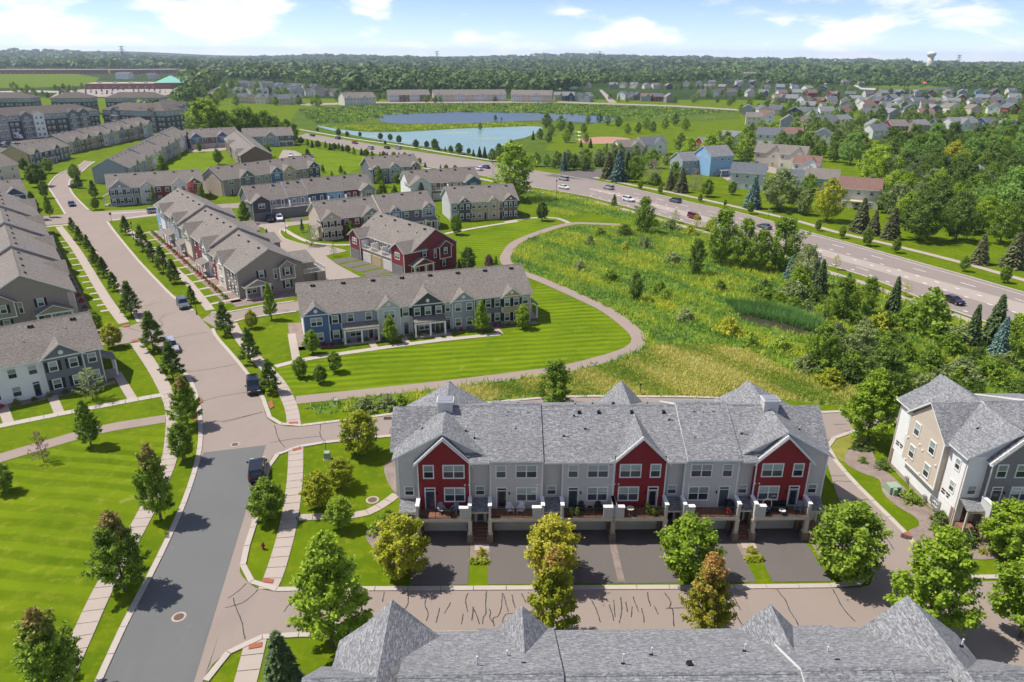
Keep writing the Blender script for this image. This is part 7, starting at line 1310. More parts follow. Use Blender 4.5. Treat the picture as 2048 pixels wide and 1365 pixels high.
blades('dry_meadow_grass', DRY, 22000, 0.25, 0.6, ['grassy', 'straw', 'straw'], 9, 'dry yellow grass between the path and the side street', 0.07, 5, 0.25)
blades('cattails', [(1450, 605), (1520, 612), (1600, 635), (1650, 655), (1640, 668), (1560, 645), (1480, 628)], 5200, 1.5, 2.3, ['cattail'], 10, 'dark green cattails behind the marsh pool', 0.06, 6, 0.2)
rm = random.Random(4)
MSP = [(1320, 590, 2.6, 'green'), (1330, 600, 2.2, 'grassy'), (1340, 520, 2.2, 'goldenrod'), (1250, 500, 2.0, 'goldenrod'), (1180, 490, 2.3, 'olive'), (1290, 495, 2.6, 'olive'), (1345, 525, 2.4, 'olive'), (1160, 540, 2.0, 'olive'), (1220, 560, 2.2, 'green'), (1455, 668, 3.0, 'yellowgreen'), (1370, 640, 2.2, 'olive'), (1560, 700, 2.5, 'grassy'), (1500, 690, 2.2, 'grassy'), (1810, 720, 3.0, 'green'), (1860, 740, 3.2, 'green'), (1920, 760, 3.2, 'olive'), (1980, 760, 3.0, 'green'), (1780, 760, 3.2, 'green'), (1850, 790, 3.0, 'olive'), (1690, 760, 2.6, 'dark'), (1610, 740, 2.4, 'olive'), (1660, 770, 2.5, 'yellowgreen'), (1420, 460, 2.6, 'goldenrod'), (1380, 470, 2.4, 'yellowgreen'), (1340, 458, 2.6, 'olive'), (1310, 455, 2.4, 'green'), (1250, 470, 2.8, 'dark'), (1200, 470, 2.0, 'green'), (1530, 600, 2.5, 'green'), (1440, 580, 2.0, 'dark'), (1700, 690, 2.6, 'green'), (1600, 600, 2.4, 'green'), (1760, 660, 3, 'yellowgreen'), (730, 822, 1.8, 'olive'), (775, 815, 1.8, 'olive'), (800, 808, 1.5, 'grassy')]
for i, (x, y, h, m_) in enumerate(MSP): tree('bush', (x, y), h, m_, f'{ {"goldenrod": "golden", "grassy": "grass-green"}.get(m_, m_) } wild bush of the meadow, {ORD[i]} counted across it', 'shrub', 'wild bushes of the meadow', rm.uniform(0.9, 1.4))
# ------------------------------------------------------------------ vehicles
M['tyre'] = m_plain('tyre_rubber', (0.015, 0.015, 0.015), 0.9, 0.1); M['rim'] = m_plain('alloy_rim', (0.45, 0.45, 0.46), 0.35, 0.05, metal=0.8)
M['lampw'] = m_plain('headlamp_glass', (0.7, 0.7, 0.7), 0.15, 0.05); M['lampr'] = m_plain('tail_lamp', (0.35, 0.01, 0.01), 0.2, 0.05)
t = NT('car_glass'); t.base((0.012, 0.016, 0.022)); t.rough(0.04); t.b.inputs['Specular IOR Level'].default_value = 0.9; M['carglass'] = t.mat
CARCOL = dict(black=(0.012, 0.013, 0.017), white=(0.72, 0.72, 0.71), silver=(0.42, 0.43, 0.44), grey=(0.11, 0.125, 0.14), blue=(0.03, 0.07, 0.20), red=(0.20, 0.018, 0.02), navy=(0.02, 0.035, 0.085))
def car_paint(n):
    k = 'car_' + n
    if k not in M:
        t = NT('car_paint_' + n); t.base(CARCOL[n]); t.rough(0.28); t.b.inputs['Coat Weight'].default_value = 0.8; t.b.inputs['Coat Roughness'].default_value = 0.05; t.b.inputs['Metallic'].default_value = 0.25 if n not in ('white',) else 0.0; M[k] = t.mat
    return M[k]
def loft(mb, secs, m=0, cap=True):
    """secs: rings of equal length"""
    n = len(secs[0]); b = len(mb.v)
    for r in secs: mb.v += [tuple(p) for p in r]
    for k in range(len(secs) - 1):
        for i in range(n):
            j = (i + 1) % n; mb.f.append((b + k * n + i, b + k * n + j, b + (k + 1) * n + j, b + (k + 1) * n + i)); mb.m.append(m)
    if cap: mb.f.append(tuple(b + i for i in reversed(range(n)))); mb.m.append(m); e = b + (len(secs) - 1) * n; mb.f.append(tuple(e + i for i in range(n))); mb.m.append(m)
CAR = dict(suv=dict(L=4.7, W=1.9, hood=1.02, belt=1.08, roof=1.70, cab=(-2.22, -1.95, 0.35, 1.15), wh=0.36), sedan=dict(L=4.75, W=1.84, hood=0.92, belt=0.96, roof=1.45, cab=(-1.85, -1.05, 0.25, 1.1), wh=0.33), jeep=dict(L=4.6, W=1.9, hood=1.12, belt=1.15, roof=1.86, cab=(-2.15, -2.1, 0.75, 0.95), wh=0.42))
_cc = {}
def car_parts(kind, col):
    if (kind, col) in _cc: return _cc[(kind, col)]
    s = CAR[kind]; Lh = s['L'] / 2; w = s['W'] / 2; belt, hood, roof = s['belt'], s['hood'], s['roof']; c0, c1, c2, c3 = s['cab']
    def ring(x, hw, zb, zt): return [(x, -hw * 0.93, zb), (x, -hw, zb + 0.18), (x, -hw, zt - 0.14), (x, -hw * 0.9, zt), (x, hw * 0.9, zt), (x, hw, zt - 0.14), (x, hw, zb + 0.18), (x, hw * 0.93, zb)]
    body = MB(); bt = belt
    loft(body, [ring(-Lh, w * 0.86, 0.42, bt - 0.18), ring(-Lh + 0.12, w * 0.95, 0.30, bt - 0.03 if kind != 'sedan' else bt - 0.02), ring(-Lh + 0.7, w, 0.24, bt), ring(c3, w, 0.24, bt), ring(c3 + 0.25, w * 0.985, 0.24, hood), ring(Lh - 0.45, w * 0.95, 0.26, hood - 0.10), ring(Lh - 0.1, w * 0.88, 0.32, hood - 0.24), ring(Lh, w * 0.8, 0.40, hood - 0.36)])
    gl = MB(); wi = w * 0.9; wr = w * 0.74
    gl.v += []; b = 0
    loft(gl, [[(c0, -wi * 0.95, belt - 0.02), (c0, wi * 0.95, belt - 0.02), (c1, wr, roof - 0.05), (c1, -wr, roof - 0.05)], [(c3, -wi * 0.95, belt - 0.02), (c3, wi * 0.95, belt - 0.02), (c2, wr, roof - 0.05), (c2, -wr, roof - 0.05)]])
    rf = MB(); loft(rf, [[(c1 - 0.05, -wr, roof - 0.06), (c1 - 0.05, wr, roof - 0.06), (c1 - 0.02, wr * 0.9, roof - 0.02), (c1 - 0.02, -wr * 0.9, roof - 0.02)], [((c1 + c2) / 2, -wr * 1.03, roof - 0.05), ((c1 + c2) / 2, wr * 1.03, roof - 0.05), ((c1 + c2) / 2, wr * 0.9, roof + 0.02), ((c1 + c2) / 2, -wr * 0.9, roof + 0.02)], [(c2 + 0.03, -wr, roof - 0.07), (c2 + 0.03, wr, roof - 0.07), (c2 - 0.02, wr * 0.9, roof - 0.02), (c2 - 0.02, -wr * 0.9, roof - 0.02)]])
    for y in (-1, 1):   # pillars and roof rails
        for xa, xb in ((c0, c1), (c3, c2)): rf.tube((xa, y * wi * 0.95, belt), (xb, y * wr, roof - 0.04), 0.045, n=5)
        for f in (0.36, 0.68): xm = c0 + (c3 - c0) * f; xr = c1 + (c2 - c1) * f; rf.tube((xm, y * wi * 0.96, belt), (xr, y * wr * 1.01, roof - 0.04), 0.035, n=4)
    tr = MB()
    for y in (-1, 1): tr.box(c3 - 0.35, c3 - 0.15, y * w - 0.02 if y > 0 else -w - 0.2, y * w + 0.2 if y > 0 else -w + 0.02, belt - 0.02, belt + 0.14)
    gr = MB(); gr.box(Lh - 0.08, Lh + 0.01, -w * 0.55, w * 0.55, 0.45, hood - 0.42); gr.box(-Lh - 0.01, -Lh + 0.05, -0.3, 0.3, 0.62, 0.75)
    ty = MB(); ty.tube((0, -0.11, 0), (0, 0.11, 0), s['wh'], n=16); rm_ = MB(); rm_.tube((0, -0.118, 0), (0, 0.118, 0), s['wh'] * 0.62, n=10)
    hl = MB(); hl.box(-0.08, 0.04, -0.2, 0.2, -0.07, 0.07); tl = MB(); tl.box(-0.03, 0.08, -0.12, 0.12, -0.12, 0.12)
    p = car_paint(col); r = dict(body=body.mesh('body', p, uv=False, smooth=False), windows=gl.mesh('windows', M['carglass'], uv=False), roof=rf.mesh('roof_panel', p, uv=False), mirror=tr.mesh('mirrors', p, uv=False), grille=gr.mesh('grille', M['iron'], uv=False), tyre=ty.mesh('tyre', M['tyre'], uv=False), rim=rm_.mesh('rim', M['rim'], uv=False), hl=hl.mesh('headlight', M['lampw'], uv=False), tl=tl.mesh('tail_light', M['lampr'], uv=False))
    _cc[(kind, col)] = r; return r
def car(kind, col, px, front, label, group=None, tiny=False, world=None, rz=None):
    loc = world or G(*px)
    if rz is None: f = G(*front); rz = math.atan2(f[1] - loc[1], f[0] - loc[0])
    s = CAR[kind]; p = car_parts(kind, col); R = thing('parked_car' if group else 'car', label, 'car', (*loc, 0.036), rz, group); w = s['W'] / 2; Lh = s['L'] / 2
    put('body', p['body'], R); put('windows', p['windows'], R); put('roof_panel', p['roof'], R)
    for x in (-Lh * 0.60, Lh * 0.62):
        for y in (-1, 1): o = put('wheel', p['tyre'], R, (x, y * (w - 0.1), s['wh'])); (put('rim', p['rim'], o) if not tiny else None)
    if tiny: return R
    put('mirrors', p['mirror'], R); put('grille', p['grille'], R)
    for y in (-1, 1): put('headlight', p['hl'], R, (Lh - 0.1, y * w * 0.68, s['hood'] - 0.3)); put('tail_light', p['tl'], R, (-Lh + 0.02, y * w * 0.78, s['belt'] - 0.28))
    return R
CL = [('suv', 'black', (516, 948), (519, 905), 'black coupe-backed car parked on the grey asphalt patch'), ('suv', 'black', (508, 780), (510, 800), 'black car parked by the kerb above the side street'), ('suv', 'silver', (344, 700), (358, 725), 'silver car parked behind a street tree on the left kerb'), ('suv', 'grey', (367, 614), (376, 628), 'dark grey car parked below the lamp post on the right kerb'), ('sedan', 'navy', (144, 412), (150, 422), 'dark blue car driving through the far crossing'), ('sedan', 'navy', (152, 375), (168, 372), 'dark blue car parked under the tree on the street bend'), ('suv', 'white', (559, 441), (563, 448), 'white car parked before the grey garages'), ('suv', 'black', (541, 443), (544, 450), 'black car parked next to the white one before the grey garages'), ('suv', 'silver', (311, 426), (330, 424), 'pale car on the far cross street beside the stepped row'),
 ('suv', 'white', (957, 341), (930, 335), 'white car side by side with a blue one on the arterial'), ('sedan', 'blue', (972, 337), (945, 331), 'blue car beside a white one on the arterial'), ('suv', 'silver', (1127, 361), (1100, 356), 'silver car on the arterial near the park street'), ('sedan', 'white', (1128, 378), (1155, 384), 'white low car on the arterial below the cottonwood'), ('suv', 'silver', (1217, 379), (1190, 373), 'silver car on the far lanes beside the spruces'), ('suv', 'white', (1257, 403), (1285, 410), 'white car on the near lanes above the meadow'), ('suv', 'grey', (1350, 405), (1320, 398), 'dark grey car on the far lanes'), ('jeep', 'red', (1388, 438), (1415, 446), 'dark red boxy off-roader on the near lanes'), ('sedan', 'grey', (1528, 457), (1500, 449), 'grey sedan behind the tall wetland trees'), ('sedan', 'black', (1905, 606), (1935, 617), 'black sedan on the near lanes by the spruces'),
 ('sedan', 'navy', (625, 273), (610, 270), 'dark car farthest along the arterial'), ('suv', 'grey', (676, 279), (655, 275), 'grey car on the arterial, second in the far group'), ('sedan', 'red', (710, 288), (730, 292), 'dark red car on the arterial behind the hedge-row'), ('suv', 'silver', (741, 299), (720, 295), 'pale car on the arterial beside the hedge-row end'), ('sedan', 'navy', (774, 298), (755, 294), 'dark car just ahead of a silver one by the pond'), ('suv', 'silver', (797, 299), (777, 295), 'silver car following a dark one by the pond'), ('suv', 'white', (582, 314), (577, 322), 'white car in the upper court'), ('suv', 'silver', (618, 316), (605, 316), 'silver car parked at the edge of the upper court'), ('suv', 'white', (2047, 1086), (2070, 1100), 'white car half hidden in front of the white-walled block')]
for k, c, px, f, lab in CL: car(k, c, px, f, lab)
rc = random.Random(8)
for i in range(11): car(rc.choice(['suv', 'sedan']), rc.choice(['black', 'white', 'blue', 'grey', 'navy']), (2 + (i % 6) * 9 , 288 + (i % 6) * 1.2 + (i // 6) * 6), (30 + (i % 6) * 9, 284), f'parked car in the apartment lot, {ORD[i % 6]} from the left in its {"upper" if i < 6 else "lower"} line', 'cars in the apartment lot', True)
for r_ in range(4):
    for i in range(16):
        if rc.random() < 0.2: continue
        car(rc.choice(['suv', 'sedan']), rc.choice(['white', 'silver', 'grey', 'black', 'blue', 'white', 'navy', 'red']), (172 + i * 10.6 + rc.uniform(-1, 1), 181 + r_ * 2.6), (172 + i * 10.6, 170), f'small car in the school lot, {ORD[i]} space of the {ORD[r_]} line from the school', 'cars in the school lot', True)
bt = thing('box_truck', 'white and blue box truck parked by the apartments', 'truck', (*G(28, 279), 0.03), rad(-8)); mb = MB(); mb.box(-4, 3, -1.2, 1.2, 0.9, 3.8); mb.build('cargo_box', M['s_white'], bt); mb = MB(); mb.box(-3.9, 2.9, -1.22, -1.2, 1.5, 2.6); mb.build('side_panel', M['s_blue'], bt)
mb = MB(); mb.hexa([(3.1, -1.1, 0.6), (5.2, -1.1, 0.6), (5.2, 1.1, 0.6), (3.1, 1.1, 0.6), (3.1, -1.05, 2.6), (4.3, -1.0, 2.6), (4.3, 1.0, 2.6), (3.1, 1.05, 2.6)]); mb.build('cab', M['s_white'], bt)
for x in (-2.5, 4.2):
    for y in (-1, 1): put('wheel', car_parts('suv', 'white')['tyre'], bt, (x, y * 1.05, 0.45), sc=1.25)
# ------------------------------------------------------------------ street furniture and small things
def hydrant(px):
    h = thing('fire_hydrant', 'red fire hydrant on the grass strip beside the grey asphalt patch', 'hydrant', (*G(*px), 0)); mb = MB(); mb.lathe([(0.16, 0), (0.16, 0.06), (0.11, 0.08), (0.11, 0.55), (0.14, 0.58), (0.13, 0.66), (0.08, 0.76), (0.03, 0.8), (0.03, 0.86)], 12); mb.build('barrel', M['s_red'], h, uv=False, smooth=True)
    for d in ((1, 0), (-1, 0), (0, -1)): mb = MB(); mb.tube((d[0] * 0.08, d[1] * 0.08, 0.45), (d[0] * 0.2, d[1] * 0.2, 0.45), 0.07, n=8); mb.build('outlet_cap', M['s_red'], h, uv=False)
hydrant((527, 1099))
def lamp_post(px, h, label):
    o = thing('lamp_post', label, 'lamp post', (*G(*px), 0)); mb = MB(); mb.lathe([(0.14, 0), (0.12, 0.5), (0.06, 0.6), (0.045, h - 0.5)], 8); mb.build('pole', M['iron'], o, uv=False); mb = MB(); mb.lathe([(0.06, h - 0.5), (0.18, h - 0.42), (0.2, h - 0.1), (0.05, h + 0.1)], 8); mb.build('lantern', M['iron'], o, uv=False)
for px, lab in (((394, 630), 'black lamp post above the dark grey parked car'), ((572, 466), 'black lamp post at the court bend'), ((986, 372), 'tall lamp post on the arterial beside the cottonwood'), ((550, 620), 'black lamp post beside the tall bright tree'), ((268, 480), 'black lamp post on the right verge up the street'), ((1112, 414), 'lamp post on the slope by the arterial')): lamp_post(px, 8.5 if 'arterial' in lab else 4.6, lab)
def sign_post(px, h, label, plate='steel', w=0.6, hh=0.75, octo=False, rz=0):
    o = thing('road_sign', label, 'sign', (*G(*px), 0), rz); mb = MB(); mb.tube((0, 0, 0), (0, 0, h), 0.035, n=6); mb.build('post', M['iron'], o, uv=False); mb = MB()
    if octo: mb.tube((0, -0.05, h - 0.3), (0, -0.035, h - 0.3), 0.42, n=8)
    else: mb.box(-w / 2, w / 2, -0.05, -0.035, h - hh, h)
    mb.build('plate', M[plate], o, uv=False)
sign_post((224, 446), 2.9, 'red stop sign at the far crossing', 's_red', octo=True)
if True:
    cu = bpy.data.curves.new('stop_word', 'FONT'); cu.body = 'STOP'; cu.size = 0.26; cu.align_x = 'CENTER'; cu.extrude = 0.002; o = bpy.data.objects.new('stop_word', cu); COL.objects.link(o); bpy.context.view_layer.update(); me = bpy.data.meshes.new_from_object(o); bpy.data.objects.remove(o); me.materials.clear(); me.materials.append(M['trim'])
    st = [x for x in bpy.data.objects if x.get('label') == 'red stop sign at the far crossing'][0]; t = put('stop_word', me, st, (0, -0.055, 2.5)); t.rotation_euler = (math.pi / 2, 0, 0)
sign_post((1536, 438), 3.0, 'grey-backed road sign on the far verge of the arterial'); sign_post((1530, 476), 3.0, 'pale sign post on the arterial median', w=0.3); sign_post((594, 1043), 1.0, 'small teal marker sign beside the garden walk', 's_sky', 0.45, 0.35); sign_post((1280, 787), 1.6, 'thin dark sign post in the dry grass behind the roofs', 'iron', 0.25, 0.3)
def cabinet(name, px, w, d, h, mat, label, rz=0.0):
    o = thing(name, label, 'utility box', (*G(*px), 0), rz); mb = MB(); mb.hexa([(-w / 2, -d / 2, 0.05), (w / 2, -d / 2, 0.05), (w / 2, d / 2, 0.05), (-w / 2, d / 2, 0.05), (-w / 2 * .96, -d / 2 * .9, h), (w / 2 * .96, -d / 2 * .9, h), (w / 2 * .96, d / 2 * .96, h + 0.06), (-w / 2 * .96, d / 2 * .96, h + 0.06)]); mb.build('cabinet', M[mat], o, uv=False)
    mb = MB(); mb.box(-w / 2 - 0.1, w / 2 + 0.1, -d / 2 - 0.1, d / 2 + 0.1, 0, 0.05); mb.build('pad', M['concrete'], o, uv=False)
M['utilgreen'] = m_plain('utility_green', (0.28, 0.36, 0.27), 0.5, 0.08); M['utildark'] = m_plain('utility_dark_green', (0.10, 0.22, 0.11), 0.5, 0.08)
cabinet('utility_box', (655, 918), 0.7, 0.6, 0.9, 'utilgreen', 'pale utility box with marker pole on the corner garden lawn'); sign_post((653, 912), 2.2, 'white marker pole with red tip behind the pale utility box', 's_white', 0.06, 0.3)
cabinet('utility_box', (673, 810), 0.6, 0.6, 0.8, 'utilgreen', 'small green utility box beside the park path'); cabinet('transformer_box', (1784, 985), 1.35, 1.15, 0.95, 'utilgreen', 'large pale green transformer on the rock bed', rad(5)); cabinet('utility_pedestal', (1788, 992), 0.4, 0.35, 0.85, 'utilgreen', 'pale green pedestal before the transformer'); cabinet('utility_pedestal', (1795, 989), 0.4, 0.35, 0.8, 'utildark', 'dark green pedestal before the transformer'); cabinet('air_conditioner', (537, 602), 0.9, 0.9, 0.9, 'steel', 'grey air conditioner beside the court lane')
for px, lab, r in (((358, 1235), 'iron manhole cover in a pale ring on the grey patch', 0.42), ((470, 890), 'iron manhole cover at the side street junction', 0.4), ((745, 1001), 'round lawn drain in the corner garden', 0.5)):
    o = thing('manhole_cover', lab, 'manhole', (*G(*px), 0.04)); mb = MB(); mb.lathe([(r * 1.45, 0), (r * 1.45, 0.012)], 24); mb.build('ring', M['concrete'], o, uv=False); mb = MB(); mb.lathe([(r, 0.012), (r, 0.022), (r * 0.2, 0.024)], 20); mb.build('cover', M['rust'], o, uv=False)
for px, lab in (((1812, 1076), 'rusty storm drain grate in the lane kerb'), ((775, 838), 'rusty storm drain grate in the side street kerb')):
    o = thing('storm_drain', lab, 'drain', (*G(*px), 0.12), rad(-40 if px[0] > 1500 else 5)); mb = MB(); mb.box(-0.5, 0.5, -0.3, 0.3, 0, 0.03); mb.build('frame', M['rust'], o, uv=False)
    for i in range(6): mb = MB(); mb.box(-0.45 + i * 0.16, -0.38 + i * 0.16, -0.25, 0.25, 0.03, 0.05); mb.build('bar', M['iron'], o, uv=False)
# flag beside the white unit door
fl = thing('flag', 'striped flag hanging beside the door of the white unit', 'flag', (*G(97, 783), 0)); mb = MB(); mb.tube((0, 0, 1.7), (0, -0.9, 2.3), 0.02, n=5); mb.build('staff', M['trim'], fl, uv=False)
for i in range(7): mb = MB(); mb.box(-0.02, 0.0, -0.85 + i * 0.1, -0.76 + i * 0.1, 0.95 + 0.05 * i * 0, 2.25 - 0.065 * i); mb.build('stripe', M['s_red' if i % 2 == 0 else 's_white'], fl, uv=False)
mb = MB(); mb.box(-0.035, -0.02, -0.85, -0.5, 1.75, 2.2); mb.build('canton', M['s_dblue'], fl, uv=False)
# ------------------------------------------------------------------ balcony furniture (local frame of the main block)
def on_main(x, y, z): p = loc_m(x, y); return (p[0], p[1], z)
def adirondack(x, y, rz, mat, label):
    c = thing('garden_chair', label, 'chair', on_main(x, y, 2.935), MAIN_R + rz); mb = MB(); mb.hexa([(-.27, -.3, .30), (.27, -.3, .30), (.27, .25, .2), (-.27, .25, .2), (-.27, -.3, .34), (.27, -.3, .34), (.27, .25, .24), (-.27, .25, .24)]); mb.build('seat', M[mat], c, uv=False)
    mb = MB()
    for i in range(5): xx = -.26 + i * .11; h = 1.0 - abs(i - 2) * .06; mb.hexa([(xx, .2, .2), (xx + .09, .2, .2), (xx + .09, .23, .2), (xx, .23, .2), (xx, .42, h), (xx + .09, .42, h), (xx + .09, .45, h), (xx, .45, h)])
    mb.build('backrest', M[mat], c, uv=False)
    for s in (-1, 1):
        mb = MB(); mb.box(s * .32 - .06, s * .32 + .06, -.35, .35, .52, .55); mb.build('armrest', M[mat], c, uv=False)
        for yy in (-.3, .28): mb = MB(); mb.box(s * .32 - .03, s * .32 + .03, yy - .04, yy + .04, 0, .52); mb.build('leg', M[mat], c, uv=False)
def round_table(x, y, mat, label, r=0.4, h=0.7):
    c = thing('side_table', label, 'table', on_main(x, y, 2.935)); mb = MB(); mb.lathe([(r, h - .03), (r, h)], 16); mb.build('table_top', M[mat], c, uv=False)
    for a in range(3): mb = MB(); mb.tube((0, 0, h - .05), (math.cos(a * 2.1) * r * .7, math.sin(a * 2.1) * r * .7, 0), 0.02, n=5); mb.build('leg', M[mat], c, uv=False)
def pot(x, y, mat, label, h=0.5):
    c = thing('potted_plant', label, 'plant', on_main(x, y, 2.935)); mb = MB(); mb.lathe([(.12, 0), (.18, .28), (.15, .28)], 10); mb.build('pot', M['brickstep'], c, uv=False); v = SP['shrub'][0]; o = put('foliage', v[0], c, (0, 0, .25), sc=(.35, .35, h)); o.material_slots[0].link = 'OBJECT'; o.material_slots[0].material = L[mat]
M['chairgrey'] = m_plain('weathered_chair', (0.27, 0.30, 0.33), 0.7, 0.1)
adirondack(4.25, -0.55, rad(25), 'chairgrey', 'grey slatted garden chair beside the door on the first balcony'); adirondack(5.55, -0.55, rad(-25), 'chairgrey', 'grey slatted garden chair beside the half wall on the first balcony'); round_table(5.1, -1.15, 'iron', 'small dark table on the first balcony', 0.35)
adirondack(11.0, -0.6, rad(15), 'trim', 'white chair nearer the door on the second balcony'); adirondack(12.1, -0.6, rad(-15), 'trim', 'white chair by the half wall on the second balcony')
adirondack(18.1, -0.55, 0, 'iron', 'dark chair nearer the door on the third balcony'); adirondack(19.8, -0.55, 0, 'iron', 'dark chair nearer the half wall on the third balcony'); round_table(18.95, -0.6, 'iron', 'dark side table between two chairs on the third balcony', 0.3, 0.5); pot(17.0, -1.1, 'green', 'potted plant at the left rail of the third balcony'); pot(17.6, -1.15, 'bright', 'bright potted plant on the third balcony')
round_table(22.9, -1.0, 'cream', 'cream round table on the fourth balcony', 0.4); pot(24.6, -1.0, 'bright', 'tall potted plant on the fourth balcony', 0.8); pot(25.7, -1.0, 'green', 'potted plant in the corner of the fourth balcony', 0.5); pot(25.2, -1.2, 'bright', 'low planter on the fourth balcony', 0.4)
pot(32.6, -1.15, 'redshrub', 'flowering pot on the fifth balcony', 0.4); gr = thing('barbecue', 'black covered barbecue beside the blue door on the fifth balcony', 'barbecue', on_main(32.9, -0.4, 2.935)); mb = MB(); mb.box(-.45, .45, -.25, .25, .6, .85); mb.lathe([(.42, .85), (.36, 1.02), (.1, 1.1)], 10); mb.build('lid', M['iron'], gr, uv=False); mb = MB(); [mb.box(s * .38 - .03, s * .38 + .03, -.2, .2, 0, .6) for s in (-1, 1)]; mb.build('stand', M['iron'], gr, uv=False)
eg = thing('egg_chair', 'white ring-shaped hanging chair with blue cushion on the sixth balcony', 'chair', on_main(36.5, -0.85, 2.935), MAIN_R); mb = MB()
for i in range(20): a0, a1 = 2 * math.pi * i / 20, 2 * math.pi * (i + 1) / 20; mb.tube((math.cos(a0) * .48, 0, .85 + math.sin(a0) * .78), (math.cos(a1) * .48, 0, .85 + math.sin(a1) * .78), 0.035, n=6)
mb.build('ring_frame', M['trim'], eg, uv=False); mb = MB(); mb.lathe([(.1, .25), (.4, .4), (.42, .65), (.3, .7)], 12); mb.build('cushion', M['s_dblue'], eg, uv=False); mb = MB(); mb.lathe([(.4, 0), (.4, .05)], 14); mb.build('base', M['iron'], eg, uv=False)
sf = thing('outdoor_sofa', 'dark outdoor sofa on the sixth balcony', 'sofa', on_main(37.9, -0.45, 2.935), MAIN_R); mb = MB(); mb.box(-.8, .8, -.4, .35, .1, .42); mb.build('seat', M['iron'], sf, uv=False); mb = MB(); mb.box(-.8, .8, .22, .4, .42, .85); mb.build('backrest', M['iron'], sf, uv=False); round_table(38.0, -1.15, 'trim', 'white low table before the sofa on the sixth balcony', 0.35, 0.45); adirondack(39.8, -0.7, rad(-40), 'chairgrey', 'grey chair in the corner of the sixth balcony')
# ------------------------------------------------------------------ shrubs
def shrubs(lst, group, stem):
    for i, (x, y, h, m_) in enumerate(lst): tree('shrub', (x, y), h, m_, f'{ {"yellow": "yellow", "redshrub": "dark red", "dark": "dark green", "bright": "bright green"}.get(m_, "green") } {stem}, {ORD[i]} from the left', 'shrub', group, 1.15 if h > 0.9 else 1.0)
shrubs([(1712, 898, 1.0, 'dark'), (1733, 900, 1.0, 'dark'), (1725, 925, 0.8, 'green'), (1763, 936, 1.2, 'dark'), (1818, 1002, 1.3, 'green'), (1834, 1008, 0.8, 'green'), (1880, 1045, 1.3, 'dark'), (1870, 1062, 0.9, 'green'), (1928, 1090, 1.2, 'dark'), (1936, 1080, 1.2, 'dark'), (1985, 1105, 0.6, 'yellow'), (1965, 1107, 0.6, 'yellow')], 'clipped shrubs around the white-walled block', 'clipped shrub beside the white-walled block')
shrubs([(752, 1062, 1.1, 'bright'), (768, 1048, 1.0, 'green'), (778, 1038, 1.0, 'dark'), (770, 1100, 1.1, 'dark')], 'shrubs at the block end', 'shrub on the rock bed at the near block corner')
for i, (a, b) in enumerate(REC):
    p = loc_m((a + b) / 2 + 0.2, -3.4); tree('shrub', p, 0.75, 'yellow', f'yellow shrub before the {ORD[i]} entry stair of the grey and red block', 'shrub', 'yellow entry shrubs', world=True)
    for k in range(4): p = loc_m(a + 0.3 + 0.42 * k, -4.5); tree('shrub', p, 0.6, 'goldenrod', f'low hedge plant, {ORD[k]} in the bed before the {ORD[i]} entry stair', 'shrub', 'low hedge plants at the entries', world=True)
def along(A, rz, L_, y, n, group, stem, x0=0.5, h=(0.6, 0.9)):
    c, s = math.cos(rz), math.sin(rz)
    for i in range(n):
        x = x0 + (L_ - 2 * x0) * (i + 0.5) / n + rm.uniform(-.3, .3); p = (A[0] + c * x - s * y, A[1] + s * x + c * y); tree('shrub', p, rm.uniform(*h), rm.choice(['dark', 'green', 'dark', 'redshrub']), f'small foundation shrub, {ORD[i]} along {stem}', 'shrub', group, world=True)
along(A4, rz4, L4, -1.0, 26, 'foundation shrubs of the navy-ended row', 'the front of the navy-ended row'); along(A1, rz1, L1, -0.9, 10, 'foundation shrubs of the white row', 'the front of the white and grey row'); along(A3, rz3, L3, -2.2, 30, 'foundation shrubs of the stepped row', 'the street front of the stepped row'); along(A2, rz2, L2, -1.6, 20, 'foundation shrubs of the beige-ended row', 'the front of the beige-ended row')
def bed(A, rz, x0, x1, y0, y1): c, s = math.cos(rz), math.sin(rz); sheet('rock_bed', [(A[0] + c * x - s * y, A[1] + s * x + c * y) for x, y in ((x0, y0), (x1, y0), (x1, y1), (x0, y1))], 0.029, M['rock'])
bed(A4, rz4, -2.2, L4 + 1, -1.6, 0); bed(A1, rz1, 0, L1 + 1, -1.5, 0); bed(A3, rz3, 0, L3 + 1.5, -3.2, 0); bed(A2, rz2, 0, L2, -2.4, 0); bed(A4, rz4, -2.4, 0, -1.6, 12); bed(A3, rz3, L3, L3 + 4.5, -2, 15)
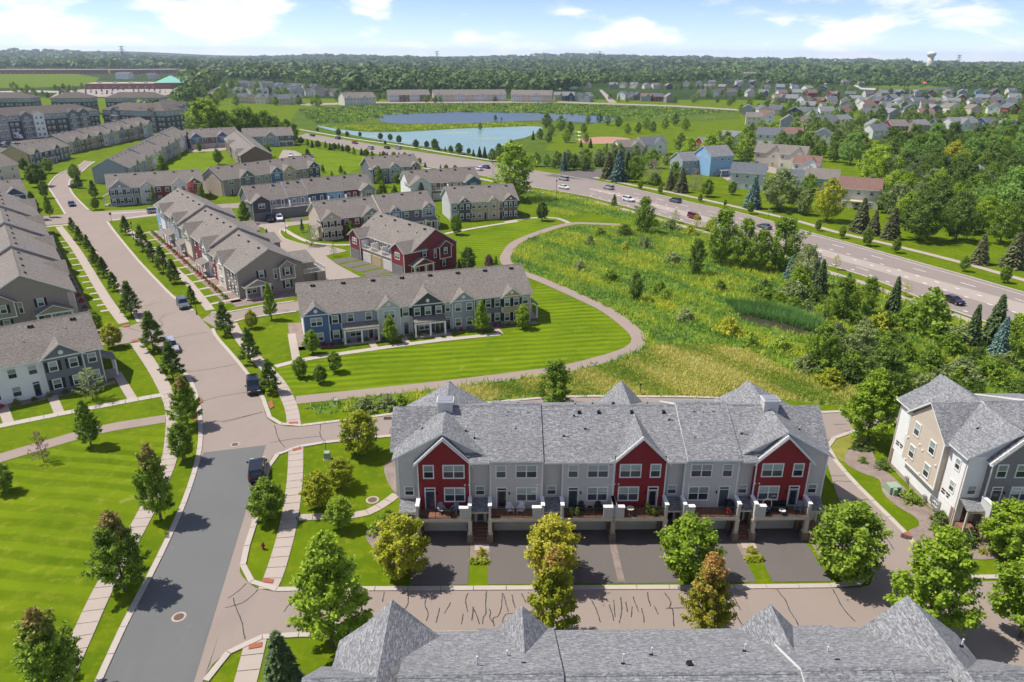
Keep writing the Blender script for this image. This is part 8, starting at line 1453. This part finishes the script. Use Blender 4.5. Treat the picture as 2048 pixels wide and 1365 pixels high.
# ------------------------------------------------------------------ far landmarks
wt = thing('water_tower', 'white water tower standing above the horizon woods', 'water tower', (*[c * 3000 / math.hypot(*G(1857, 140)) for c in G(1857, 140)], 0)); mb = MB(); mb.lathe([(11, 0), (10.2, 24), (9.8, 50)], 24); mb.build('shaft', M['s_cream'], wt, uv=False, smooth=True); mb = MB(); mb.lathe([(9.8, 50), (12, 54), (14.5, 58), (15, 62), (12, 66), (5, 68.5)], 28); mb.build('tank', M['trim'], wt, uv=False, smooth=True)
M['mast'] = m_plain('weathered_mast', (0.16, 0.17, 0.18), 0.8, 0.1)
def pylon(px, dist, h, label):
    g_ = G(px, 140); k = dist / math.hypot(*g_); o = thing('power_pylon', label, 'pylon', (g_[0] * k, g_[1] * k, 0)); mb = MB()
    for sx in (-1, 1):
        for sy in (-1, 1): mb.tube((sx * 5, sy * 5, 0), (sx * 1.5, sy * 1.5, h), 0.35, n=4)
    for i in range(7):
        z0, z1 = h * i / 7, h * (i + 1) / 7; w0, w1 = 5 - 3.5 * i / 7, 5 - 3.5 * (i + 1) / 7; mb.tube((-w0, -w0, z0), (w1, -w1, z1), 0.25, n=4); mb.tube((w0, -w0, z0), (-w1, -w1, z1), 0.25, n=4)
    mb.build('lattice', M['mast'], o, uv=False); mb = MB()
    for z in (h * 0.75, h * 0.86, h * 0.97): mb.tube((-8, 0, z), (8, 0, z), 0.4, n=4)
    mb.build('cross_arms', M['mast'], o, uv=False)
pylon(251, 2100, 62, 'lattice power pylon above the far brick warehouses'); pylon(875, 2300, 58, 'dark mast rising from the woods above the ponds'); pylon(1198, 2300, 60, 'lattice pylon above the woods over the hill street'); pylon(1913, 2500, 56, 'broad lattice pylon right of the water tower')
fe = thing('playground_fence', 'long white fence around the playground green', 'fence', (0, 0, 0)); pts_ = [G(x, y) for x, y in ((1708, 172), (1722, 179), (1760, 181), (1840, 181), (1905, 179), (1912, 175))]
for a, b in zip(pts_[:-1], pts_[1:]):
    mb = MB(); d = (Vector((*b, 0)) - Vector((*a, 0))); n = Vector((-d.y, d.x, 0)).normalized() * 0.05; A_, B_ = Vector((*a, 0)), Vector((*b, 0)); u = Vector((0, 0, 2.2)); mb.hexa([A_ - n, B_ - n, B_ + n, A_ + n, A_ - n + u, B_ - n + u, B_ + n + u, A_ + n + u]); mb.build('fence_panel', M['trim'], fe, uv=False)
sheet('playground_green', P([(1712, 176), (1760, 179), (1840, 179), (1905, 177), (1880, 172), (1780, 171)]), 0.05, M['lawn'])
pg = thing('play_structure', 'orange and red play structure beyond the white fence', 'playground', (*G(1846, 173), 0)); mb = MB(); [mb.box(x, x + .5, y, y + .5, 0, 5) for x in (0, 5) for y in (0, 5)]; mb.build('posts', M['steel'], pg, uv=False); mb = MB(); mb.box(-.5, 6, -.5, 6, 2.2, 2.6); mb.build('platform', M['s_red'], pg, uv=False)
M['orange'] = m_plain('orange_canopy', (0.75, 0.16, 0.05), 0.6, 0.05); mb = MB(); b = len(mb.v); mb.v += [(-1, -1, 5), (6.5, -1, 5), (6.5, 6.5, 5), (-1, 6.5, 5), (2.75, 2.75, 8)]; [(mb.f.append(f), mb.m.append(0)) for f in ((0, 1, 4), (1, 2, 4), (2, 3, 4), (3, 0, 4))]; mb.build('canopy', M['orange'], pg, uv=False); mb = MB(); mb.hexa([(6, 1, 2.4), (12, 1, 0.3), (12, 2.5, 0.3), (6, 2.5, 2.4), (6, 1, 2.7), (12, 1, .6), (12, 2.5, .6), (6, 2.5, 2.7)]); mb.build('slide', M['orange'], pg, uv=False)
bs = thing('backstop', 'wire backstop behind the ball field home plate', 'fence', (*G(1165, 281), 0)); mb = MB()
for i in range(7): a = rad(150 + i * 20); x, y = math.cos(a) * 5, math.sin(a) * 5; mb.tube((x, y, 0), (x, y, 5), 0.09, n=5)
for z in (1, 3, 5):
    for i in range(6): a, b = rad(150 + i * 20), rad(170 + i * 20); mb.tube((math.cos(a) * 5, math.sin(a) * 5, z), (math.cos(b) * 5, math.sin(b) * 5, z), 0.06, n=4)
mb.build('frame', M['steel'], bs, uv=False)
go = thing('soccer_goal', 'white soccer goal on the park lawn', 'goal', (*G(1420, 241), 0)); mb = MB(); mb.tube((-3.6, 0, 0), (-3.6, 0, 2.4), .08, n=6); mb.tube((3.6, 0, 0), (3.6, 0, 2.4), .08, n=6); mb.tube((-3.6, 0, 2.4), (3.6, 0, 2.4), .08, n=6); mb.build('frame', M['trim'], go, uv=False)
# ------------------------------------------------------------------ air
t = NT('haze_air'); t.t.nodes.remove(t.b); pv = t.n('ShaderNodeVolumePrincipled'); pv.inputs['Density'].default_value = 8e-5; pv.inputs['Color'].default_value = (0.74, 0.86, 1.0, 1); pv.inputs['Anisotropy'].default_value = 0.2; t.l(pv.outputs[0], t.out.inputs['Volume'])
mb = MB(); mb.box(-9500, 9500, -400, 9400, -2, 110); hz = mb.build('haze', t.mat, uv=False); hz['kind'] = 'stuff'; hz['label'] = 'thin summer haze over the far woods'
